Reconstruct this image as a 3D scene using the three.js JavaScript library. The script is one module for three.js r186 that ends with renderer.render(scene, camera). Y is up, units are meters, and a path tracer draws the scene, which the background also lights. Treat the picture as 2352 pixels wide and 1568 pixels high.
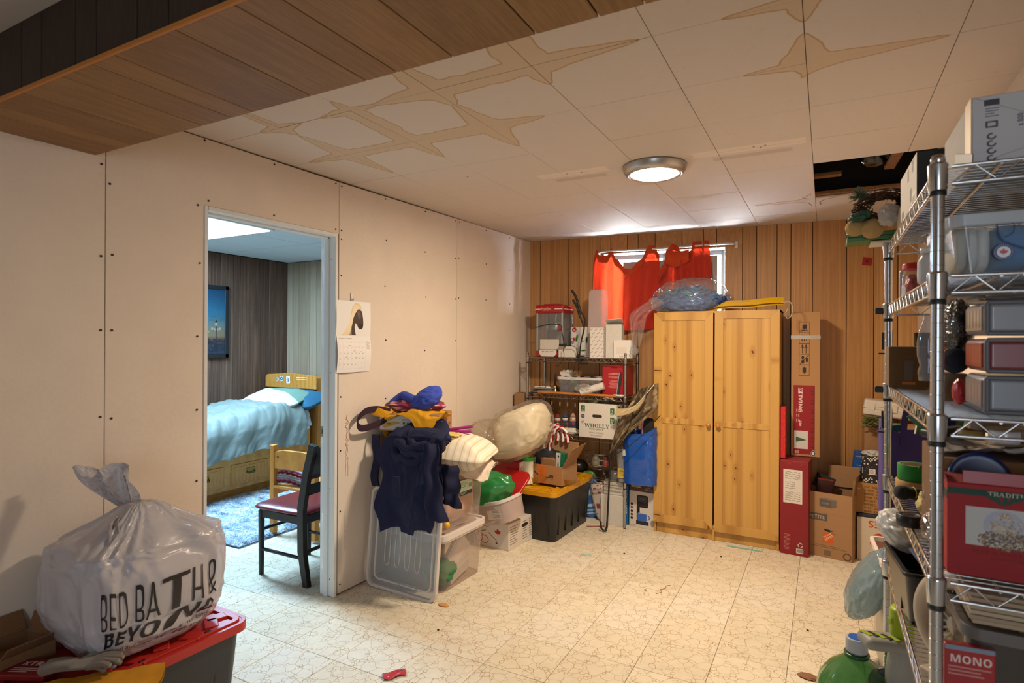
import * as THREE from 'three';
import { RoundedBoxGeometry } from 'three/addons/geometries/RoundedBoxGeometry.js';
import { ConvexGeometry } from 'three/addons/geometries/ConvexGeometry.js';
import { mergeGeometries, mergeVertices } from 'three/addons/utils/BufferGeometryUtils.js';
import { ImprovedNoise } from 'three/addons/math/ImprovedNoise.js';
import { RectAreaLightUniformsLib } from 'three/addons/lights/RectAreaLightUniformsLib.js';

// ---------------------------------------------------------------- camera, sky, lights, exposure
const scene = new THREE.Scene();
const camera = new THREE.PerspectiveCamera(60.84, 2352 / 1568, 0.05, 60);
camera.position.set(0, 1.4604, 0);
camera.rotation.set(0.0012, 0.4941, 0.0047, 'YXZ');
camera.focus = 3.6; camera.userData.fStop = 5.6;
const renderer = new THREE.WebGLRenderer({ antialias: true });
renderer.toneMapping = THREE.LinearToneMapping;
renderer.toneMappingExposure = 0.11;
renderer.shadowMap.enabled = true;
RectAreaLightUniformsLib.init();
scene.background = new THREE.Color(0.80, 0.91, 1.0);
scene.backgroundIntensity = 1000;
const LAMP = { color: new THREE.Color(1.0, 0.82, 0.61), nits: 4100 };       // the round ceiling lamp
const TUBE = { color: new THREE.Color(0.40, 0.70, 1.0), nits: 800 };        // bedroom panel
const UNSEEN_DOOR = { color: new THREE.Color(0.70, 0.83, 1.0), nits: 32 };       // frosted door out of view behind the camera, placed to light the rack fronts

// ---------------------------------------------------------------- helpers
let seed = 7;
const rnd = () => { seed = (seed * 1664525 + 1013904223) >>> 0; return seed / 4294967296; };
const rr = (a, b) => a + (b - a) * rnd();
const PN = new ImprovedNoise();
const nz = (x, y = 0.37, z = 0.71) => PN.noise(x + 100, y + 100, z + 100);
const fbm = (x, y, z, o = 4) => { let s = 0, a = 0.5, f = 1; for (let i = 0; i < o; i++) { s += a * nz(x * f, y * f, z * f); a *= 0.5; f *= 2.03; } return s; };
const ridge = (x, y, z, o = 3) => { let s = 0, a = 0.5, f = 1; for (let i = 0; i < o; i++) { s += a * (1 - Math.abs(nz(x * f, y * f, z * f)) * 2.2); a *= 0.5; f *= 2.1; } return s; };
const cl = (x, a = 0, b = 1) => Math.min(b, Math.max(a, x));
const sm = (a, b, x) => { const t = cl((x - a) / (b - a)); return t * t * (3 - 2 * t); };
const lerp = (a, b, t) => a + (b - a) * t;
const V = (x, y, z) => new THREE.Vector3(x, y, z);
const used = new Map();
function numbered(n) { const k = used.get(n) ?? 0; used.set(n, k + 1); return k ? n + '_' + String(k).padStart(3, '0') : n; }
function tag(o, label, category, group, kind) {
  if (label) o.userData.label = label;
  if (category) o.userData.category = category;
  if (group) o.userData.group = group;
  if (kind) o.userData.kind = kind;
  return o;
}
function thing(name, label, category, pos = [0, 0, 0], ry = 0, group) {
  const o = new THREE.Group(); o.name = numbered(name); o.position.set(...pos); o.rotation.y = ry; scene.add(o);
  return tag(o, label, category, group);
}
function struct(name, pos = [0, 0, 0], ry = 0) {
  const o = new THREE.Group(); o.name = name; o.position.set(...pos); o.rotation.y = ry; o.userData.kind = 'structure'; scene.add(o); return o;
}
function part(parent, name, geo, mat, pos, rot) {
  const m = new THREE.Mesh(geo, mat); m.name = parent === scene ? numbered(name) : name; m.castShadow = m.receiveShadow = true;
  if (pos) m.position.set(...pos);
  if (rot) m.rotation.set(...rot);
  parent.add(m); return m;
}
function solo(name, label, category, geo, mat, pos, rot, group) { return tag(part(scene, name, geo, mat, pos, rot), label, category, group); }
function copyOf(src, pos, rot, label, scale) {
  const c = src.clone(); c.name = numbered(src.name.replace(/_\d+$/, '')); c.userData = { ...src.userData }; if (label) c.userData.label = label;
  c.position.set(...pos); if (rot) c.rotation.set(...rot); if (scale) c.scale.setScalar(scale); scene.add(c); return c;
}
const moved = (g, x = 0, y = 0, z = 0, rx = 0, ry = 0, rz = 0) => { g = g.clone(); if (rx) g.rotateX(rx); if (ry) g.rotateY(ry); if (rz) g.rotateZ(rz); return g.translate(x, y, z); };
const join = (list) => { const l = list.map((g) => { g = g.index ? g.toNonIndexed() : g.clone(); for (const k of Object.keys(g.attributes)) if (!['position', 'normal', 'uv'].includes(k)) g.deleteAttribute(k); g.clearGroups(); return g; }); return mergeGeometries(l); };
const rbox = (w, h, d, r = 0.004, s = 2) => new RoundedBoxGeometry(w, h, d, s, Math.min(r, w / 2.01, h / 2.01, d / 2.01));
// a box whose six sides keep 0..1 uv and six material slots, edges rounded, standing on y = 0
const cbox = (w, h, d, r = 0.003) => rbox(w, h, d, r, 1).translate(0, h / 2, 0);
const cyl = (r1, r2, h, n = 24) => new THREE.CylinderGeometry(r1, r2, h, n);
function rod(a, b, r, n = 8) { const A = V(...a), B = V(...b), d = B.clone().sub(A), L = d.length(), g = cyl(r, r, L, n); g.applyQuaternion(new THREE.Quaternion().setFromUnitVectors(V(0, 1, 0), d.normalize())); return g.translate((A.x + B.x) / 2, (A.y + B.y) / 2, (A.z + B.z) / 2); }
function tube(pts, r, seg = 48, n = 8, closed = false) {
  const c = new THREE.CatmullRomCurve3(pts.map((p) => V(...p)), closed), g = new THREE.TubeGeometry(c, seg, r, n, closed);
  if (closed) return g;
  const cap = (p) => new THREE.SphereGeometry(r, n, 6).translate(p.x, p.y, p.z);
  return join([g, cap(c.getPoint(0)), cap(c.getPoint(1))]);
}
const lathe = (pts, n = 40) => new THREE.LatheGeometry(pts.map((p) => new THREE.Vector2(p[0], p[1])), n);
function shapeOf(pts) { const s = new THREE.Shape(); pts.forEach((p, i) => (i ? s.lineTo(p[0], p[1]) : s.moveTo(p[0], p[1]))); return s; }
function slab(pts, depth, bevel = 0.002, holes) {       // extruded outline, front face at z = depth
  const s = pts.isShape ? pts : shapeOf(pts); for (const h of holes ?? []) s.holes.push(new THREE.Path(h.map((p) => new THREE.Vector2(p[0], p[1]))));
  return new THREE.ExtrudeGeometry(s, { depth, bevelEnabled: bevel > 0, bevelSize: bevel, bevelThickness: bevel, bevelSegments: 2, curveSegments: 12 });
}
function rrect(w, h, r) { const s = new THREE.Shape(), x = w / 2, y = h / 2; s.moveTo(-x + r, -y); s.lineTo(x - r, -y); s.absarc(x - r, -y + r, r, -Math.PI / 2, 0); s.lineTo(x, y - r); s.absarc(x - r, y - r, r, 0, Math.PI / 2); s.lineTo(-x + r, y); s.absarc(-x + r, y - r, r, Math.PI / 2, Math.PI); s.lineTo(-x, -y + r); s.absarc(-x + r, -y + r, r, Math.PI, 1.5 * Math.PI); return s; }
function planar(g, a, b, su, sv) { const p = g.attributes.position, u = []; for (let k = 0; k < p.count; k++) u.push(p['get' + a](k) * su + 0.5, p['get' + b](k) * sv + 0.5); g.setAttribute('uv', new THREE.Float32BufferAttribute(u, 2)); return g; }
// a closed sheet with thickness from a function of (u, v) in 0..1
function sheet(nu, nv, fn, th = 0.002, wrapU = false) {
  const P = []; for (let j = 0; j <= nv; j++) for (let i = 0; i <= nu; i++) P.push(V(...fn(i / nu, j / nv)));
  const id = (i, j) => j * (nu + 1) + i, tri = [], uv = [];
  for (let j = 0; j <= nv; j++) for (let i = 0; i <= nu; i++) uv.push(i / nu, 1 - j / nv);
  for (let j = 0; j < nv; j++) for (let i = 0; i < nu; i++) tri.push(id(i, j), id(i, j + 1), id(i + 1, j), id(i + 1, j), id(i, j + 1), id(i + 1, j + 1));
  let g = new THREE.BufferGeometry().setFromPoints(P); g.setIndex(tri); g.setAttribute('uv', new THREE.Float32BufferAttribute(uv, 2)); g.computeVertexNormals();
  const N = g.attributes.normal;
  if (wrapU) for (let j = 0; j <= nv; j++) { const a = id(0, j), b = id(nu, j), n = V(N.getX(a) + N.getX(b), N.getY(a) + N.getY(b), N.getZ(a) + N.getZ(b)).normalize(); N.setXYZ(a, n.x, n.y, n.z); N.setXYZ(b, n.x, n.y, n.z); }
  if (!th) return g;
  const n = P.length, pos = [], nor = [], uv2 = [], ix = [...tri];
  for (let k = 0; k < n; k++) { pos.push(P[k].x, P[k].y, P[k].z); nor.push(N.getX(k), N.getY(k), N.getZ(k)); uv2.push(uv[2 * k], uv[2 * k + 1]); }
  for (let k = 0; k < n; k++) { pos.push(P[k].x - N.getX(k) * th, P[k].y - N.getY(k) * th, P[k].z - N.getZ(k) * th); nor.push(-N.getX(k), -N.getY(k), -N.getZ(k)); uv2.push(uv[2 * k], uv[2 * k + 1]); }
  for (let k = 0; k < tri.length; k += 3) ix.push(tri[k] + n, tri[k + 2] + n, tri[k + 1] + n);
  const edge = (a, b) => ix.push(a, b, a + n, b, b + n, a + n);
  for (let i = 0; i < nu; i++) { edge(id(i + 1, 0), id(i, 0)); edge(id(i, nv), id(i + 1, nv)); }
  if (!wrapU) for (let j = 0; j < nv; j++) { edge(id(0, j), id(0, j + 1)); edge(id(nu, j + 1), id(nu, j)); }
  g = new THREE.BufferGeometry(); g.setAttribute('position', new THREE.Float32BufferAttribute(pos, 3)); g.setAttribute('normal', new THREE.Float32BufferAttribute(nor, 3)); g.setAttribute('uv', new THREE.Float32BufferAttribute(uv2, 2)); g.setIndex(ix);
  return g;
}
// a closed lump: direction -> point
function lump(nu, nv, fn) {
  const P = [], uv = [], tri = [];
  for (let j = 0; j <= nv; j++) for (let i = 0; i <= nu; i++) { const a = (i % nu) / nu * Math.PI * 2, b = j / nv * Math.PI, d = [Math.sin(b) * Math.cos(a), Math.cos(b), Math.sin(b) * Math.sin(a)]; P.push(V(...fn(d[0], d[1], d[2], i / nu, j / nv))); uv.push(i / nu, 1 - j / nv); }
  const id = (i, j) => j * (nu + 1) + i;
  for (let j = 0; j < nv; j++) for (let i = 0; i < nu; i++) tri.push(id(i, j), id(i + 1, j), id(i, j + 1), id(i + 1, j), id(i + 1, j + 1), id(i, j + 1));
  const g = new THREE.BufferGeometry().setFromPoints(P); g.setIndex(tri); g.setAttribute('uv', new THREE.Float32BufferAttribute(uv, 2));
  const flat = mergeVertices((() => { const c = g.clone(); c.deleteAttribute('uv'); return c; })(), 1e-5); flat.computeVertexNormals();
  // smooth normals across the seam
  const key = (x, y, z) => Math.round(x * 2e4) + ',' + Math.round(y * 2e4) + ',' + Math.round(z * 2e4), m = new Map(), fp = flat.attributes.position, fnn = flat.attributes.normal;
  for (let k = 0; k < fp.count; k++) m.set(key(fp.getX(k), fp.getY(k), fp.getZ(k)), k);
  g.computeVertexNormals(); const gp = g.attributes.position, gn = g.attributes.normal;
  for (let k = 0; k < gp.count; k++) { const q = m.get(key(gp.getX(k), gp.getY(k), gp.getZ(k))); if (q !== undefined) gn.setXYZ(k, fnn.getX(q), fnn.getY(q), fnn.getZ(q)); }
  return g;
}
const softLump = (rx, ry, rz, amp = 0.12, f = 1.6, s = 0, nu = 48, nv = 32, sq = 1) => lump(nu, nv, (x, y, z) => {
  const e = (t) => Math.sign(t) * Math.abs(t) ** sq, k = 1 + amp * fbm(x * f + s, y * f + s * 1.7, z * f - s) * 2 + amp * 0.5 * ridge(x * f * 2 + s, y * f * 2, z * f * 2 + s);
  return [e(x) * rx * k, e(y) * ry * k, e(z) * rz * k];
});
// ---------------------------------------------------------------- materials and textures
const M = (c, rough = 0.7, o = {}) => new THREE.MeshPhysicalMaterial({ color: c, roughness: rough, ...o });
const dt = (n, fn, srgb = false) => { const d = new Uint8Array(n * n * 4); for (let y = 0; y < n; y++) for (let x = 0; x < n; x++) { const v = fn(x / n, y / n); const o = (y * n + x) * 4; for (let c = 0; c < 3; c++) d[o + c] = cl(Array.isArray(v) ? v[c] : v) * 255; d[o + 3] = 255; } const t = new THREE.DataTexture(d, n, n); t.wrapS = t.wrapT = THREE.RepeatWrapping; t.magFilter = THREE.LinearFilter; t.minFilter = THREE.LinearMipmapLinearFilter; t.generateMipmaps = true; if (srgb) t.colorSpace = THREE.SRGBColorSpace; t.needsUpdate = true; return t; };
function paint(w, h, draw) { const c = document.createElement('canvas'); c.width = w; c.height = h; const g = c.getContext('2d'); draw(g, w, h); const t = new THREE.CanvasTexture(c); t.colorSpace = THREE.SRGBColorSpace; t.anisotropy = 8; return t; }
const rep = (t, u, v, ou = 0, ov = 0) => { const c = t.clone(); c.repeat.set(u, v); c.offset.set(ou, ov); c.wrapS = c.wrapT = THREE.RepeatWrapping; c.needsUpdate = true; return c; };
// periodic value noise for tiling textures
const tl = (x, y, p, s = 0) => { const h = (i, j) => { i = ((i % p) + p) % p; j = ((j % p) + p) % p; let n = (i * 374761393 + j * 668265263 + s * 974634777) >>> 0; n = Math.imul(n ^ (n >>> 13), 1274126177) >>> 0; return ((n ^ (n >>> 16)) >>> 0) / 4294967296; }; const i = Math.floor(x * p), j = Math.floor(y * p), fx = x * p - i, fy = y * p - j, u = fx * fx * (3 - 2 * fx), v = fy * fy * (3 - 2 * fy); return lerp(lerp(h(i, j), h(i + 1, j), u), lerp(h(i, j + 1), h(i + 1, j + 1), u), v); };
const grainTex = dt(256, (x, y) => 0.35 * tl(x, y, 128, 1) + 0.35 * tl(x, y, 64, 2) + 0.3 * tl(x, y, 16, 3));
const weaveTex = dt(128, (x, y) => 0.5 + 0.25 * Math.sin(x * Math.PI * 64) * Math.sign(Math.sin(y * Math.PI * 32)) + 0.25 * Math.sin(y * Math.PI * 64));
const crumpleTex = dt(512, (x, y) => { const r = (p, s) => 1 - Math.abs(tl(x, y, p, s) * 2 - 1); return 0.5 * r(6, 4) + 0.3 * r(13, 5) + 0.2 * r(27, 6); });
const cardTex = rep(dt(128, (x, y) => { const v = 0.93 + 0.07 * tl(x, y, 64, 8) - 0.04 * tl(x, y, 8, 9); return [v, v, v]; }, true), 2, 2);
// wood: long fibres along v
const woodTex = (base, dark, s, stretch = 10) => dt(512, (x, y) => { const w = x + 0.012 * (tl(x, y, 4, s + 5) - 0.5); let f = 0.45 * tl(w, y / 1, 96, s) * 0 + 0; const a = tl(w, y, 128, s), b = tl(w * 1, y * 1, 32, s + 1); f = 0; for (let k = 0; k < 3; k++) { const p = [160, 70, 24][k]; const hx = Math.floor(w * p), fx = w * p - hx; const h = (i) => tl((((i % p) + p) % p + 0.5) / p, y * 1, stretch, s + 11 + k + (((i % p) + p) % p)); f += [0.4, 0.35, 0.25][k] * lerp(h(hx), h(hx + 1), fx); } f = cl(f + 0.08 * (a - 0.5) + 0.1 * (b - 0.5)); const t = sm(0.25, 0.8, f); return [lerp(dark[0], base[0], t), lerp(dark[1], base[1], t), lerp(dark[2], base[2], t)]; }, true);
const mCard = M('#a27a54', 0.9, { map: cardTex, bumpMap: grainTex, bumpScale: 0.0004 });
const mCardDark = M('#86603c', 0.92, { map: cardTex });
const mWhiteCard = M('#d8d2c8', 0.8, { map: cardTex });
const mChrome = M('#c4c6c8', 0.22, { metalness: 1 });
const mSteel = M('#8d9094', 0.35, { metalness: 1 });
const mBlack = M('#141416', 0.5), mBlackMatte = M('#1b1b1c', 0.85), mWhite = M('#dcdad4', 0.45);
const mClear = M('#f4f6f8', 0.1, { transmission: 0.95, thickness: 0, ior: 1.35, specularIntensity: 0.9 });
const mFrost = M('#dfe3e6', 0.38, { transmission: 0.72, thickness: 0, ior: 1.4 });
const mFrostPink = M('#e8cfc8', 0.38, { transmission: 0.6, thickness: 0, ior: 1.4 });
const mRim = M('#ece4de', 0.4, { transmission: 0.3, thickness: 0 });
const plastic = (c, r = 0.35) => M(c, r, { clearcoat: 0.15, clearcoatRoughness: 0.4 });
const cloth = (c, o = {}) => M(c, 0.95, { bumpMap: rep(weaveTex, 6, 6), bumpScale: 0.0006, sheen: 0.3, sheenColor: new THREE.Color(c), sheenRoughness: 0.8, ...o });
// ---------------------------------------------------------------- the room: floor
const H = 2.385, TS = 0.3048;
const tileCanvas = (() => {
  const N = 2048, R = 5, C = N / 4, d = new Uint8Array(N * N * 4);
  for (let ty = 0; ty < 4; ty++) for (let tx = 0; tx < 4; tx++) {
    const pts = [];
    for (let k = 0; k < 900 && pts.length < 110; k++) { const w = k < 60 ? rr(0.07, 0.115) : k < 200 ? rr(0.03, 0.055) : rr(0.006, 0.022), x = rr(-0.08, 1.08), y = rr(-0.08, 1.08); if (pts.every((p) => Math.hypot(x - p[0], y - p[1]) > (w + p[2]) * 0.94 + 0.012)) pts.push([x, y, w]); }
    const G = 12, cell = Array.from({ length: G * G }, () => []);
    for (let gy = 0; gy < G; gy++) for (let gx = 0; gx < G; gx++) for (const p of pts) { const dx = Math.max(0, Math.abs(p[0] - (gx + 0.5) / G) - 0.5 / G), dy = Math.max(0, Math.abs(p[1] - (gy + 0.5) / G) - 0.5 / G); if (Math.hypot(dx, dy) < 0.26) cell[gy * G + gx].push(p); }
    for (let y = 0; y < C; y++) for (let x = 0; x < C; x++) {
      let u = x / C, v = y / C; const wx = 0.022 * (tl(u, v, 9, tx + 4 * ty) - 0.5) * 2, wy = 0.022 * (tl(u, v, 9, 50 + tx + 4 * ty) - 0.5) * 2;
      const U = cl(u + wx, 0, 0.999), W = cl(v + wy, 0, 0.999); let a = 99, b = 99, wa = 1;
      for (const p of cell[Math.floor(W * G) * G + Math.floor(U * G)]) { const q = Math.hypot(U - p[0], W - p[1]) / (p[2] + 0.02); if (q < a) { b = a; a = q; wa = p[2] + 0.02; } else if (q < b) b = q; }
      const e = (b - a) * wa * 0.62, wide = 0.0040 + 0.0034 * tl(u, v, 14, 77), line = (1 - sm(wide * 0.5, wide, e)) * (0.28 + 0.46 * tl(u, v, 6, 31 + tx));
      const tone = 0.97 + 0.03 * tl(u, v, 20, 12) - 0.03 * tl(u, v, 5, 13 + ty), o = ((ty * C + y) * N + tx * C + x) * 4;
      const c = [lerp(226 * tone, 146, line), lerp(216 * tone, 108, line), lerp(197 * tone, 66, line)];
      d[o] = c[0]; d[o + 1] = c[1]; d[o + 2] = c[2]; d[o + 3] = 255;
    }
  }
  const t = new THREE.DataTexture(d, N, N); t.colorSpace = THREE.SRGBColorSpace; t.magFilter = THREE.LinearFilter; t.minFilter = THREE.LinearMipmapLinearFilter; t.generateMipmaps = true; t.wrapS = t.wrapT = THREE.RepeatWrapping; t.needsUpdate = true; return t;
})();
const floorRough = dt(256, (x, y) => 0.42 + 0.2 * tl(x, y, 6, 3) + 0.1 * tl(x, y, 40, 4));
const tileMats = Array.from({ length: 16 }, (_, k) => M(['#ffffff', '#fbf8f2', '#f8f5ee', '#fffdf8'][(k * 7) % 4], 0.5, { map: rep(tileCanvas, 0.25, 0.25, (k % 4) / 4, Math.floor(k / 4) / 4), roughnessMap: floorRough, roughness: 1, specularIntensity: 0.6 }));
const floor = struct('floor');
function tileGeo(s, th, b, down = false) { // a square tile with chamfered edges, its worn face at y = 0
  const a = s / 2, i = a - b, t = [[-a, -b, -a], [a, -b, -a], [a, -b, a], [-a, -b, a], [-i, 0, -i], [i, 0, -i], [i, 0, i], [-i, 0, i], [-a, -th, -a], [a, -th, -a], [a, -th, a], [-a, -th, a]], f = [[4, 7, 6, 5], [0, 4, 5, 1], [1, 5, 6, 2], [2, 6, 7, 3], [3, 7, 4, 0], [8, 0, 1, 9], [9, 1, 2, 10], [10, 2, 3, 11], [11, 3, 0, 8]];
  const pos = [], uv = []; for (const q of f) for (const k of [0, 1, 2, 0, 2, 3]) { const p = t[q[k]]; pos.push(p[0], p[1], p[2]); uv.push(p[0] / s + 0.5, p[2] / s + 0.5); }
  const g = new THREE.BufferGeometry(); g.setAttribute('position', new THREE.Float32BufferAttribute(pos, 3)); g.setAttribute('uv', new THREE.Float32BufferAttribute(uv, 2)); if (down) g.rotateX(Math.PI); g.computeVertexNormals(); return g;
}
const floorTile = tileGeo(TS - 0.0018, 0.004, 0.0012);
const FX = -2.8876, FZ = -2.268;
const rest = [];
for (let i = -10; i <= 12; i++) for (let j = -18; j <= 9; j++) {
  const x = FX + (i + 0.5) * TS, z = FZ + (-j - 0.5) * TS;
  if (z < -5.3 || x < -5.8 || x > 0.75 || (x < -2.7 && z > -0.7) || z > 2.5) continue;
  const D = -x * 0.4742 * 1 - z * 0.8804, inView = D > 0.6 && (x < -2.5 ? z < -1.7 && z > -4.9 && x < -2.5 && x > -5.3 : z < -1.35);
  const k = ((i * 7 + j * 5) % 16 + 16) % 16, rot = ((i * 3 + j) % 4 + 4) % 4;
  if (inView) part(floor, 'floor_tile', floorTile, tileMats[k], [x, rr(-0.0002, 0.0002), z], [0, rot * Math.PI / 2, 0]);
  else rest.push(moved(floorTile, x, 0, z));
}
part(floor, 'floor_tiles_out_of_view', join(rest), tileMats[3]).userData.kind = 'stuff';
part(floor, 'floor_slab', new THREE.BoxGeometry(7, 0.12, 9), M('#5d4326', 0.9), [-2.5, -0.0645, -1.2]);

// ---------------------------------------------------------------- ceiling: 16 inch tiles with water stains
const CT = 0.4064, CX = -0.4642, CZ = -1.7439;
const CW = 3.6, CD = 4.6, CX0 = -2.75, CZ0 = -5.2;                // metres covered by the stain picture
const ceilMap = paint(1800, 2048, (g, w, h) => {
  const X = (x) => (x - CX0) / CW * w, Y = (z) => (z - CZ0) / CD * h, S = w / CW;
  g.fillStyle = '#d3c7be'; g.fillRect(0, 0, w, h);
  for (let k = 0; k < 5000; k++) { g.fillStyle = `rgba(${rnd() < 0.5 ? '120,95,70' : '255,250,240'},${rr(0.01, 0.04)})`; g.beginPath(); g.arc(rr(0, w), rr(0, h), rr(0.5, 5), 0, 7); g.fill(); }
  const mk = () => { const c = document.createElement('canvas'); c.width = w; c.height = h; return c; }, cf = mk(), cs = mk(), gf = cf.getContext('2d'), gs = cs.getContext('2d'), paths = [];
  const stain = (k, j, list) => {
    const cx = CX + k * CT, cz = CZ - j * CT;
    [[1, 0], [0, -1], [-1, 0], [0, 1]].forEach(([dx, dz], q) => {
      const [L, hw, end] = list[q], n = 60, P = []; if (!L) return;
      for (const s of [1, -1]) for (let i = 0; i <= n; i++) {
        const t = s > 0 ? i / n : 1 - i / n, r = (end !== undefined ? lerp(hw, end, t) : hw * Math.max(0.0, 1 - t) ** 0.7 * (1 + 0.9 * (1 - t) ** 6)) * (1 + 0.22 * nz(t * 5 + k * 3.1 + s * 4, q * 3.7 + j, 0.5)) + 0.0035 * nz(t * 34 + s * 7, q + k, j) * sm(1, 0.9, t);
        P.push([cx + dx * (L * t - 0.015 * (1 - t)) - dz * s * r, cz + dz * (L * t - 0.015 * (1 - t)) + dx * s * r]);
      }
      paths.push(P);
    });
  };
  const settle = () => {
    const go = (c, P) => { c.beginPath(); P.forEach((p, i) => (i ? c.lineTo(X(p[0]), Y(p[1])) : c.moveTo(X(p[0]), Y(p[1])))); c.closePath(); };
    gf.fillStyle = '#c2a06c'; gs.strokeStyle = '#a87a42'; gs.lineWidth = 6; gs.lineJoin = 'round';
    for (const P of paths) { go(gf, P); gf.fill(); go(gs, P); gs.stroke(); }
    gs.globalCompositeOperation = 'destination-out'; for (const P of paths) { go(gs, P); gs.fill(); }
    g.globalAlpha = 0.4; g.drawImage(cf, 0, 0); g.globalAlpha = 0.62; g.drawImage(cs, 0, 0); g.globalAlpha = 1;
  };
  const F = CT + 0.003;
  // list: right (+x), back (-z), left (-x), front (+z)
  stain(-1, 0, [[0.36, 0.055], [0.15, 0.06], [F * 0.5, 0.055, 0.05], [0.34, 0.09, 0.06]]);
  stain(-2, 0, [[F * 0.52, 0.07, 0.05], [0.15, 0.075], [0.29, 0.06], [0.34, 0.075, 0.012]]);
  stain(-3, 0, [[0.14, 0.03], [F * 0.52, 0.05, 0.055], [0.16, 0.035], [0.10, 0.035]]);
  stain(-4, 0, [[0.12, 0.04], [0.09, 0.05], [0.12, 0.04], [0.3, 0.03, 0.012]]);
  stain(-2, 1, [[0.26, 0.06], [0.27, 0.075], [F * 0.52, 0.06, 0.05], [0.27, 0.07]]);
  stain(-3, 1, [[F * 0.52, 0.055, 0.05], [0.24, 0.06], [F * 0.52, 0.05, 0.045], [F * 0.52, 0.06, 0.055]]);
  stain(-4, 1, [[F * 0.52, 0.05, 0.045], [0.34, 0.05], [0.26, 0.05], [0.3, 0.055]]);
  stain(1, 1, [[0.38, 0.05], [0.09, 0.055], [0.19, 0.035], [0.21, 0.075]]);
  stain(1, 0, [[0.05, 0.03], [0.12, 0.05], [0.2, 0.03], [0.1, 0.05, 0.04]]);
  settle();
  // brown rings at the edge of the hole
  g.strokeStyle = 'rgba(120,76,30,0.8)'; g.lineWidth = 3.5;
  const hx = CX + CT, hz = -4.2;
  const curl = (a) => { g.beginPath(); a.forEach((p, i) => { const x = X(hx + p[0]) + 3 * nz(i * 2.3, p[0] * 9), y = Y(hz + p[1]) + 3 * nz(i * 1.7, p[1] * 9, 3); i ? g.lineTo(x, y) : g.moveTo(x, y); }); g.stroke(); };
  curl([[-0.02, 0.16], [-0.05, 0.1], [-0.07, 0.07], [-0.05, 0.05], [-0.12, 0.02], [-0.2, 0.015], [-0.28, 0.0], [-0.36, -0.01]]);
  curl([[-0.02, -0.19], [-0.04, -0.1], [-0.07, -0.06], [-0.14, -0.045], [-0.24, -0.04], [-0.36, -0.025]]);
  curl([[0.03, -0.17], [0.025, -0.1], [0.05, -0.04], [0.09, -0.01], [0.12, 0.0]]);
  g.fillStyle = 'rgba(190,140,80,0.2)'; g.fillRect(X(hx - 0.34), Y(hz - 0.04), 0.3 * S, 0.06 * S);
  // patched paint beside the lamp
  g.fillStyle = 'rgba(236,222,208,0.55)'; g.fillRect(X(-1.42), Y(-2.99), 0.4 * S, 0.07 * S); g.fillRect(X(-0.58), Y(-3.0), 0.5 * S, 0.075 * S);
  g.fillStyle = 'rgba(120,90,66,0.18)'; g.fillRect(X(-1.36), Y(-3.08), 0.3 * S, 0.05 * S); g.fillRect(X(-0.5), Y(-3.09), 0.36 * S, 0.05 * S);
  for (const [x, z] of [[-1.25, -2.95], [-1.17, -2.96], [-0.3, -2.95], [-0.27, -2.97], [-0.25, -2.95], [-1.77, -2.75], [-1.76, -2.74]]) { g.fillStyle = 'rgba(60,40,30,0.8)'; g.beginPath(); g.arc(X(x), Y(z), 2.4, 0, 7); g.fill(); }
});
const ceilMat = M('#ffffff', 0.8, { map: ceilMap, bumpMap: rep(grainTex, 14, 14), bumpScale: 0.0006 });
const ceiling = struct('ceiling');
const HOLE = { x0: -0.0578, x1: 0.56, z0: -4.155, z1: -3.385 };
for (let i = -6; i <= 2; i++) for (let j = -2; j <= 8; j++) {
  let x0 = CX + i * CT, x1 = x0 + CT, z1 = CZ - j * CT, z0 = z1 - CT;
  x0 = Math.max(x0, -2.56); x1 = Math.min(x1, 0.62); z0 = Math.max(z0, -5.06); z1 = Math.min(z1, -1.2);
  if (x1 - x0 < 0.03 || z1 - z0 < 0.03) continue;
  if (i >= 1 && j >= 4 && j <= 5) { if (j === 4) { z0 = z1 - 0.0; continue; } z1 = HOLE.z0; if (z1 - z0 < 0.03) continue; }
  const g = rbox(x1 - x0 - 0.0018, 0.012, z1 - z0 - 0.0018, 0.0018, 1), p = g.attributes.position, uv = [], cx = (x0 + x1) / 2, cz = (z0 + z1) / 2;
  for (let k = 0; k < p.count; k++) uv.push((p.getX(k) + cx - CX0) / CW, 1 - (p.getZ(k) + cz - CZ0) / CD);
  g.setAttribute('uv', new THREE.Float32BufferAttribute(uv, 2));
  part(ceiling, 'ceiling_tile', g, ceilMat, [cx, H + 0.006 + rr(0, 0.0012), cz], [rr(-0.002, 0.002), 0, rr(-0.002, 0.002)]);
}
const mCeil = M('#d9cbbb', 0.85);
part(ceiling, 'ceiling_board', new THREE.BoxGeometry(2.6, 0.02, 4.4), M('#85705c', 0.9), [-1.36, H + 0.026, -3.2]);
part(ceiling, 'ceiling_board', new THREE.BoxGeometry(0.68, 0.02, 2.3), M('#85705c', 0.9), [0.285, H + 0.026, -2.24]);
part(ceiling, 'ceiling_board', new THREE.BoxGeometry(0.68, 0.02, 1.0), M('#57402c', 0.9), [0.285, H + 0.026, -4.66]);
part(ceiling, 'front_ceiling', new THREE.BoxGeometry(3.4, 0.06, 4.4), M('#b9afa4', 0.85), [-0.9, H + 0.03, 1.39]);
part(ceiling, 'subfloor', new THREE.BoxGeometry(4, 0.05, 9), M('#0c0806', 0.95), [-0.9, H + 0.36, -1.0]);  // near-black colour carries the shade inside the ceiling hole
const mJoist = M('#9c7140', 0.85, { map: woodTex([0.95, 0.9, 0.85], [0.7, 0.62, 0.55], 40), bumpMap: grainTex, bumpScale: 0.001 });
const mJoistShade = M('#140c06', 0.95);  // joist wood with the shade of the open ceiling put into its colour
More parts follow.
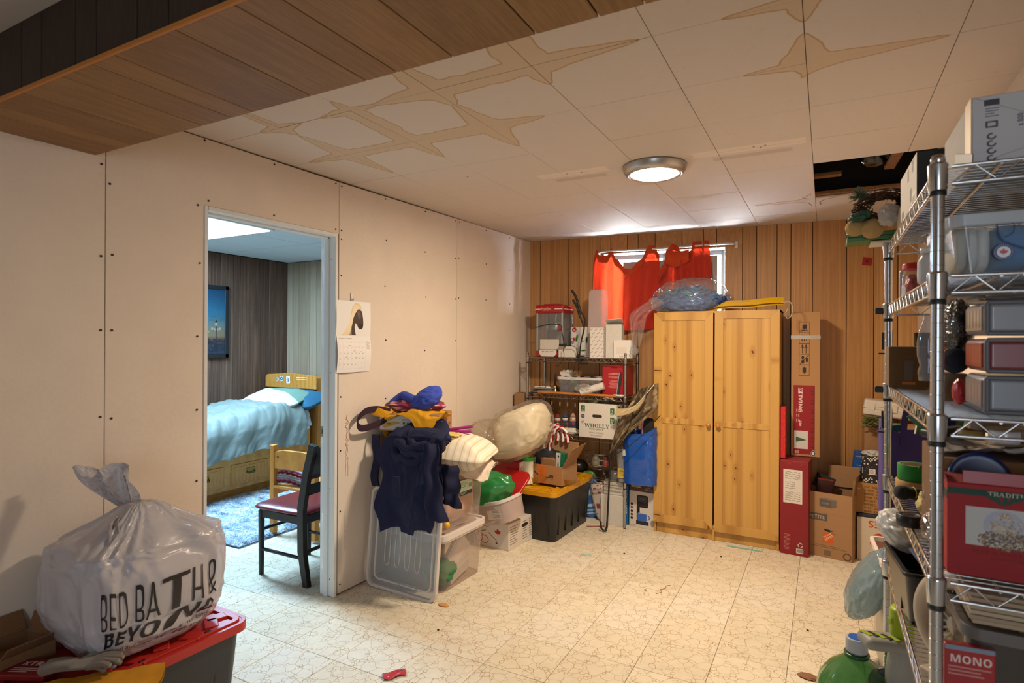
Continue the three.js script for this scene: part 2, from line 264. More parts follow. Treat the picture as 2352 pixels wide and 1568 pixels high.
for (const z of [-3.4, -4.2]) part(ceiling, 'joist_side', new THREE.BoxGeometry(0.7, 0.3, 0.03), mJoistShade, [0.28, H + 0.19, z + (z < -4 ? -0.01 : 0.045)]);
part(ceiling, 'joist_side', new THREE.BoxGeometry(0.03, 0.3, 0.86), mJoistShade, [-0.1, H + 0.19, -3.78]);
part(ceiling, 'ceiling_strapping', rbox(0.62, 0.02, 0.05, 0.003), mJoist, [0.25, H + 0.022, -4.15], [0.0, 0, 0]);
part(ceiling, 'ceiling_strapping', rbox(0.16, 0.02, 0.055, 0.003), mJoist, [0.0, H + 0.06, -3.86], [0, 0, 0]);
part(ceiling, 'ceiling_strapping', rbox(0.05, 0.02, 0.5, 0.003), mJoist, [0.33, H + 0.08, -3.68], [0, 0.05, 0]);

// ---------------------------------------------------------------- soffit across the ceiling, wood panelled
const oak = woodTex([0.70, 0.57, 0.41], [0.61, 0.475, 0.315], 100, 5), walnut = woodTex([0.23, 0.155, 0.105], [0.145, 0.09, 0.06], 160, 5), oakWall = woodTex([0.80, 0.635, 0.43], [0.705, 0.535, 0.345], 220, 5);
const greyWood = woodTex([0.44, 0.32, 0.25], [0.29, 0.2, 0.15], 300, 6), paleWood = woodTex([0.68, 0.59, 0.49], [0.6, 0.515, 0.42], 360, 6);
const soffit = struct('soffit');
const SY = 2.179, SZ0 = -1.222, SZ1 = -0.81;
const woodMats = (t, tints, rough, u = 1, bump = 0.0003) => tints.map((c, k) => M(c, rough, { map: rep(t, u, 1, k * 0.37, k * 0.21), bumpMap: rep(t, u, 1, k * 0.37, k * 0.21), bumpScale: bump }));
const oakUnder = woodMats(oak, ['#d2bfa6', '#dcc9ae', '#c9b69c', '#d6c4ab'], 0.55, 0.5);
{
  const xs = [-2.56, -2.338, -2.239, -2.063, -1.835, -1.687, -1.583, -1.328, -1.116, -1.009, -0.83, -0.597, -0.442, -0.34, -0.12, 0.1, 0.25, 0.42, 0.6];
  for (let k = 0; k + 1 < xs.length; k++) { const w = xs[k + 1] - xs[k]; part(soffit, 'plank', rbox(w - 0.004, 0.006, SZ1 - SZ0 - 0.004, 0.0018, 1), oakUnder[k % 4], [(xs[k] + xs[k + 1]) / 2, SY + 0.003, (SZ0 + SZ1) / 2]); }
  const ys = [-2.6, -2.42, -2.197, -2.06, -1.942, -1.76, -1.657, -1.474, -1.347, -1.163, -1.0, -0.829, -0.6, -0.44, -0.2, 0.05, 0.3, 0.62];
  const wal = woodMats(walnut, ['#ffffff', '#e8e0da', '#f4efe8'], 0.6, 0.5);
  for (let k = 0; k + 1 < ys.length; k++) { const w = ys[k + 1] - ys[k]; part(soffit, 'plank', rbox(w - 0.004, H - SY - 0.006, 0.006, 0.0018, 1), wal[k % 3], [(ys[k] + ys[k + 1]) / 2, (H + SY) / 2 + 0.006, SZ1 - 0.001]); part(soffit, 'plank', rbox(w - 0.004, H - SY - 0.006, 0.006, 0.0018, 1), oakUnder[k % 4], [(ys[k] + ys[k + 1]) / 2, (H + SY) / 2 + 0.006, SZ0 + 0.003]); }
  part(soffit, 'edge_trim', rbox(3.2, 0.012, 0.009, 0.002, 1), M('#b4702c', 0.5), [-1.0, SY + 0.004, SZ1 + 0.003]);
  part(soffit, 'soffit_core', new THREE.BoxGeometry(3.2, H - SY - 0.012, SZ1 - SZ0 - 0.02), M('#2a1a0e', 0.9), [-1.0, (H + SY) / 2 + 0.003, (SZ0 + SZ1) / 2]);
}

// ---------------------------------------------------------------- left wall: drywall sheets, door opening
const wallL = struct('wall_left', [-2.389, 0, -4.789], -0.0309);
const dryTex = dt(512, (x, y) => { const v = 0.975 + 0.02 * tl(x, y, 12, 2) - 0.02 * tl(x, y, 128, 3) * tl(x, y, 4, 5); return [v, v * 0.995, v * 0.985]; }, true);
const mDry = [0, 1, 2].map((k) => M(['#e0d1c2', '#e2d4c6', '#dfcfc0'][k], 0.85, { map: rep(dryTex, 0.8, 0.8, k * 0.3, k * 0.17), bumpMap: rep(grainTex, 3, 3), bumpScale: 0.0005 }));
const mStud = M('#e8e2d6', 0.7);
const dryPanel = (pts, k) => part(wallL, 'drywall_panel', slab(pts, 0.0095, 0.0015).rotateY(-Math.PI / 2), mDry[k % 3], [-0.0015, 0, 0]);
const DZ0 = 2.334, DZ1 = 3.13, DH = 2.078, jb = 0.003;
dryPanel([[0.002, 0.012], [1.16 - jb, 0.012], [1.16 - jb, H - 0.004], [0.002, H - 0.003]], 0);
dryPanel([[1.16 + jb, 0.012], [2.322 - jb, 0.012], [2.322 - jb, H - 0.012], [1.16 + jb, H - 0.006]], 1);
dryPanel([[2.322 + jb, DH], [DZ1, DH], [DZ1, 0.012], [3.535 - jb, 0.012], [3.535 - jb, H - 0.004], [2.322 + jb, H - 0.012]], 2);
dryPanel([[3.535 + jb, 0.012], [4.75 - jb, 0.012], [4.75 - jb, H - 0.004], [3.535 + jb, H - 0.004]], 0);
dryPanel([[4.75 + jb, 0.012], [8.0, 0.012], [8.0, H - 0.004], [4.75 + jb, H - 0.004]], 1);
{
  const mCore = M('#6b5238', 0.9), mBack = M('#8a8580', 0.8);
  const core = (z0, z1, y0, y1) => part(wallL, 'wall_core', new THREE.BoxGeometry(0.088, y1 - y0, z1 - z0), mCore, [-0.011 - 0.002 - 0.044, (y0 + y1) / 2, (z0 + z1) / 2]);
  core(-0.1, DZ0, 0, H + 0.05); core(DZ1, 8.0, 0, H + 0.05); core(DZ0, DZ1, DH, H + 0.05);
  // wood grain panelling on the bedroom side
  const back = (z0, z1, y0, y1) => part(wallL, 'bedroom_panelling', new THREE.BoxGeometry(0.006, y1 - y0, z1 - z0), mBack, [-0.105, (y0 + y1) / 2, (z0 + z1) / 2]);
  back(-0.1, DZ0, 0, H); back(DZ1, 8.0, 0, H); back(DZ0, DZ1, DH, H);
  const scr = cyl(0.0046, 0.0046, 0.004, 10).rotateZ(Math.PI / 2), mScr = M('#3a3030', 0.5, { metalness: 0.6 });
  for (const [z, y] of [[-1.24, 2.15], [-1.27, 2.08], [-1.24, 1.79], [-1.28, 1.8], [-1.24, 1.5], [-1.28, 1.5], [-1.24, 1.16], [-1.28, 1.15], [-1.63, 2.07], [-1.68, 2.1], [-1.64, 1.81], [-1.63, 1.48], [-1.63, 1.15], [-1.63, 0.83], [-1.66, 2.37], [-2.03, 2.36], [-2.03, 2.1], [-2.44, 2.1], [-2.44, 2.36], [-2.485, 2.355], [-2.485, 2.05], [-2.485, 2.1], [-2.85, 2.36], [-3.25, 2.36], [-3.60, 2.36], [-3.66, 2.36], [-2.86, 2.1], [-2.85, 1.81], [-3.25, 2.08], [-3.26, 1.77], [-3.61, 2.08], [-3.65, 2.09], [-3.61, 1.78], [-3.65, 1.79], [-2.86, 1.47], [-3.25, 1.4], [-3.61, 1.47], [-4.03, 2.36], [-4.4, 2.36], [-4.03, 2.09], [-4.03, 1.8], [-4.4, 2.08], [-4.41, 1.79], [-2.485, 1.84], [-2.485, 1.14], [-2.485, 0.83], [-2.485, 0.48], [-2.485, 0.06], [-2.86, 1.1]])
    part(wallL, 'screw', scr, mScr, [0.001, y, (z + 4.789) / 0.9995]);
  // grade mark printed up the sheet beside the door and the tear in the paper near the soffit
  const print = paint(32, 256, (g, w, h) => { g.clearRect(0, 0, w, h); g.translate(w / 2, h / 2); g.rotate(-Math.PI / 2); g.fillStyle = 'rgba(70,60,60,0.75)'; g.font = '15px sans-serif'; g.textAlign = 'center'; g.fillText('1/2 (12.7mm) FIRE RATED 4x8 GA', 0, 5); });
  part(wallL, 'printed_mark', new THREE.PlaneGeometry(0.014, 0.26), M('#ffffff', 0.9, { map: print, transparent: true }), [0.0012, 0.36, 2.27], [0, Math.PI / 2, 0]);
  const pen = []; for (let k = 0; k < 26; k++) { const t = k / 25; pen.push([0, 1.03 - 0.36 * t + 0.008 * Math.sin(k * 5.3), 0.012 * Math.sin(k * 2.7) * (1 - t) + 0.01 * t]); }
  part(wallL, 'crayon_scribble', join([tube(pen, 0.0008, 80, 5), tube(pen.map((p, i) => [0, p[1] + 0.02 * Math.sin(i), p[2] * -1.4 + 0.004]), 0.0008, 80, 5)]), M('#b5673f', 0.9), [0.001, 0, 2.255]);
}
// door frame: jambs and head
const door = struct('door_1', [-2.389, 0, -4.789], -0.0309);
const mJamb = M('#e4e4e2', 0.55, { bumpMap: rep(grainTex, 2, 8), bumpScale: 0.0005 });
part(door, 'door_jamb', rbox(0.116, DH - 0.004, 0.019, 0.002), mJamb, [-0.052, (DH) / 2, DZ0 + 0.0095]);
part(door, 'door_jamb', rbox(0.116, DH - 0.004, 0.016, 0.002), mJamb, [-0.052, (DH) / 2, DZ1 - 0.008]);
part(door, 'door_head', rbox(0.116, 0.018, DZ1 - DZ0 - 0.036, 0.002), mJamb, [-0.052, DH - 0.012, (DZ0 + DZ1) / 2]);
part(door, 'door_stop', rbox(0.035, DH - 0.03, 0.011, 0.002), mJamb, [-0.06, (DH - 0.03) / 2, DZ0 + 0.0245]);
part(door, 'door_stop', rbox(0.035, 0.011, DZ1 - DZ0 - 0.06, 0.002), mJamb, [-0.06, DH - 0.026, (DZ0 + DZ1) / 2]);
part(door, 'door_casing', rbox(0.012, DH, 0.022, 0.002), mStud, [-0.006, DH / 2, DZ0 - 0.004 + 0.013]);
part(door, 'strike_plate', rbox(0.03, 0.06, 0.0025, 0.001), M('#8c8a84', 0.35, { metalness: 1 }), [-0.092, 0.94, DZ0 + 0.0202]);
part(door, 'strike_hole', rbox(0.014, 0.028, 0.0028, 0.001), M('#5b4024', 0.8), [-0.092, 0.94, DZ0 + 0.0203]);
for (const y of [1.93, 1.28, 0.62, 0.1]) part(door, 'nail_hole', cyl(0.003, 0.003, 0.0015, 8).rotateX(Math.PI / 2), mBlack, [-0.03, y, DZ0 + 0.0195]);

// ---------------------------------------------------------------- back wall: oak planks, window
const BR = 0.0755;
const wallB = struct('wall_back', [-2.389, 0, -4.789], BR);
const bl = (x) => (x + 2.389) / 0.9971;                            // world x to distance along the wall
const WX0 = bl(-1.70), WX1 = bl(-0.71), WY0 = 1.60, WY1 = 2.232;
{
  const mats = woodMats(oakWall, ['#fff4e4', '#f2e2cc', '#f8ecd8', '#ffeedc', '#ecdabf'], 0.5, 0.4, 0.0004);
  const gx = [-2.46, -2.293, -2.192, -2.023, -1.926, -1.737, -1.641, -1.497, -1.404, -1.262, -1.043, -0.875, -0.774, -0.579, -0.477, -0.331, -0.234, -0.086, 0.138, 0.312, 0.46, 0.623, 0.8];
  const pl = (x0, x1, y0, y1, k) => part(wallB, 'plank', rbox(x1 - x0 - 0.0045, y1 - y0, 0.006, 0.0018, 1), mats[k % 5], [(x0 + x1) / 2, (y0 + y1) / 2, -0.003]);
  for (let k = 0; k + 1 < gx.length; k++) {
    const a = bl(gx[k]), b = bl(gx[k + 1]), i = (k * 3) % 5;
    if (b <= WX0 || a >= WX1) { pl(a, b, 0.02, H, i); continue; }
    pl(a, b, 0.02, WY0, i); pl(a, b, WY1, H, i);
    if (a < WX0) pl(a, WX0, WY0, WY1, i);
    if (b > WX1) pl(WX1, b, WY0, WY1, i);
  }
  const mCore = M('#20150b', 0.95), core = (x0, x1, y0, y1) => part(wallB, 'wall_core', new THREE.BoxGeometry(x1 - x0, y1 - y0, 0.2), mCore, [(x0 + x1) / 2, (y0 + y1) / 2, -0.1075]);
  core(-0.15, WX0 - 0.012, 0, H + 0.4); core(WX1 + 0.012, 3.4, 0, H + 0.4); core(WX0 - 0.012, WX1 + 0.012, 0, WY0 - 0.012); core(WX0 - 0.012, WX1 + 0.012, WY1 + 0.012, H + 0.4);
}
const win = struct('window_1', [-2.389, 0, -4.789], BR);
{
  const mW = M('#e9ecee', 0.5), w = WX1 - WX0, cx = (WX0 + WX1) / 2;
  part(win, 'window_sill', rbox(w + 0.02, 0.014, 0.21, 0.003), mW, [cx, WY0 - 0.005, -0.105]);
  part(win, 'window_head', rbox(w + 0.02, 0.014, 0.21, 0.003), mW, [cx, WY1 + 0.005, -0.105]);
  for (const x of [WX0 - 0.005, WX1 + 0.005]) part(win, 'window_side', rbox(0.014, WY1 - WY0 + 0.014, 0.21, 0.003), mW, [x, (WY0 + WY1) / 2, -0.105]);
  const fr = 0.04;
  for (const x of [WX0 + fr / 2, cx, WX1 - fr / 2]) part(win, 'window_frame', rbox(fr, WY1 - WY0, 0.04, 0.004), mW, [x, (WY0 + WY1) / 2, -0.16]);
  for (const y of [WY0 + fr / 2, WY1 - fr / 2]) part(win, 'window_frame', rbox(w, fr, 0.04, 0.004), mW, [cx, y, -0.16]);
  for (const s of [-1, 1]) part(win, 'window_pane', new THREE.BoxGeometry(w / 2 - fr, WY1 - WY0 - fr * 2 + 0.01, 0.004), M('#ffffff', 0.02, { transmission: 1, thickness: 0, ior: 1.1 }), [cx + s * w / 4, (WY0 + WY1) / 2, -0.165]);
}
// ---------------------------------------------------------------- right wall and the closed space behind the camera
const wallR = struct('wall_right');
part(wallR, 'drywall_panel', new THREE.BoxGeometry(0.1, H + 0.4, 4.6), mDry[0], [0.628, (H + 0.4) / 2, -2.8]);
part(wallR, 'drywall_panel', new THREE.BoxGeometry(0.1, H + 0.1, 4.2), M('#cfd0d2', 0.8), [0.85, (H + 0.1) / 2, 1.55]);
part(wallR, 'wall_return', new THREE.BoxGeometry(0.32, H + 0.1, 0.1), M('#cfd0d2', 0.8), [0.74, (H + 0.1) / 2, -0.55]);
const wallF = struct('unseen_wall_front');
part(wallF, 'drywall_panel', new THREE.BoxGeometry(3.9, H + 0.1, 0.1), M('#4a3828', 0.8), [-0.9, (H + 0.1) / 2, 2.38]);  // out of view; dark so that the rack posts reflect a dark middle

// ---------------------------------------------------------------- bedroom shell
const bed = struct('wall_bedroom_back'), bedF = struct('wall_bedroom_far'), bedN = struct('wall_bedroom_near'), bedC = struct('ceiling_bedroom');
{
  const dark = woodMats(greyWood, ['#ffffff', '#ece6e2', '#f8f2ee', '#e2dcd8'], 0.6, 0.35), pale = woodMats(paleWood, ['#ffffff', '#f4f4f0', '#eceae4'], 0.6, 0.35);
  let z = -0.9, k = 0;
  while (z > -4.86) { const w = [0.2, 0.1, 0.155, 0.09, 0.23, 0.13][k % 6]; part(bedF, 'plank', rbox(0.006, H - 0.02, w - 0.004, 0.0018, 1), dark[k % 4], [-5.588, H / 2, z - w / 2]); z -= w; k++; }
  let x = -5.59; k = 0;
  while (x < -2.62) { const w = [0.1, 0.09, 0.18, 0.11, 0.2][k % 5]; part(bed, 'plank', rbox(w - 0.004, H - 0.02, 0.006, 0.0018, 1), pale[k % 3], [x + w / 2, H / 2, -4.782]); x += w; k++; }
  const mCore = M('#1d1916', 0.95);
  part(bedF, 'wall_core', new THREE.BoxGeometry(0.1, H + 0.1, 4.6), mCore, [-5.643, H / 2, -2.8]);
  part(bed, 'wall_core', new THREE.BoxGeometry(3.3, H + 0.1, 0.1), M('#6e675f', 0.9), [-4.05, H / 2, -4.838]);
  part(bedN, 'wall_core', new THREE.BoxGeometry(3.1, H + 0.1, 0.1), M('#aaa69f', 0.8), [-4.22, H / 2, -0.85]);
  part(bed, 'bedroom_skirting', rbox(3.0, 0.08, 0.012, 0.003), M('#3c332c', 0.6), [-4.08, 0.04, -4.775]);
  const cmat = M('#cfd6da', 0.85, { bumpMap: rep(grainTex, 4, 4), bumpScale: 0.0008 });
  for (let i = 0; i < 5; i++) for (let j = 0; j < 4; j++) { const x0 = -5.6 + i * 0.61, z1 = -0.95 - j * 1.0; part(bedC, 'ceiling_panel', rbox(0.600, 0.012, 0.990, 0.004, 1), cmat, [x0 + 0.305, H + 0.006, z1 - 0.5]); }
  part(bedC, 'ceiling_board', new THREE.BoxGeometry(3.2, 0.04, 4.2), M('#d8dde0', 0.9), [-4.1, H + 0.075, -2.86]);
}
// ---------------------------------------------------------------- lamps
function rectLight(c, nits, w, h, pos, ry = 0) { const l = new THREE.RectAreaLight(c, nits, w, h); l.position.set(...pos); l.rotation.set(-Math.PI / 2, 0, ry); scene.add(l); return l; }
{
  const t = thing('ceiling_light', 'round flush ceiling lamp with a grey metal rim and a glowing white diffuser', 'lamp', [-0.79, H, -3.03]);
  part(t, 'rim', lathe([[0.118, -0.035], [0.125, -0.046], [0.135, -0.048], [0.15, -0.04], [0.158, -0.026], [0.164, -0.01], [0.165, 0.0], [0.1, 0.0]], 64), M('#b9b6b4', 0.3, { metalness: 0.75 }));
  part(t, 'diffuser', lathe([[0.0, -0.062], [0.04, -0.061], [0.08, -0.057], [0.11, -0.05], [0.13, -0.04], [0.1, -0.03], [0, -0.03]], 48), M('#ffffff', 0.5, { emissive: new THREE.Color(1, 0.82, 0.6), emissiveIntensity: 120 }));
  rectLight(LAMP.color, LAMP.nits, 0.2, 0.2, [-0.79, H - 0.064, -3.03]);
}
{
  const t = thing('ceiling_panel_light', 'long white fluorescent ceiling light with two diffusers in the bedroom', 'lamp', [-4.56, H, -2.915]);
  part(t, 'frame', rbox(1.24, 0.03, 0.66, 0.006), mWhite, [0, -0.015, 0]);
  for (const z of [-0.155, 0.155]) part(t, 'diffuser', rbox(1.19, 0.012, 0.29, 0.004), M('#ffffff', 0.4, { emissive: new THREE.Color(0.8, 0.92, 1), emissiveIntensity: 60 }), [0, -0.032, z]);
  rectLight(TUBE.color, TUBE.nits, 1.18, 0.58, [-4.56, H - 0.042, -2.915]);
}
{
  const t = struct('door_2', [0.36, 0, 2.3]);  // door out of view; its glowing pane lights the rack fronts and posts
  part(t, 'unseen_door_frame', join([rbox(0.08, 2.1, 0.06, 0.004).translate(-0.415, 1.05, 0), rbox(0.08, 2.1, 0.06, 0.004).translate(0.415, 1.05, 0), rbox(0.9, 0.08, 0.06, 0.004).translate(0, 2.12, 0), rbox(0.75, 0.56, 0.05, 0.004).translate(0, 0.28, 0)]), mWhite);
  part(t, 'unseen_lit_pane', rbox(0.75, 1.52, 0.012, 0.002), M('#ffffff', 0.4, { emissive: new THREE.Color(0.8, 0.9, 1), emissiveIntensity: 40 }), [0, 1.32, 0]);
  const l = new THREE.RectAreaLight(UNSEEN_DOOR.color, UNSEEN_DOOR.nits, 0.74, 1.5); l.position.set(0.36, 1.32, 2.28); scene.add(l);
}
// ---------------------------------------------------------------- shared builders: totes, bins, cartons
function taper(w0, d0, w1, d1, h, r, n = 6) { // solid tub: rounded rectangle growing from w0 x d0 to w1 x d1, standing on y = 0
  const g = new THREE.ExtrudeGeometry(rrect(w0, d0, r), { depth: h, bevelEnabled: true, bevelSize: 0.004, bevelThickness: 0.004, bevelSegments: 2, curveSegments: n, steps: 1 }).rotateX(-Math.PI / 2), p = g.attributes.position;
  for (let k = 0; k < p.count; k++) { const t = cl(p.getY(k) / h); p.setX(k, p.getX(k) * lerp(1, w1 / w0, t)); p.setZ(k, p.getZ(k) * lerp(1, d1 / d0, t)); }
  g.computeVertexNormals(); return g;
}
function ring(w, d, r, t, h) { return new THREE.ExtrudeGeometry((() => { const s = rrect(w, d, r), i = rrect(w - 2 * t, d - 2 * t, Math.max(0.004, r - t)); s.holes.push(i); return s; })(), { depth: h, bevelEnabled: true, bevelSize: 0.002, bevelThickness: 0.002, bevelSegments: 2, curveSegments: 8 }).rotateX(-Math.PI / 2); }
function plate(w, d, r, h) { return new THREE.ExtrudeGeometry(rrect(w, d, r), { depth: h, bevelEnabled: true, bevelSize: 0.0015, bevelThickness: 0.0015, bevelSegments: 1, curveSegments: 8 }).rotateX(-Math.PI / 2); }
function shell(w0, d0, w1, d1, h, r) { // one thin skin of a tub with its floor
  const ptsOf = (w, d) => { const P = []; for (let c = 0; c < 4; c++) for (let k = 0; k <= 6; k++) { const t = (c + k / 6) * Math.PI / 2, sx = c === 0 || c === 3 ? 1 : -1, sy = c < 2 ? 1 : -1; P.push({ x: sx * (w / 2 - r) + r * Math.cos(t), y: sy * (d / 2 - r) + r * Math.sin(t) }); } P.push(P[0]); return P; }, a = ptsOf(w0, d0), b = ptsOf(w1, d1), n = a.length - 1;
  const side = sheet(n, 8, (u, v) => { const i = Math.round(u * n), t = 1 - v; return [lerp(a[i].x, b[i].x, t), h * t, -lerp(a[i].y, b[i].y, t)]; }, 0, true);
  return join([side, new THREE.ShapeGeometry(rrect(w0, d0, r), 6).rotateX(-Math.PI / 2).translate(0, 0.002, 0)]);
}
function tote(label, pos, ry, w, d, h, lidMat, bodyMat, nb) {
  const t = thing('storage_tote', label, 'tote', pos, ry);
  part(t, 'tub', taper(w * 0.84, d * 0.86, w * 0.93, d * 0.94, h - 0.03, 0.04), bodyMat);
  const rib = (x, z, q) => part(t, 'rib', rbox(0.022, h * 0.72, 0.012, 0.004), bodyMat, [x, h * 0.47, z], [q === 1 ? -0.035 : q === -1 ? 0.035 : 0, q === 2 || q === -2 ? Math.PI / 2 : 0, q === 2 ? -0.05 : q === -2 ? 0.05 : 0]);
  for (const k of [-0.3, -0.1, 0.1, 0.3]) { rib(k * w, d * 0.45, -1); rib(k * w, -d * 0.45, 1); }
  for (const k of [-0.34, -0.17, 0, 0.17, 0.34]) { rib(w * 0.445, k * d, 2); rib(-w * 0.445, k * d, -2); }
  const lid = part(t, 'lid', join([plate(w, d, 0.05, 0.012).translate(0, h - 0.028, 0), ring(w + 0.006, d + 0.006, 0.053, 0.012, 0.03).translate(0, h - 0.045, 0), ring(w - 0.035, d - 0.035, 0.04, 0.02, 0.012).translate(0, h - 0.02, 0)]), lidMat);
  const m = Math.floor(nb / 1), blk = (x, z, a) => part(lid, 'lid_block', rbox(0.075, 0.014, 0.05, 0.004), lidMat, [x, h - 0.012, z], [0, a, 0]);
  for (let k = 0; k < m; k++) { const f = (k + 0.5) / m - 0.5, s = k % 2 ? 0.015 : -0.015; blk(w * 0.36 + s, f * (d - 0.12), 0.5 * Math.sign(s) * 20 * 0.05); blk(-w * 0.36 - s, f * (d - 0.12), -0.5 * Math.sign(s)); }
  for (let k = 0; k < 4; k++) { const f = (k + 0.5) / 4 - 0.5; blk(f * (w - 0.14), d * 0.41, 1.3); blk(f * (w - 0.14), -d * 0.41, 1.3); }
  for (const [a, b] of [[-0.44, -0.3], [-0.44, 0.3], [0.44, -0.3], [0.44, 0.3], [0.44, 0], [-0.44, 0]]) part(lid, 'lid_hole', rbox(0.012, 0.004, 0.022, 0.002), mBlack, [a * w, h - 0.0055, b * d]);
  return t;
}
// carton with named faces: mats = [right, left, top, bottom, front, back]
function carton(name, label, cat, [w, h, d], pos, ry, mats, group, rz = 0) {
  const t = thing(name, label, cat, pos, ry, group); t.rotation.z = rz;
  part(t, 'box_body', cbox(w, h, d), Array.isArray(mats) ? mats : mats);
  return t;
}
const all = (m, over = {}) => [0, 1, 2, 3, 4, 5].map((k) => over[k] ?? m);
const printMat = (w, h, draw, rough = 0.6, o = {}) => M('#ffffff', rough, { map: paint(w, h, draw), ...o });
const txt = (g, s, x, y, px, c, o = {}) => { g.save(); g.translate(x, y); if (o.r) g.rotate(o.r); if (o.sx) g.scale(o.sx, o.sy ?? 1); g.fillStyle = c; g.font = `${o.i ? 'italic ' : ''}${o.b ? 'bold ' : ''}${px}px ${o.f ?? 'sans-serif'}`; g.textAlign = o.a ?? 'center'; g.textBaseline = 'middle'; g.fillText(s, 0, 0); g.restore(); };
const lines = (g, x, y, w, n, dy, th, c) => { g.fillStyle = c; for (let k = 0; k < n; k++) g.fillRect(x, y + k * dy, w * (0.6 + 0.4 * Math.abs(Math.sin(k * 7.3 + x))), th); };
const bars = (g, x, y, w, h, c = '#111') => { g.fillStyle = c; let q = x, k = 0; while (q < x + w) { const b = 1 + ((k * 7) % 3); g.fillRect(q, y, Math.min(b, x + w - q), h); q += b + 1 + ((k * 5) % 3); k++; } };
const leaf = (g, x, y, s, c) => { const P = [[0, -1], [0.13, -0.72], [0.32, -0.82], [0.26, -0.3], [0.5, -0.52], [0.58, -0.36], [0.92, -0.42], [0.8, -0.1], [0.95, 0.02], [0.5, 0.36], [0.54, 0.52], [0.06, 0.44], [0.06, 0.9], [-0.06, 0.9], [-0.06, 0.44], [-0.54, 0.52], [-0.5, 0.36], [-0.95, 0.02], [-0.8, -0.1], [-0.92, -0.42], [-0.58, -0.36], [-0.5, -0.52], [-0.26, -0.3], [-0.32, -0.82], [-0.13, -0.72]]; g.fillStyle = c; g.beginPath(); P.forEach((p, i) => (i ? g.lineTo(x + p[0] * s, y + p[1] * s) : g.moveTo(x + p[0] * s, y + p[1] * s))); g.closePath(); g.fill(); };
const fillBg = (g, w, h, c) => { g.fillStyle = c; g.fillRect(0, 0, w, h); };

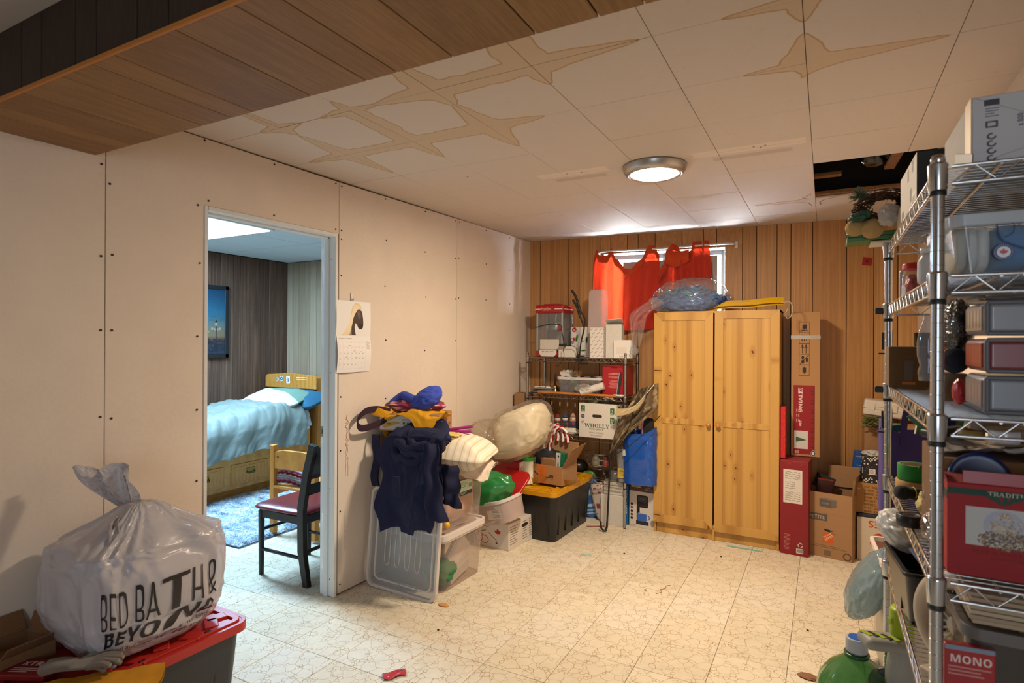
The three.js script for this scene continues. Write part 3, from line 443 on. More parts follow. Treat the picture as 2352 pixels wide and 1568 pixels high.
// ---------------------------------------------------------------- front left: red-lidded tote and what lies on it
const mTub = plastic('#2b2c30', 0.45), mRedLid = plastic('#b5241a', 0.4);
tote('charcoal ribbed storage tote with a red lid, standing under the shop bag by the wall', [-2.235, 0, -1.14], -0.03, 0.50, 0.77, 0.39, mRedLid, mTub, 7);
{
  const C = [-2.22, 0.395, -1.235], t = thing('plastic_bag', 'big knotted translucent white bag with black lettering resting on the red lid', 'bag', C);
  const knot = [0.02, 0.44, 0.0];
  const skin = (k) => (x, y, z) => {
    const a = Math.atan2(z, x), up = sm(0.15, 1, y), r = Math.sqrt(x * x + z * z);
    const e = (q) => Math.sign(q) * Math.abs(q) ** 0.58;
    let R = 0.222 * (1 + 0.14 * fbm(x * 1.3 + 3, y * 1.3, z * 1.3)) + 0.022 * ridge(x * 2.0, y * 1.6 + 5, z * 2.0);
    const fold = 0.03 * up * (0.4 + r) * (1 - Math.abs(nz(a * 3.6 + 2 * y, 4.4)) * 2.6) + 0.010 * Math.sin(a * 23 + 5 * fbm(x * 2, y * 2, z * 2)) * sm(0.1, 0.8, y);
    R += fold; R *= k;
    let px = e(x) * R * 0.98, pz = e(z) * R * 1.12, py = 0.22 + e(y) * (y > 0 ? 0.205 : 0.245) * k;
    py += 0.02 * fbm(x * 4, y * 4, z * 4) * (1 - up);
    if (y > 0.45) { const q = sm(0.45, 1, y); px = lerp(px, knot[0], q * 0.6); pz = lerp(pz, knot[2], q * 0.6); py += 0.05 * q * q; }
    const foot = 1 - 0.02 * sm(0, -1, y); px *= foot; pz *= foot;
    return [px, Math.max(py, 0.004), pz];
  };
  const mBag = M('#dcd8dc', 0.3, { transmission: 0.42, thickness: 0, ior: 1.4, bumpMap: rep(crumpleTex, 2, 1.5), bumpScale: 0.01, clearcoat: 0.4, clearcoatRoughness: 0.2 });
  part(t, 'bag_skin', lump(160, 90, skin(1)), mBag);
  part(t, 'contents', lump(64, 40, skin(0.9)), M('#c9c5d0', 0.9));
  // knot and the two ears above it
  part(t, 'knot', softLump(0.04, 0.024, 0.036, 0.2, 2.4, 1), mBag, [0.0, 0.452, 0.0]);
  part(t, 'bag_ear', sheet(16, 18, (u, v) => { const w = 0.11 * (1 - v) + 0.018 + 0.02 * Math.sin(v * 3), h = 0.17 * (1 - v); return [-0.01 - 0.10 * (1 - v) + (u - 0.5) * w * 1.25 + 0.01 * Math.sin(u * 17 + v * 3), 0.435 + h * 0.95 + 0.018 * Math.sin(u * 11) * (1 - v), (u - 0.5) * w * -0.9 + 0.024 * Math.sin(u * 14 + 4 * v) * (1 - v) + 0.02 + 0.05 * (1 - v)]; }, 0.0006), mBag);
  part(t, 'bag_ear', sheet(16, 18, (u, v) => { const q = v * 0.21, w = 0.02 + 0.07 * v; return [0.04 + 0.125 * sm(0, 0.7, v) + (u - 0.5) * w * 0.35, 0.445 - q * (0.3 + 0.8 * v) + 0.01 * Math.sin(u * 9), 0.075 + 0.12 * v ** 0.6 + (u - 0.5) * -w * 0.8]; }, 0.0006), mBag);
  // print: a patch of the same skin, a hair outside it
  const print = paint(1024, 512, (g, w, h) => {
    g.clearRect(0, 0, w, h); const c = '#17151a';
    txt(g, 'BED BATH &', 20, 110, 200, c, { a: 'left', sx: 0.8 }); txt(g, 'BEYOND', 20, 282, 196, c, { a: 'left', b: true, i: true, sx: 1.05 });
    txt(g, 'beyond any store of its kind.', 30, 405, 66, '#3a363c', { a: 'left', sx: 1.0 }); txt(g, 'beyond any store of its kind.', 70, 474, 44, c, { a: 'left', b: true, i: true, sx: 1.2 });
  });
  const f = skin(1.006), A0 = -0.62, A1 = 0.86;
  part(t, 'lettering', sheet(60, 30, (u, v) => { const a = lerp(A1, A0, u), el = lerp(0.10, -0.68, v), b = Math.PI / 2 - el, x = Math.sin(b) * Math.cos(a), y = Math.cos(b), z = Math.sin(b) * Math.sin(a), p = f(x, y, z); return [p[0] + 0.002 * x, p[1], p[2] + 0.002 * z]; }, 0), M('#ffffff', 0.35, { map: print, transparent: true }));
}
{ // open carton with gloves, yellow cloth and a red package at the very front
  const t = thing('cardboard_box', 'open brown cardboard box with raised flaps on the red lid beside the bag', 'box', [-2.385, 0.392, -0.925], 0.06);
  const m = mCardDark;
  part(t, 'box_body', join([rbox(0.17, 0.05, 0.004).translate(0, 0.025, 0.08), rbox(0.17, 0.05, 0.004).translate(0, 0.025, -0.08), rbox(0.004, 0.05, 0.16).translate(0.085, 0.025, 0), rbox(0.004, 0.05, 0.16).translate(-0.085, 0.025, 0), rbox(0.17, 0.004, 0.16).translate(0, 0.004, 0)]), m);
  part(t, 'flap', rbox(0.16, 0.07, 0.004), m, [0, 0.083, -0.09], [-0.35, 0, 0.1]);
  part(t, 'flap', rbox(0.004, 0.07, 0.15), m, [-0.098, 0.083, 0], [0, 0, 0.4]);
  part(t, 'flap', rbox(0.004, 0.06, 0.15), m, [0.105, 0.073, 0], [0, 0, -0.8]);
}
{
  const t = thing('knit_glove', 'pair of limp white knit work gloves lying on yellow cloth', 'glove', [-2.075, 0.418, -0.99], 0.5);
  const mk = cloth('#c4bab0', { bumpMap: rep(weaveTex, 10, 10), bumpScale: 0.003 });
  const hand = (z, y, s) => { const list = [softLump(0.055, 0.012, 0.038, 0.08, 2, s).translate(0, y, z)]; [-0.027, -0.009, 0.009, 0.027].forEach((o, i) => list.push(tube([[0.03, y, z + o], [0.07, y + 0.006, z + o * 1.2], [[0.105, 0.12, 0.115, 0.095][i], y - 0.002, z + o * 1.35]], 0.011, 12, 8))); list.push(tube([[-0.01, y, z - 0.03], [0.02, y + 0.004, z - 0.055], [0.05, y, z - 0.06]], 0.0105, 12, 8)); list.push(tube([[-0.03, y, z], [-0.08, y + 0.004, z + 0.004], [-0.12, y - 0.002, z + 0.006]], 0.021, 12, 10)); return join(list); };
  t.scale.setScalar(0.85); part(t, 'glove', hand(0, 0.014, 1), mk); part(t, 'glove', hand(0.03, 0.036, 5), mk, [0.015, 0, 0.01], [0, 0.25, 0.02]);
}
solo('yellow_cloth', 'bright yellow folded cloth hanging over the red tote end, under the gloves', 'cloth', sheet(40, 40, (u, v) => { const x = -0.19 + 0.38 * u, s = v * 0.42; const top = Math.min(s, 0.2), dn = Math.max(0, s - 0.2); return [x + 0.01 * Math.sin(v * 9), 0.012 * fbm(u * 5, v * 5, 2) - dn + 0.008 * Math.sin(u * 12) * v, top + 0.03 * Math.sin(u * 9) * sm(0.4, 1, v) * 0.4]; }, 0.012), cloth('#c98a12'), [-2.03, 0.405, -1.0], [0, 0.85, 0]);
{
  const t = thing('printed_packet', 'dark red packet with white print beside the gloves', 'packet', [-2.235, 0.395, -0.915], 0.45);
  part(t, 'packet_body', rbox(0.16, 0.018, 0.1, 0.004).translate(0, 0.009, 0), all(plastic('#7c1518'), { 2: printMat(128, 96, (g, w, h) => { fillBg(g, w, h, '#7c1518'); txt(g, 'XTRA', 64, 30, 30, '#e8dcd4', { b: true }); lines(g, 20, 54, 80, 3, 10, 4, '#d8c4bc'); }) }));
}
// ---------------------------------------------------------------- bedroom furniture
const pineTex = dt(512, (x, y) => { const w = x + 0.03 * (tl(x, y, 3, 21) - 0.5); let f = 0.5 + 0.5 * Math.sin((w * 14 + 0.9 * tl(x, y * 1, 4, 9)) * 6.28); f = 0.6 * f * tl(x, y, 5, 4) + 0.4 * tl(w, y * 0.5, 90, 5); const t = cl(f); return [lerp(0.93, 0.80, t), lerp(0.75, 0.565, t), lerp(0.455, 0.28, t)]; }, true);
const pine = (c, u = 0.7, v = 0.5, k = 0) => M(c, 0.42, { map: rep(pineTex, u, v, k * 0.31, k * 0.17) });
const mPineBed = pine('#f0d9b8', 1, 1, 1);
{ // captain's bed with drawers
  const t = thing('captains_bed', 'pine bed with drawers below and a bookcase headboard in the next room', 'bed', [-5.17, 0, -3.5]);
  part(t, 'bed_base', join([rbox(0.72, 0.46, 1.92, 0.006).translate(-0.02, 0.31, 0.02), rbox(0.64, 0.09, 1.86, 0.003).translate(-0.04, 0.045, 0.02)]), mPineBed);
  for (let k = 0; k < 4; k++) {
    const z = 0.74 - k * 0.47, d = part(t, 'drawer', join([rbox(0.014, 0.19, 0.40, 0.004), rbox(0.012, 0.14, 0.33, 0.003).translate(0.004, 0, 0)]), pine('#ead0a8', 0.6, 0.6, k), [0.342, 0.215, z]);
    part(d, 'drawer_handle', join([rbox(0.006, 0.05, 0.1, 0.003).translate(0.012, 0.02, 0), tube([[0.014, 0.02, -0.04], [0.03, -0.002, -0.036], [0.032, -0.004, 0], [0.03, -0.002, 0.036], [0.014, 0.02, 0.04]], 0.005, 24, 8)]), M('#94793c', 0.35, { metalness: 0.8 }));
  }
  const hb = part(t, 'headboard', (() => { const s = new THREE.Shape(); s.moveTo(-0.395, 0.95); s.lineTo(-0.395, 1.05); s.quadraticCurveTo(-0.39, 1.085, -0.35, 1.088); s.quadraticCurveTo(-0.1, 1.10, 0, 1.115); s.quadraticCurveTo(0.1, 1.10, 0.35, 1.088); s.quadraticCurveTo(0.39, 1.085, 0.395, 1.05); s.lineTo(0.395, 0.95); return join([new THREE.ExtrudeGeometry(s, { depth: 0.018, bevelSize: 0.003, bevelThickness: 0.003, bevelSegments: 2 }).translate(0, 0, -0.985), rbox(0.78, 0.016, 0.22, 0.003).translate(0, 1.06, -1.1), rbox(0.018, 1.06, 0.22, 0.003).translate(-0.386, 0.53, -1.1), rbox(0.018, 1.06, 0.22, 0.003).translate(0.386, 0.53, -1.1), rbox(0.78, 0.016, 0.22, 0.003).translate(0, 0.78, -1.1), rbox(0.78, 1.05, 0.008, 0.002).translate(0, 0.53, -1.21), rbox(0.76, 0.78, 0.02, 0.003).translate(0, 0.39, -0.99)]); })(), pine('#d6ba92', 1.2, 1.2, 3));
  for (const [x, y, r, c] of [[-0.135, 1.045, 0.028, '#23386e'], [-0.2, 1.035, 0.02, '#1c1c22']]) part(hb, 'sticker', cyl(r, r, 0.0012, 20).rotateX(Math.PI / 2), printMat(64, 64, (g, w, h) => { fillBg(g, w, h, '#dfe6f2'); g.fillStyle = c; g.beginPath(); g.arc(32, 32, 24, 0, 7); g.fill(); g.fillStyle = '#cfe0f4'; g.beginPath(); g.arc(30, 30, 10, 0, 7); g.fill(); }), [x, y, -0.9635]);
  part(hb, 'sticker', rbox(0.055, 0.075, 0.0012, 0.0005), printMat(64, 64, (g, w, h) => { fillBg(g, w, h, '#e6edf4'); g.fillStyle = '#7fa7cf'; g.fillRect(10, 8, 22, 46); g.fillStyle = '#40506e'; g.fillRect(34, 20, 20, 34); g.fillStyle = '#c58a8a'; g.fillRect(16, 26, 12, 10); }), [-0.03, 1.035, -0.9635], [0, 0, 0.06]);
  part(hb, 'sticker', rbox(0.16, 0.006, 0.001, 0.0005), M('#f8dcae', 0.4), [0.18, 1.065, -0.9635]);  // thin pale strips across the headboard, here and below
  part(hb, 'sticker', rbox(0.16, 0.004, 0.001, 0.0005), M('#f8dcae', 0.4), [0.18, 1.045, -0.9635]);
  part(t, 'mattress', rbox(0.8, 0.16, 1.88, 0.05, 4), M('#d5dde4', 0.9), [0, 0.6, 0.03]);
}
solo('comforter', 'puffy pale green quilted comforter spread over the bed', 'comforter', sheet(90, 120, (u, v) => {
  const z = 1.02 - v * 1.72, over = u < 0.66 ? u / 0.66 : 1, dn = Math.max(0, (u - 0.66) / 0.34), seg = v * 8;
  const q = 0.02 * (Math.abs(Math.sin(seg * Math.PI)) ** 0.5) + 0.01 * (Math.abs(Math.sin(u * 5.2 * Math.PI)) ** 0.5);
  const heap = 0.09 * sm(0.55, 0.85, v) * (0.6 + 0.4 * Math.sin(u * 4)) + 0.02 * sm(0.0, 0.2, 1 - v);
  const w = 0.034 * fbm(u * 6, v * 14, 1.3) + 0.024 * ridge(u * 4 + v * 8, v * 6, 3, 2);
  const round = Math.sin(Math.min(1, dn * 2.4) * Math.PI / 2);
  return [-0.385 + 0.835 * over + 0.075 * round + 0.018 * Math.sin(v * 31 + 3 * u) * dn + w * dn, 0.7 + q + heap * (1 - dn) + w * (1 - dn * 0.5) - 0.33 * dn * (0.88 + 0.10 * Math.sin(v * 5 + 1)) - 0.03 * dn * round, z + 0.01 * fbm(u * 5, v * 5, 7)];
}, 0.02), M('#79817a', 0.75, { sheen: 0.4, sheenColor: new THREE.Color('#cfe6e4'), sheenRoughness: 0.5, bumpMap: rep(grainTex, 5, 8), bumpScale: 0.001 }), [-5.17, 0, -3.5]);
const pillowGeo = (w, h, d, s) => lump(64, 40, (x, y, z) => { const e = (t, p) => Math.sign(t) * Math.abs(t) ** p, px = e(x, 0.45), pz = e(z, 0.45); const edge = Math.max(Math.abs(px), Math.abs(pz)); return [px * w / 2 * (1 + 0.06 * Math.abs(px * pz)), y * h * (1 - 0.75 * edge ** 3) * (1 + 0.18 * fbm(x * 2 + s, y * 2, z * 2)), pz * d / 2 * (1 + 0.06 * Math.abs(px * pz))]; });
{
  const t = thing('pillow', 'plump white pillow with a green end leaning at the head of the bed', 'pillow', [-5.02, 0.86, -4.16], 0.1); t.rotation.x = 0.22; t.rotation.z = -0.05;
  const m = M('#ffffff', 0.9, { map: paint(256, 128, (g, w, h) => { fillBg(g, w, h, '#c4c2b8'); g.fillStyle = '#6f8a78'; g.fillRect(150, 0, 106, h); g.fillRect(0, 0, 6, h); g.strokeStyle = '#b9c8cb'; g.lineWidth = 2; g.strokeRect(96, 20, 40, 90); }) });
  part(t, 'pillow_case', pillowGeo(0.66, 0.1, 0.42, 1).rotateY(0.1), m);
}
solo('pillow', 'deep blue pillow tucked behind the white and green one', 'pillow', pillowGeo(0.5, 0.085, 0.34, 6), M('#24566e', 0.9), [-4.86, 0.845, -4.36], [0.3, 0, -0.05]);
solo('bed_sheet', 'crumpled white patterned sheet at the edge of the bed below the pillows', 'sheet', sheet(30, 30, (u, v) => [-4.86 + 0.14 * u + 0.02 * Math.sin(v * 9), 0.82 - 0.24 * u * u + 0.012 * ridge(u * 4, v * 5, 1), -4.36 + 0.26 * v], 0.012), M('#ffffff', 0.9, { map: paint(128, 128, (g, w, h) => { fillBg(g, w, h, '#c9d0dc'); for (let k = 0; k < 60; k++) { g.fillStyle = ['#7c8ba8', '#a04a60', '#e4e8ee'][k % 3]; g.fillRect(rr(0, 128), rr(0, 128), rr(3, 12), rr(2, 5)); } }) }));
{ // shag rug
  const map = paint(512, 512, (g, w, h) => { fillBg(g, w, h, '#7c92ac'); for (let k = 0; k < 26000; k++) { const x = rr(0, w), y = rr(0, h), n = fbm(x / 60, y / 22, 3) + 0.25 * rnd(); g.strokeStyle = n > 0.22 ? '#cfcfcb' : n > -0.02 ? '#a9aeb2' : n > -0.16 ? '#76828e' : '#525e6c'; g.lineWidth = rr(1.2, 2.6); g.beginPath(); g.moveTo(x, y); g.lineTo(x + rr(-9, 9), y + rr(-7, 7)); g.stroke(); } });
  const t = thing('shag_rug', 'blue and white streaked shag rug on the bedroom floor beside the bed', 'rug', [-4.23, 0.003, -3.52]);
  part(t, 'rug_pile', sheet(150, 190, (u, v) => { const e = Math.min(u, 1 - u, v, 1 - v); return [-0.60 + 1.2 * u + 0.006 * nz(v * 60, u * 3), 0.004 + 0.02 * sm(0, 0.02, e) + 0.012 * nz(u * 75, v * 95, 1) + 0.008 * nz(u * 30, v * 38, 5), -0.82 + 1.64 * v + 0.006 * nz(u * 60, v * 3)]; }, 0.004), M('#ffffff', 1, { map, bumpMap: rep(grainTex, 3, 4), bumpScale: 0.01 }));
  part(t, 'rug_binding', join([rbox(1.22, 0.006, 0.012), rbox(1.22, 0.006, 0.012), rbox(0.012, 0.006, 1.66), rbox(0.012, 0.006, 1.66)].map((g, k) => g.translate([0, 0, 0.61, -0.61][k], 0.004, [0.828, -0.828, 0, 0][k]))), M('#2a3342', 0.9));
}
{ // old dark chair with a red seat, its back to the doorway wall
  const t = thing('dining_chair', 'old dark wooden chair with a dark red vinyl seat just inside the doorway', 'chair', [-2.925, 0, -2.66], 0);
  const mW = M('#20140c', 0.5, { bumpMap: rep(grainTex, 1, 2), bumpScale: 0.0008 });
  const fl = (z) => { const g = new THREE.CylinderGeometry(0.019, 0.015, 0.4, 4).rotateY(Math.PI / 4); return g.translate(-0.185, 0.2, z); };
  part(t, 'leg', fl(0.19), mW); part(t, 'leg', fl(-0.19), mW);
  const rear = (z) => slab([[0.2, 0], [0.235, 0], [0.2, 0.2], [0.195, 0.45], [0.235, 0.66], [0.29, 0.84], [0.245, 0.85], [0.195, 0.68], [0.15, 0.46], [0.155, 0.2]], 0.028, 0.003).translate(0, 0, z - 0.014);
  part(t, 'leg', rear(0.19), mW); part(t, 'leg', rear(-0.19), mW);
  part(t, 'seat_frame', join([rbox(0.39, 0.05, 0.02).translate(0, 0.385, 0.19), rbox(0.39, 0.05, 0.02).translate(0, 0.385, -0.19), rbox(0.02, 0.05, 0.38).translate(-0.19, 0.385, 0), rbox(0.02, 0.05, 0.38).translate(0.17, 0.385, 0)]), mW);
  part(t, 'seat', lump(56, 28, (x, y, z) => { const e = (q) => Math.sign(q) * Math.abs(q) ** 0.3; return [e(x) * 0.222 * (1 - 0.0 * z) - 0.02, 0.425 + y * 0.024 * (y > 0 ? 1.1 : 0.7), e(z) * (0.222 - 0.012 * e(x))]; }), M('#7a1424', 0.3, { clearcoat: 0.3, clearcoatRoughness: 0.25, bumpMap: rep(grainTex, 2, 2), bumpScale: 0.0006 }));
  part(t, 'stretcher', rod([-0.185, 0.16, 0.19], [0.17, 0.16, 0.19], 0.011), mW); part(t, 'stretcher', rod([-0.185, 0.16, -0.19], [0.17, 0.16, -0.19], 0.011), mW);
  part(t, 'stretcher', rod([-0.185, 0.28, -0.19], [-0.185, 0.28, 0.19], 0.011), mW); part(t, 'stretcher', rod([0.175, 0.19, -0.19], [0.175, 0.19, 0.19], 0.011), mW);
  part(t, 'back_slat', sheet(10, 10, (u, v) => [0.268 - 0.1 * v * v - 0.012 * Math.sin(u * Math.PI), 0.83 - 0.20 * v, -0.18 + 0.36 * u], 0.016), mW);
  part(t, 'back_slat', sheet(10, 6, (u, v) => [0.205 - 0.012 * Math.sin(u * Math.PI), 0.6 - 0.06 * v, -0.18 + 0.36 * u], 0.014), mW);
}
{ // low pine chair seen from behind
  const t = thing('childs_chair', 'low knotty pine chair standing on the rug behind the dark chair', 'chair', [-3.46, 0.02, -3.2], 0.05);
  const m = pine('#eccb94', 0.5, 0.9, 4);
  for (const x of [-0.205, 0.205]) { part(t, 'leg', rbox(0.042, 0.66, 0.042, 0.005), m, [x, 0.33, 0.18]); part(t, 'leg', rbox(0.042, 0.34, 0.042, 0.005), m, [x, 0.17, -0.18]); }
  part(t, 'back_rail', slab([[-0.185, 0.5], [0.185, 0.5], [0.185, 0.62], [0.1, 0.635], [-0.1, 0.635], [-0.185, 0.62]], 0.02, 0.003), m, [0, -0.01, 0.17]);
  part(t, 'seat', rbox(0.44, 0.022, 0.4, 0.006), m, [0, 0.35, 0]);
  part(t, 'side_rail', rbox(0.02, 0.05, 0.34, 0.003), m, [-0.2, 0.31, 0]); part(t, 'side_rail', rbox(0.02, 0.05, 0.34, 0.003), m, [0.2, 0.31, 0]);
  part(t, 'knot', cyl(0.01, 0.01, 0.001, 14).rotateX(Math.PI / 2), M('#6d4322', 0.6), [-0.15, 0.575, 0.1945]);
}
solo('crochet_blanket', 'white, pink and crimson zigzag crocheted blanket hanging at the back of the low pine chair', 'blanket', sheet(60, 60, (u, v) => { const x = -0.17 + 0.34 * u; return [x + 0.012 * Math.sin(v * 7) - 0.02 * v * (1 - u), 0.545 - 0.16 * v + 0.012 * Math.sin(u * 7), 0.09 + 0.05 * Math.sin(v * 2.2) + 0.004 * Math.sin(v * 60) + 0.01 * Math.sin(u * 9)]; }, 0.012), M('#ffffff', 0.95, { map: paint(256, 256, (g, w, h) => { const c = ['#b01840', '#e8e4e2', '#e8e4e2', '#e09ab4', '#a81538', '#e8e4e2', '#dcd6d4', '#e09ab4', '#a81538', '#e8e4e2']; for (let k = 11; k >= -1; k--) { g.fillStyle = c[((k % 10) + 10) % 10]; g.beginPath(); g.moveTo(0, 0); for (let i = 0; i <= 16; i++) g.lineTo(i * 16, k * 26 + 26 + (i % 2 ? 12 : 0)); g.lineTo(w, 0); g.closePath(); g.fill(); } }), bumpMap: rep(weaveTex, 6, 6), bumpScale: 0.004 }), [-3.455, 0, -3.17], [0, 0.05, 0]);
{ // framed street-lamp painting on the dark wall
  const t = thing('framed_painting', 'framed painting of an ornate street lamp under a blue evening sky', 'painting', [-5.57, 1.66, -3.66], Math.PI / 2);
  const m = printMat(512, 512, (g, w, h) => {
    const gr = g.createLinearGradient(0, 0, 0, h); gr.addColorStop(0, '#1d5f86'); gr.addColorStop(0.35, '#3d93b4'); gr.addColorStop(0.58, '#93a39a'); gr.addColorStop(0.72, '#c79a6c'); gr.addColorStop(0.8, '#54484e'); gr.addColorStop(1, '#2b4a6e'); g.fillStyle = gr; g.fillRect(0, 0, w, h);
    for (let k = 0; k < 1500; k++) { const y = rr(0, h * 0.75); g.fillStyle = `rgba(${y < 250 ? '30,90,140' : '200,170,130'},${rr(0.03, 0.16)})`; g.fillRect(rr(0, w), y, rr(8, 46), rr(2, 8)); }
    for (let k = 0; k < 900; k++) { const y = rr(h * 0.76, h); g.fillStyle = ['rgba(40,44,66,.4)', 'rgba(90,120,160,.3)', 'rgba(190,140,80,.25)', 'rgba(20,22,34,.4)'][k % 4]; g.fillRect(rr(0, w), y, rr(6, 30), rr(3, 9)); }
    const lampAt = (x, y, s) => { g.fillStyle = '#2e3a4e'; g.fillRect(x - 5 * s, y, 10 * s, 190 * s); g.fillRect(x - 22 * s, y + 150 * s, 44 * s, 60 * s); g.fillStyle = '#4a3c34'; g.fillRect(x - 42 * s, y + 34 * s, 84 * s, 6 * s); for (const [a, b, r] of [[0, -14, 17], [-40, 24, 15], [40, 24, 15], [-16, 30, 13], [18, 30, 13]]) { g.fillStyle = '#e8b98a'; g.beginPath(); g.arc(x + a * s, y + b * s, r * s, 0, 7); g.fill(); g.fillStyle = '#fff0d0'; g.beginPath(); g.arc(x + a * s - 2, y + b * s - 2, r * 0.5 * s, 0, 7); g.fill(); } g.fillStyle = '#2b2420'; g.beginPath(); g.moveTo(x - 14 * s, y - 28 * s); g.lineTo(x, y - 52 * s); g.lineTo(x + 14 * s, y - 28 * s); g.fill(); };
    lampAt(425, 290, 0.95); lampAt(342, 330, 0.35);
  }, 0.5);
  m.color.set('#8c8c8c'); part(t, 'canvas_picture', rbox(0.58, 0.68, 0.012, 0.002), all(m), [0, 0, 0.004]);
  part(t, 'picture_frame', join([rbox(0.66, 0.04, 0.028, 0.004).translate(0, 0.355, 0.008), rbox(0.66, 0.04, 0.028, 0.004).translate(0, -0.355, 0.008), rbox(0.04, 0.75, 0.028, 0.004).translate(0.31, 0, 0.008), rbox(0.04, 0.75, 0.028, 0.004).translate(-0.31, 0, 0.008)]), mBlack);
}
{ // wall calendar beside the door, and its hook
  const P = (z, y, x = 0.004) => { const c = Math.cos(-0.0309), s = Math.sin(-0.0309); const lz = (z + 4.789) / 0.9995; return [-2.389 + x * c + lz * s, y, -4.789 - x * s + lz * c]; };
  const t = thing('wall_calendar', 'open wall calendar with a dark horse with a pale mane, hung beside the door frame', 'calendar', P(-2.577, 1.492), Math.PI / 2 - 0.0309);
  const top = printMat(256, 256, (g, w, h) => {
    fillBg(g, w, h, '#eceae8');
    const poly = (c, P) => { g.fillStyle = c; g.beginPath(); P.forEach((p, i) => (i ? g.lineTo(p[0], p[1]) : g.moveTo(p[0], p[1]))); g.closePath(); g.fill(); };
    poly('#e3cda6', [[40, 250], [60, 225], [92, 160], [104, 90], [118, 40], [138, 14], [166, 14], [182, 34], [184, 66], [168, 60], [140, 74], [124, 130], [112, 190], [96, 232], [88, 250]]);
    poly('#4a3a35', [[130, 76], [150, 62], [168, 58], [186, 72], [192, 100], [196, 128], [198, 164], [196, 190], [188, 204], [170, 206], [160, 196], [150, 176], [138, 160], [132, 190], [138, 226], [144, 250], [92, 250], [104, 214], [114, 170], [122, 120]]);
    poly('#6b5850', [[150, 76], [166, 66], [176, 80], [178, 120], [168, 130], [154, 104]]); poly('#2c221f', [[168, 160], [194, 164], [194, 196], [176, 204], [164, 190]]);
    g.fillStyle = '#171210'; g.beginPath(); g.arc(142, 92, 5, 0, 7); g.fill();
    g.strokeStyle = '#f1e2c4'; g.lineWidth = 2; for (let k = 0; k < 16; k++) { g.beginPath(); g.moveTo(132 + k * 3, 20 + k); g.quadraticCurveTo(110 - k, 120, 50 + k * 4, 246); g.stroke(); }
  });
  const low = printMat(256, 256, (g, w, h) => {
    fillBg(g, w, h, '#ece8e6'); txt(g, 'October / Octobre', 14, 18, 12, '#3a3434', { a: 'left' }); g.strokeStyle = '#cfc9c6'; g.lineWidth = 1;
    for (let k = 0; k <= 7; k++) { g.beginPath(); g.moveTo(10 + k * 29, 36); g.lineTo(10 + k * 29, 232); g.stroke(); } for (let k = 0; k <= 5; k++) { g.beginPath(); g.moveTo(10, 36 + k * 39); g.lineTo(213, 36 + k * 39); g.stroke(); }
    let n = 1; for (let r = 0; r < 5; r++) for (let c = r ? 0 : 2; c < 7 && n < 32; c++) txt(g, String(n++), 16 + c * 29, 45 + r * 39, 9, '#4a4444');
    g.fillStyle = '#c77'; for (const [x, y] of [[78, 66], [150, 70], [112, 104], [128, 112], [164, 110], [52, 146], [126, 150]]) g.fillRect(x, y, 18, 3); lines(g, 220, 40, 28, 8, 7, 2, '#8a8482');
  });
  part(t, 'calendar_page', sheet(12, 12, (u, v) => [-0.137 + 0.274 * u, 0.206 * (1 - v), 0.004 + 0.004 * Math.sin(v * 3)], 0.003), top);
  part(t, 'calendar_page', sheet(12, 12, (u, v) => [-0.135 + 0.27 * u, -0.212 * v, 0.006 + 0.012 * Math.sin(v * 3.1) + 0.006 * v * Math.sin(u * 5)], 0.003), low);
  solo('adhesive_hook', 'small white stick-on hook holding the calendar', 'hook', join([rbox(0.018, 0.05, 0.006, 0.0028), tube([[0, -0.012, 0.003], [0, -0.02, 0.014], [0, -0.008, 0.017]], 0.003, 10, 8)]), mWhite, P(-2.565, 1.722, 0.0045), [0, Math.PI / 2 - 0.0309, 0]);
}
// ---------------------------------------------------------------- heap by the left wall
function clearBin(label, pos, ry, w, d, h, mat, lidded, o = {}) {
  const t = thing(o.name ?? 'clear_bin', label, 'bin', pos, ry);
  part(t, 'bin_wall', shell(w * 0.9, d * 0.9, w * 0.98, d * 0.98, h, o.r ?? 0.05), mat);
  part(t, 'bin_rim', ring(w, d, (o.r ?? 0.05) + 0.005, 0.012, 0.018).translate(0, h - 0.02, 0), o.rim ?? mRim);
  if (lidded) part(t, 'lid', join([plate(w - 0.02, d - 0.02, 0.045, 0.006).translate(0, h + 0.006, 0), ring(w + 0.012, d + 0.012, 0.055, 0.012, 0.03).translate(0, h - 0.006, 0)]), mRim);
  return t;
}
const BINX = -2.17, BINZ = -2.985;
clearBin('lower clear storage bin with a lid on the floor, holding packets and green cloth', [BINX, 0.002, BINZ], -0.03, 0.51, 0.46, 0.315, M('#eee6e2', 0.2, { transmission: 0.88, thickness: 0, ior: 1.35 }), true);
clearBin('upper clear storage bin without a lid, stuffed with clothes, standing on the lower bin', [BINX, 0.36, BINZ - 0.005], -0.03, 0.52, 0.45, 0.335, M('#f0e6e0', 0.22, { transmission: 0.85, thickness: 0, ior: 1.35 }), false);
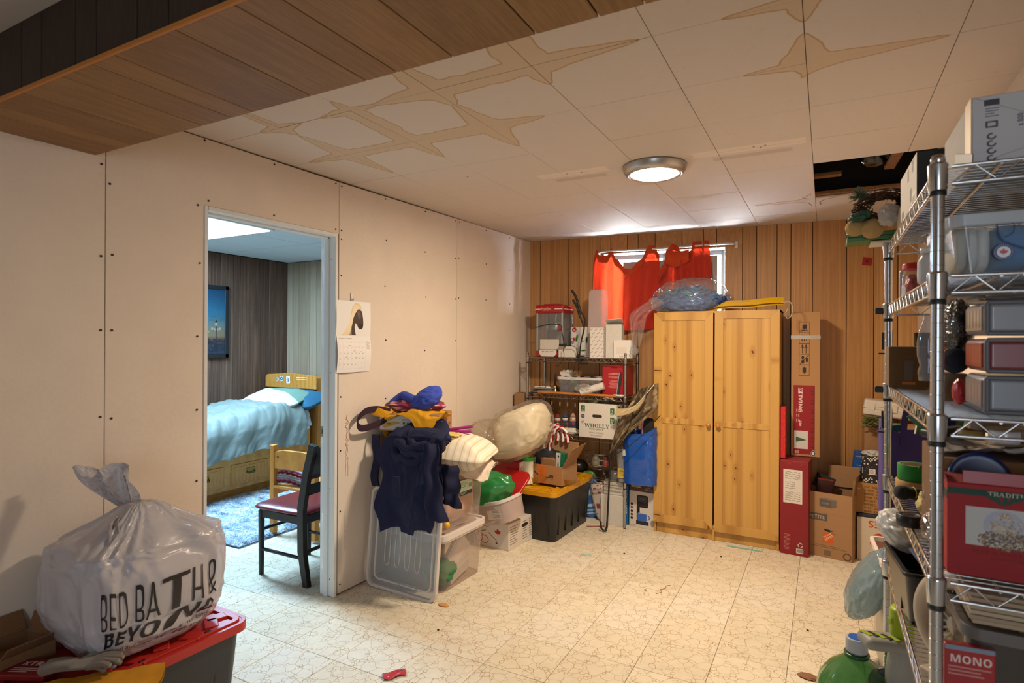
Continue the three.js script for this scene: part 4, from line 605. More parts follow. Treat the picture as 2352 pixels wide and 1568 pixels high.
{ // contents
  const put = (name, label, cat, geo, mat, p, r) => solo(name, label, cat, geo, mat, p, r);
  put('green_cloth', 'green cloth bundled low inside the lower clear bin', 'cloth', softLump(0.1, 0.07, 0.1, 0.2, 2, 3), cloth('#2f7a45'), [BINX + 0.13, 0.085, BINZ + 0.12]);
  put('plastic_packet', 'crinkled clear plastic packet standing aslant in the lower clear bin', 'packet', softLump(0.018, 0.07, 0.12, 0.1, 2.4, 9, 40, 28, 0.4), M('#dcd6d0', 0.2, { clearcoat: 0.8, bumpMap: crumpleTex, bumpScale: 0.01 }), [BINX + 0.16, 0.15, BINZ - 0.03], [0.7, 0, 0.1]);
  put('white_box', 'narrow white box lying in the lower clear bin under the plastic packet', 'box', rbox(0.05, 0.06, 0.24, 0.004), mWhiteCard, [BINX + 0.17, 0.05, BINZ - 0.02], [0.12, 0.1, 0]);
  put('folded_cloth', 'folded beige cloth filling the back of the lower clear bin', 'cloth', softLump(0.12, 0.1, 0.15, 0.15, 2, 13, 40, 28, 0.6), cloth('#b9a58c'), [BINX - 0.11, 0.12, BINZ - 0.02]);
  put('white_package', 'pale packet seen through the front of the lower clear bin', 'packet', softLump(0.06, 0.07, 0.03, 0.15, 2, 17, 32, 24, 0.7), M('#d6d2cc', 0.6), [BINX - 0.1, 0.2, BINZ + 0.17]);
  put('folded_clothes', 'folded pink and beige clothes packed in the upper clear bin', 'clothes', softLump(0.22, 0.13, 0.19, 0.12, 2.2, 21, 56, 40, 0.5), cloth('#c9a692'), [BINX, 0.5, BINZ]);
  put('yellow_ball', 'small yellow ball at the lower corner of the upper clear bin', 'ball', softLump(0.02, 0.02, 0.02, 0.02), M('#d8a81c', 0.5), [BINX + 0.222, 0.388, BINZ + 0.165]);
  const tag2 = put('bin_label', 'pale green printed label on the side of the upper clear bin', 'label', rbox(0.001, 0.09, 0.13, 0.0004), printMat(128, 96, (g, w, h) => { fillBg(g, w, h, '#c9dcc4'); lines(g, 10, 14, 70, 4, 9, 4, '#7c9a86'); g.fillStyle = '#33404a'; g.fillRect(0, 72, 128, 24); lines(g, 8, 78, 60, 2, 7, 3, '#c9dcc4'); bars(g, 92, 30, 28, 24); }), [BINX + 0.262, 0.585, BINZ + 0.02], [0, -0.03, 0.03]);
}
{ // loose lid leaning against the bins
  const t = thing('loose_bin_cover', 'loose translucent bin lid standing on its short edge against the two clear bins', 'lid', [-2.165, 0.004, -2.675], -0.01); t.rotation.x = -0.075; t.rotation.z = -0.022;
  const m = M('#e8ebee', 0.24, { transmission: 0.8, thickness: 0, ior: 1.4 });
  const up = (g) => g.rotateX(Math.PI / 2).translate(0, 0.29, 0);
  part(t, 'lid_panel', up(plate(0.5, 0.575, 0.05, 0.003)), m); part(t, 'lid_edge', join([up(ring(0.512, 0.586, 0.055, 0.012, 0.022)), up(ring(0.42, 0.5, 0.04, 0.005, 0.007))]), mRim);
  for (let k = 0; k < 4; k++) { const x = -0.12 + k * 0.075, y1 = 0.44 - k * 0.015, y0 = 0.13; part(t, 'moulded_groove', tube([[x - 0.014, y1, 0.004], [x - 0.014, y0 + 0.02, 0.004], [x, y0, 0.004], [x + 0.014, y0 + 0.02, 0.004], [x + 0.014, y1, 0.004]], 0.0022, 40, 6), mRim); }
  part(t, 'latch_recess', up(ring(0.13, 0.035, 0.015, 0.004, 0.006)).translate(0.05, -0.25, 0.003), m);
}
// on top of the bins
solo('striped_pillow', 'cream pillow with fine beige stripes bulging out of the upper bin', 'pillow', planar(pillowGeo(0.6, 0.11, 0.42, 4), 'X', 'Z', 1.4, 1.4), M('#ffffff', 0.95, { map: paint(256, 64, (g, w, h) => { fillBg(g, w, h, '#ddd2be'); for (let k = 0; k < 32; k++) { g.fillStyle = k % 2 ? '#cbb899' : '#e3dac8'; g.fillRect(k * 8, 0, 3, h); } }) }), [-2.08, 0.785, -3.0], [0.05, 0.25, -0.08]);
solo('white_cloth', 'crumpled off-white cloth with pale trim over the rim of the upper bin', 'cloth', sheet(40, 30, (u, v) => [-1.99 + 0.2 * u, 0.735 + 0.02 * ridge(u * 4, v * 4, 3) - 0.09 * v * v + 0.03 * Math.sin(u * 5), -3.14 + 0.3 * (1 - u) * v + 0.12 * v + 0.02 * fbm(u * 5, v * 5, 4)], 0.012), cloth('#d9c8b4'));
solo('white_sock', 'off-white bunched cloth dangling off the wall side of the bins', 'cloth', join([softLump(0.06, 0.04, 0.05, 0.2, 2, 31), softLump(0.035, 0.08, 0.04, 0.2, 2, 33).translate(0.015, -0.09, 0.01)]), cloth('#c9bda6'), [-2.40, 0.72, -2.80]);
solo('yellow_lace', 'pale yellow crumpled lace lying on the striped pillow', 'cloth', softLump(0.06, 0.018, 0.07, 0.3, 3, 41), cloth('#dcc474'), [-2.02, 0.885, -2.96]);
{
  const t = thing('foam_rod', 'two magenta foam rods poking out over the striped pillow', 'rod', [-2.08, 0.9, -3.05]);
  for (const k of [0, 1]) part(t, 'rod', tube([[-0.14, -0.02 + k * 0.012, 0.02], [0, -0.005 + k * 0.014, 0], [0.13, 0.0 + k * 0.03, -0.03 - 0.02 * k]], 0.0095, 24, 10), M('#a0287e', 0.55));
}
const labelMat = printMat(256, 192, (g, w, h) => { fillBg(g, w, h, '#a8794c'); g.fillStyle = '#d9d3c8'; g.fillRect(0, 8, 200, 170); txt(g, 'SALTED', 140, 34, 18, '#4b463e', { b: true }); lines(g, 96, 54, 84, 3, 8, 3, '#6b655b'); bars(g, 100, 88, 84, 26); bars(g, 120, 126, 60, 18); g.fillStyle = '#c9a24e'; g.beginPath(); g.moveTo(8, 120); g.quadraticCurveTo(50, 60, 92, 96); g.quadraticCurveTo(60, 120, 20, 160); g.fill(); g.fillStyle = '#7d5a34'; g.beginPath(); g.arc(40, 110, 9, 0, 7); g.fill(); });
const butterMat = printMat(256, 128, (g, w, h) => { fillBg(g, w, h, '#a8794c'); txt(g, 'BUTTER / BEURRE', 128, 92, 26, '#4a3520', { b: true }); });
carton('cardboard_box', 'flat brown cardboard box with a printed label on top of the clothes heap', 'box', [0.38, 0.105, 0.26], [-2.255, 0.915, -2.93], 0.3, all(mCard, { 4: labelMat, 0: butterMat }));
// clothes on and round that box
solo('yellow_cloth', 'golden yellow cloth draped over the front of the labelled box on the clothes heap', 'cloth', sheet(60, 30, (u, v) => { const x = -0.22 + 0.44 * u, drop = (0.25 + 0.75 * sm(0.2, 0.55, u)) * 0.06 + sm(0.2, 0.55, u) * 0.07 * Math.sin(u * Math.PI) * 0.7; return [x, 0.118 + 0.04 * fbm(u * 5, v * 2, 2) + 0.02 * Math.sin(u * 11 + v * 3) - sm(0.45, 1, v) * drop * (0.8 + 0.4 * Math.sin(u * 8 + 1)), -0.02 + 0.165 * Math.min(1, v * 1.7) + 0.025 * sm(0.5, 1, v) + 0.012 * Math.sin(u * 16 + v * 3)]; }, 0.008), cloth('#cf930c'), [-2.255, 0.915, -2.93], [0, 0.3, 0]);
solo('yellow_bag', 'golden yellow cloth bag loop hanging at the wall side of the clothes heap', 'bag', sheet(24, 40, (u, v) => { const a = v * 2 - 0.1; return [-2.345 - 0.055 * Math.sin(a * 1.5) + 0.012 * Math.sin(v * 12) + 0.045 * u, 1.02 - 0.27 * v + 0.012 * Math.sin(u * 8), -2.81 + 0.03 * Math.sin(u * 5 + v * 4) - 0.02 * v]; }, 0.007), cloth('#cf930c'));
solo('purple_strap', 'dark purple webbing strap looping off the heap beside the drywall', 'strap', (() => { const c = new THREE.CatmullRomCurve3([V(-2.36, 1.03, -2.80), V(-2.40, 1.05, -2.72), V(-2.415, 1.04, -2.63), V(-2.41, 0.99, -2.565), V(-2.395, 0.955, -2.575), V(-2.37, 0.96, -2.68), V(-2.35, 0.99, -2.76)]); return sheet(4, 60, (u, v) => { const p = c.getPoint(v); return [p.x + 0.006 * (u - 0.5), p.y + 0.04 * (u - 0.5), p.z]; }, 0.003); })(), cloth('#3a2130'));
solo('rose_patterned_cloth', 'rose patterned folded cloth on top of the yellow cloth', 'cloth', softLump(0.17, 0.045, 0.11, 0.2, 2.4, 51), M('#ffffff', 0.95, { map: paint(128, 128, (g, w, h) => { fillBg(g, w, h, '#8e3550'); for (let k = 0; k < 160; k++) { g.fillStyle = ['#c9788e', '#5c1f3a', '#a85a70', '#d3a3a8'][k % 4]; g.beginPath(); g.arc(rr(0, 128), rr(0, 128), rr(2, 5), 0, 7); g.fill(); } }) }), [-2.27, 1.06, -2.95], [0, 0.3, 0.02]);
solo('periwinkle_fleece', 'periwinkle blue fleece rolled up at the very top of the clothes heap', 'fleece', lump(64, 44, (x, y, z) => { const a = Math.atan2(y, z), k = 1 + 0.12 * fbm(x * 2 + 7, y * 2, z * 2) + 0.14 * ridge(x * 2.2, y * 2.2 + 3, z * 2.2); return [x * 0.1 * k, y * 0.062 * k + 0.02 * x, z * 0.085 * k]; }), cloth('#3c50b4', { roughness: 1, sheen: 0.8 }), [-2.17, 1.105, -2.92], [0.1, 0.4, 0.35]);
solo('periwinkle_sleeve', 'periwinkle blue fleece sleeve trailing across the patterned cloth', 'fleece', tube([[-2.4, 1.075, -2.88], [-2.34, 1.12, -2.9], [-2.28, 1.115, -2.88], [-2.2, 1.09, -2.87]], 0.027, 40, 12), cloth('#3c50b4', { roughness: 1, sheen: 0.8 }));
solo('dark_cloth', 'dark plum cloth squeezed under the labelled box', 'cloth', softLump(0.17, 0.05, 0.14, 0.15, 2, 61), cloth('#4a2238'), [-2.3, 0.88, -2.93]);
{ // navy robe
  const t = thing('navy_robe', 'dark navy cotton robe with belt loops thrown over the front of the clear bins', 'robe');
  const mN = cloth('#11173c', { roughness: 0.88, sheen: 0.08, sheenColor: new THREE.Color('#39406a') });
  const at1 = (a, y) => { for (let k = 0; k + 1 < a.length; k++) if (y <= a[k][0] && y >= a[k + 1][0]) { const t2 = (a[k][0] - y) / (a[k][0] - a[k + 1][0]); return lerp(a[k][1], a[k + 1][1], t2 * t2 * (3 - 2 * t2)); } return a[a.length - 1][1]; };
  const Lf = [[0.99, -2.22], [0.9, -2.30], [0.8, -2.345], [0.68, -2.3], [0.5, -2.335], [0.36, -2.30]], Rt = [[0.99, -1.97], [0.93, -1.90], [0.8, -1.885], [0.6, -1.87], [0.5, -1.90], [0.36, -1.92]];
  const bot = (u) => 0.355 + 0.035 * (Math.sin(u * 8.5 + 0.4) > 0 ? 1 : 0.2) * Math.abs(Math.sin(u * 6)) + 0.05 * u * u;
  part(t, 'robe_body', sheet(90, 90, (u, v) => {
    const y = lerp(0.985, bot(u), sm(0, 0.08, v) * 0.02 + v), x0 = at1(Lf, y), x1 = at1(Rt, y), hang = sm(0.1, 0.5, v);
    const f = 0.026 * hang * Math.sin(u * 9 + 2.4 * Math.sin(v * 2.2 + u)) + 0.02 * ridge(u * 2.2 + v * 0.8, v * 1.6, 5, 2) * hang + 0.026 * fbm(u * 3.4, v * 3.4, 9);
    return [lerp(x0, x1, u) + 0.008 * Math.sin(v * 15), y + 0.02 * Math.sin(u * 9) * (1 - v), -2.685 + f - 0.16 * (1 - sm(0, 0.14, v)) + 0.055 * sm(0.2, 0.7, v) * (0.4 + 0.6 * u)];
  }, 0.006), mN);
  // hood and collar folds
  for (const [dx, dy, r, w, s] of [[0, 0, 0.15, 0.03, 0], [0.02, -0.035, 0.13, 0.034, 2], [-0.015, -0.075, 0.15, 0.034, 4], [0.05, 0.012, 0.10, 0.024, 6]]) {
    const pts = []; for (let k = 0; k <= 12; k++) { const a = Math.PI * (0.02 + 0.96 * k / 12); pts.push([-2.085 + dx - r * 1.1 * Math.cos(a), 0.93 + dy - 0.075 * Math.sin(a) + 0.01 * Math.sin(k * 2 + s), -2.75 + 0.09 * Math.sin(a)]); }
    part(t, 'collar_fold', tube(pts, w * 0.8, 50, 10), mN);
  }
  part(t, 'hood', lump(48, 30, (x, y, z) => { const k = 1 + 0.16 * ridge(x * 2 + 3, y * 2.4, z * 2); return [x * 0.19 * k, y * 0.065 * k, z * 0.075 * k]; }), mN, [-2.09, 0.885, -2.76], [0, 0, 0.1]);
  part(t, 'sleeve', sheet(24, 40, (u, v) => [lerp(-1.93, -1.885, v) + (u - 0.5) * (0.1 + 0.05 * v) + 0.01 * Math.sin(v * 14), 0.9 - 0.42 * v, -2.62 + 0.03 * Math.sin(u * Math.PI) + 0.012 * Math.sin(u * 12 + v * 5)], 0.012), mN);
  part(t, 'sleeve', sheet(24, 30, (u, v) => [-1.875 + (u - 0.5) * 0.13 + 0.035 * v + 0.006 * Math.sin(v * 16), 0.77 - 0.21 * v - 0.03 * u * v, -2.72 + 0.035 * Math.sin(u * Math.PI) + 0.012 * Math.sin(u * 10 + v * 6)], 0.012), mN);
  part(t, 'belt', sheet(6, 40, (u, v) => [-2.385 + (u - 0.5) * 0.055 + 0.008 * Math.sin(v * 7), 0.9 - 0.31 * v, -2.70 + 0.012 * Math.sin(v * 9)], 0.008), mN);
  part(t, 'belt', sheet(6, 20, (u, v) => [-2.29 + (u - 0.5) * 0.03, 0.72 - 0.14 * v, -2.675 + 0.006 * Math.sin(v * 9)], 0.008), mN);
  part(t, 'belt_loop', rbox(0.05, 0.12, 0.012, 0.004), mN, [-2.13, 0.64, -2.585], [0.06, 0, 0.02]);
  part(t, 'seam', tube([[-1.975, 0.86, -2.6], [-1.985, 0.7, -2.57], [-2.0, 0.55, -2.565], [-2.02, 0.42, -2.57]], 0.003, 30, 6), mN);
}
// ---------------------------------------------------------------- behind the clear bins
const produceFront = printMat(256, 180, (g, w, h) => { fillBg(g, w, h, '#d4cabd'); txt(g, 'PRODUCE', 62, 34, 24, '#4e4642', { f: 'serif' }); leaf(g, 178, 66, 24, '#a8222a'); g.strokeStyle = '#a3303a'; g.lineWidth = 5; for (const [x, y, a, b] of [[40, 122, 26, 34], [80, 130, 30, 26], [20, 96, 18, 20]]) { g.beginPath(); g.ellipse(x, y, a, b, 0.4, 0, 7); g.stroke(); } g.strokeStyle = '#3a3a46'; g.lineWidth = 4; g.beginPath(); g.moveTo(20, 90); g.lineTo(90, 66); g.moveTo(110, 80); g.lineTo(176, 128); g.stroke(); g.fillStyle = '#2a2222'; g.beginPath(); g.ellipse(170, 142, 7, 5, 0, 0, 7); g.fill(); });
const produceSide = printMat(256, 128, (g, w, h) => { fillBg(g, w, h, '#d4cabd'); for (const x of [14, 130, 190]) lines(g, x, 16, x === 14 ? 70 : 44, 8, 12, 3, '#57504a'); g.fillStyle = '#2c2018'; g.beginPath(); g.ellipse(150, 36, 30, 10, 0, 0, 7); g.fill(); });
carton('produce_box', 'white fruit box printed with a red maple leaf and cherries beside the clear bins', 'box', [0.30, 0.185, 0.37], [-2.075, 0, -3.76], -0.08, all(mWhiteCard, { 4: produceFront, 0: produceSide }));
{
  const t = clearBin('translucent round-ended tub tilted on the produce box', [-2.02, 0.27, -3.63], -0.2, 0.36, 0.27, 0.16, M('#e4cfc8', 0.4, { transmission: 0.5, thickness: 0 }), false, { r: 0.1, name: 'plastic_tub' });
  t.rotation.set(0.15, -0.25, 0.3); t.position.y = 0.20;
  part(t, 'tub_label', rbox(0.14, 0.09, 0.001, 0.0004), printMat(128, 96, (g, w, h) => { fillBg(g, w, h, '#e6dcd4'); g.fillStyle = '#b5262a'; g.fillRect(6, 6, 32, 20); lines(g, 46, 12, 70, 7, 11, 4, '#8f8880'); }), [0.07, 0.085, 0.1285], [-0.04, 0, 0]);
}
solo('plastic_cover', 'red plastic lid wedged behind the green shopping bag', 'lid', plate(0.33, 0.25, 0.06, 0.014), plastic('#b4181c', 0.35), [-2.03, 0.42, -3.72], [0.75, -0.2, 0.25]);
{
  const t = thing('green_bag', 'glossy green plastic shopping bag stuffed into the round-ended tub', 'bag', [-2.09, 0.415, -3.56], 0.2);
  const m = M('#1d7a3a', 0.3, { clearcoat: 0.5, bumpMap: rep(crumpleTex, 1, 1), bumpScale: 0.003 });
  part(t, 'bag_body', lump(72, 48, (x, y, z) => { const k = 1 + 0.2 * ridge(x * 0.9 + 2, y * 0.9, z * 0.9, 2) + 0.2 * fbm(x * 1.3, y * 1.3, z * 1.3, 2); return [x * 0.16 * k + 0.05 * y, y * 0.12 * k, z * 0.085 * k]; }), m);
  const pr = paint(128, 128, (g, w, h) => { g.clearRect(0, 0, w, h); g.strokeStyle = 'rgba(140,200,150,.8)'; g.lineWidth = 5; g.beginPath(); g.moveTo(30, 100); g.quadraticCurveTo(70, 80, 60, 30); g.quadraticCurveTo(90, 50, 96, 90); g.stroke(); });
}
{
  const canonF = printMat(256, 256, (g, w, h) => { fillBg(g, w, h, '#d8cfc6'); txt(g, 'Canon', 76, 50, 42, '#b01c22', { b: true, f: 'serif' }); g.fillStyle = '#33302e'; g.fillRect(40, 120, 70, 60); lines(g, 120, 40, 100, 4, 16, 4, '#6e6660'); bars(g, 130, 140, 90, 50); });
  const red = plastic('#a81a20', 0.45);
  carton('printer_box', 'red and white printer box behind the green bag, under the bag of white stuffing', 'box', [0.21, 0.27, 0.40], [-2.11, 0.29, -4.06], -0.02, all(M('#ffffff', 0.6, { map: rep(cardTex, 1, 1) }), { 4: red, 2: red, 0: canonF, 1: red }));
  carton('cardboard_box', 'plain brown cardboard box on the floor under the printer box', 'box', [0.30, 0.288, 0.34], [-2.19, 0, -4.14], 0.02, mCard);
}
{ // wipes canister on the black tote
  const t = thing('wipes_canister', 'white wipes canister with a green cap and a sunflower label, on the yellow lid', 'canister', [-1.99, 0.385, -3.96], 0.6);
  const lab = M('#ffffff', 0.45, { map: paint(256, 256, (g, w, h) => { fillBg(g, w, h, '#e4e6d6'); g.fillStyle = '#3f9a3c'; g.fillRect(0, 224, w, 32); g.fillStyle = '#4aa03e'; g.beginPath(); g.moveTo(0, 256); g.quadraticCurveTo(40, 180, 10, 140); g.lineTo(60, 256); g.fill(); txt(g, 'green', 128, 60, 42, '#3c7a3c', {}); txt(g, 'works', 136, 98, 40, '#3c7a3c', {}); g.fillStyle = '#e59a1c'; for (let k = 0; k < 16; k++) { g.save(); g.translate(128, 176); g.rotate(k * 0.393); g.beginPath(); g.ellipse(0, -26, 7, 18, 0, 0, 7); g.fill(); g.restore(); } g.fillStyle = '#5a3214'; g.beginPath(); g.arc(128, 176, 15, 0, 7); g.fill(); }) });
  part(t, 'canister_body', lathe([[0, 0], [0.038, 0], [0.041, 0.006], [0.041, 0.17], [0.038, 0.176], [0, 0.176]], 40), lab);
  part(t, 'cap', lathe([[0, 0.176], [0.042, 0.176], [0.043, 0.18], [0.043, 0.2], [0.04, 0.205], [0, 0.205]], 40), plastic('#3fae34', 0.35));
}
{ // clear bag of white stuffing
  const t = thing('stuffing_bag', 'big clear plastic bag full of fluffy white stuffing on the printer box', 'bag', [-2.03, 0.79, -3.86], 0);
  part(t, 'stuffing', lump(72, 50, (x, y, z) => { const k = 1 + 0.16 * fbm(x * 1.6, y * 1.6, z * 1.6 + 4) + 0.05 * ridge(x * 3, y * 3, z * 3); const e = (q) => Math.sign(q) * Math.abs(q) ** 0.7; return [e(x) * 0.2 * k + 0.03, e(y) * 0.175 * k + 0.09 * e(x), e(z) * 0.2 * k]; }), M('#e6decb', 0.95, { bumpMap: rep(crumpleTex, 2, 1), bumpScale: 0.004 }));
  const film = M('#f4f0e8', 0.12, { transmission: 0.93, thickness: 0, ior: 1.35, clearcoat: 0.4, bumpMap: rep(crumpleTex, 2, 2), bumpScale: 0.006 });
  part(t, 'bag_film', lump(96, 60, (x, y, z) => { const k = 1.06 + 0.11 * fbm(x * 2, y * 2, z * 2 + 4) + 0.07 * ridge(x * 2.4 + 1, y * 2.4, z * 2.4); const e = (q) => Math.sign(q) * Math.abs(q) ** 0.7; return [e(x) * 0.215 * k + 0.02, e(y) * 0.19 * k + 0.09 * e(x), e(z) * 0.21 * k]; }), film);
  part(t, 'bag_mouth', lump(64, 40, (x, y, z) => { const k = 1 + 0.3 * ridge(x * 2 + 5, y * 2, z * 2); return [x * 0.16 * k - 0.17, y * 0.1 * k - 0.02, z * 0.12 * k + 0.12]; }), film);
}
// ---------------------------------------------------------------- wire racks
function wireShelf(w, d, h = 0.03) { // open lattice tray, top surface at y = 0
  const L = [], e = 0.0032, cut = 0.02;
  for (const y of [0, -h]) { for (const s of [-1, 1]) { L.push(rod([-w / 2 + cut, y - e, s * d / 2], [w / 2 - cut, y - e, s * d / 2], e, 7)); L.push(rod([s * w / 2, y - e, -d / 2 + cut], [s * w / 2, y - e, d / 2 - cut], e, 7)); } }
  const zig = (n, f) => { for (let k = 0; k < n; k++) { const a = f(k / n, k % 2 ? 0 : -h), b = f((k + 1) / n, k % 2 ? -h : 0); L.push(rod([a[0], a[1] - e, a[2]], [b[0], b[1] - e, b[2]], 0.0017, 5)); } };
  const nw = 2 * Math.round(w / 0.07), nd = 2 * Math.round(d / 0.07);
  for (const s of [-1, 1]) { zig(nw, (t, y) => [lerp(-w / 2 + cut, w / 2 - cut, t), y, s * d / 2]); zig(nd, (t, y) => [s * w / 2, y, lerp(-d / 2 + cut, d / 2 - cut, t)]); }
  return join(L);
}
function shelfWires(w, d) { const L = [], along = w > d; const n = Math.round((along ? w : d) / 0.022); for (let k = 1; k < n; k++) { const t = k / n - 0.5; L.push(along ? rod([t * w, -0.002, -d / 2], [t * w, -0.002, d / 2], 0.0016, 5) : rod([-w / 2, -0.002, t * d], [w / 2, -0.002, t * d], 0.0016, 5)); } for (const s of [-0.25, 0.25]) L.push(along ? rod([-w / 2, -0.006, s * d], [w / 2, -0.006, s * d], 0.0026, 6) : rod([s * w, -0.006, -d / 2], [s * w, -0.006, d / 2], 0.0026, 6)); return join(L); }
function rack(label, pos, ry, w, d, hs, top, r = 0.0125, mat = mChrome, bottom = 0) {
  const t = thing('wire_rack', label, 'rack', pos, ry);
  for (const [sx, sz] of [[-1, 1], [1, 1], [-1, -1], [1, -1]]) {
    const L = [cyl(r, r, top - bottom - 0.012, 20).translate(0, (top + bottom) / 2, 0)]; for (let y = bottom + 0.05; y < top - 0.02; y += 0.0254) L.push(new THREE.TorusGeometry(r, 0.0007, 4, 20).rotateX(Math.PI / 2).translate(0, y, 0));
    const p = part(t, 'post', join(L), mat, [sx * w / 2, 0, sz * d / 2]);
    part(p, 'post_cap', lathe([[0, 0.004], [r * 0.9, 0.003], [r * 1.08, -0.004], [r * 1.08, -0.016], [0, -0.016]], 20), mat, [0, top, 0]);
    part(p, 'foot', cyl(r * 0.7, r * 0.95, 0.014, 16), mBlack, [0, bottom + 0.007, 0]);
    for (const h of hs) { part(p, 'shelf_collar', lathe([[r, -0.045], [r * 1.32, -0.043], [r * 1.5, 0.0], [r * 1.3, 0.004], [r, 0.005]], 20), mat, [0, h, 0]); part(p, 'collar_sleeve', lathe([[r, -0.053], [r * 1.25, -0.053], [r * 1.25, -0.045], [r, -0.045]], 20), mBlack, [0, h, 0]); }
  }
  for (const h of hs) { const s = part(t, 'shelf', wireShelf(w, d), mat, [0, h, 0]); part(s, 'shelf_wires', shelfWires(w, d), mat); }
  return t;
}
rack('small chrome wire rack against the wood wall beside the wardrobe', [-1.812, 0, -4.615], 0, 0.86, 0.335, [1.335, 1.03, 0.695, 0.36], 1.375, 0.0105, M('#a9a59e', 0.32, { metalness: 1 }));
// ---- its top shelf
{
  const t = thing('popcorn_machine', 'red and clear countertop popcorn machine on the top shelf of the small rack', 'popcorn machine', [-2.06, 1.337, -4.6], 0.02);
  const red = plastic('#9c1418', 0.25), grey = M('#9a9a98', 0.4, { metalness: 0.4 });
  part(t, 'base', join([rbox(0.25, 0.055, 0.23, 0.012, 3).translate(0, 0.0275, 0), rbox(0.16, 0.035, 0.012, 0.01, 3).translate(0, 0.032, 0.115)]), red);
  part(t, 'crumb_tray', slab([[-0.075, 0.02], [-0.055, 0], [0.055, 0], [0.075, 0.02], [0.08, 0.05], [-0.08, 0.05]], 0.008, 0.002), M('#d6d0c8', 0.5), [-0.01, 0.005, 0.115]);
  for (let k = 0; k < 9; k++) part(t, 'vent_hole', cyl(0.003, 0.003, 0.002, 8).rotateX(Math.PI / 2), mBlack, [-0.06 + k * 0.0125, 0.046, 0.1255]);
  part(t, 'top_hood', join([rbox(0.262, 0.07, 0.24, 0.012, 3).translate(0, 0.405, 0), rbox(0.15, 0.012, 0.14, 0.004).translate(0, 0.446, 0)]), red);
  part(t, 'hood_stripe', join([rbox(0.05, 0.008, 0.003, 0.001).translate(-0.105, 0.405, 0.1205), rbox(0.07, 0.008, 0.003, 0.001).translate(0.085, 0.405, 0.1205), rbox(0.003, 0.008, 0.2, 0.001).translate(0.131, 0.405, 0)]), M('#d9cfc8', 0.4));
  part(t, 'logo', rbox(0.1, 0.045, 0.002, 0.0005), printMat(128, 64, (g, w, h) => { fillBg(g, w, h, '#9c1418'); txt(g, 'Popflix', 64, 28, 34, '#e6d3c2', { f: 'serif' }); txt(g, 'POPCORN MACHINE', 64, 52, 9, '#d9b9a8'); }), [-0.03, 0.405, 0.1206]);
  for (const [x, z] of [[-0.115, 0.105], [0.115, 0.105], [-0.115, -0.105], [0.115, -0.105]]) part(t, 'corner_post', rbox(0.018, 0.33, 0.018, 0.004), grey, [x, 0.215, z]);
  for (const [w, x, z, ry] of [[0.215, 0, 0.106, 0], [0.195, 0.115, 0, Math.PI / 2], [0.195, -0.115, 0, Math.PI / 2]]) part(t, 'clear_panel', rbox(w, 0.315, 0.003, 0.001), mClear, [x, 0.213, z], [0, ry, 0]);
  part(t, 'back_panel', rbox(0.215, 0.315, 0.004, 0.001), M('#8a8580', 0.5), [0, 0.213, -0.108]);
  part(t, 'kettle', join([lathe([[0, 0.0], [0.05, 0], [0.056, 0.01], [0.056, 0.05], [0.05, 0.055], [0, 0.058]], 30).translate(0.01, 0.22, 0), rod([0.01, 0.27, 0], [0.01, 0.38, 0], 0.008, 10)]), mSteel);
  part(t, 'door_panel', rbox(0.175, 0.085, 0.004, 0.003), M('#c9c1b6', 0.5), [0.0, 0.105, 0.11]);
  part(t, 'cord', tube([[-0.125, 0.25, 0.12], [-0.05, 0.268, 0.122], [0.04, 0.278, 0.124], [0.105, 0.268, 0.13], [0.125, 0.2, 0.13], [0.135, 0.12, 0.12], [0.13, 0.03, 0.12]], 0.003, 60, 8), mBlack);
  part(t, 'measuring_scoop', softLump(0.012, 0.026, 0.008, 0.02), plastic('#b0141a', 0.3), [0.1, 0.245, 0.126]);
  part(t, 'crank', join([tube([[0.125, 0.23, 0.05], [0.165, 0.23, 0.05], [0.17, 0.215, 0.05], [0.17, 0.16, 0.05], [0.19, 0.155, 0.05]], 0.003, 30, 8)]), mSteel);
  part(t, 'crank_knob', new THREE.SphereGeometry(0.013, 18, 12), plastic('#b0141a', 0.3), [0.2, 0.152, 0.05]);
}
carton('appliance_box', 'white kitchen tool box with green pictures and red badge behind the small white box', 'box', [0.19, 0.255, 0.1], [-1.815, 1.337, -4.66], 0.06, all(mWhiteCard, { 4: printMat(192, 256, (g, w, h) => { fillBg(g, w, h, '#d6d2ce'); g.fillStyle = '#b6202a'; g.beginPath(); g.arc(26, 24, 20, 0, 7); g.fill(); g.fillStyle = '#e8e0dc'; g.fillRect(14, 18, 24, 4); g.fillRect(14, 28, 24, 4); const pod = (x, y, a, s) => { g.save(); g.translate(x, y); g.rotate(a); g.fillStyle = '#5e9a3a'; g.beginPath(); g.ellipse(0, 0, 12 * s, 34 * s, 0, 0, 7); g.fill(); g.fillStyle = '#24361c'; g.beginPath(); g.ellipse(0, 0, 5 * s, 22 * s, 0, 0, 7); g.fill(); g.restore(); }; pod(50, 96, 0.2, 1); pod(110, 40, -0.2, 0.4); pod(140, 110, 0.1, 0.9); pod(105, 120, 1.2, 0.4); pod(110, 200, 1.5, 0.7); pod(40, 180, 0.6, 0.5); lines(g, 60, 230, 90, 2, 9, 3, '#8c8680'); }), 0: printMat(64, 128, (g, w, h) => { fillBg(g, w, h, '#c9c2bc'); g.fillStyle = '#b6303a'; for (let k = 0; k < 9; k++) g.fillRect(14, 10 + k * 9, 34, 4); g.beginPath(); g.arc(30, 104, 14, 0, 7); g.fill(); }) }));
carton('white_box', 'small blank white box lying in front of the green-printed tool box', 'box', [0.155, 0.09, 0.1], [-1.885, 1.337, -4.51], 0.03, mWhiteCard);
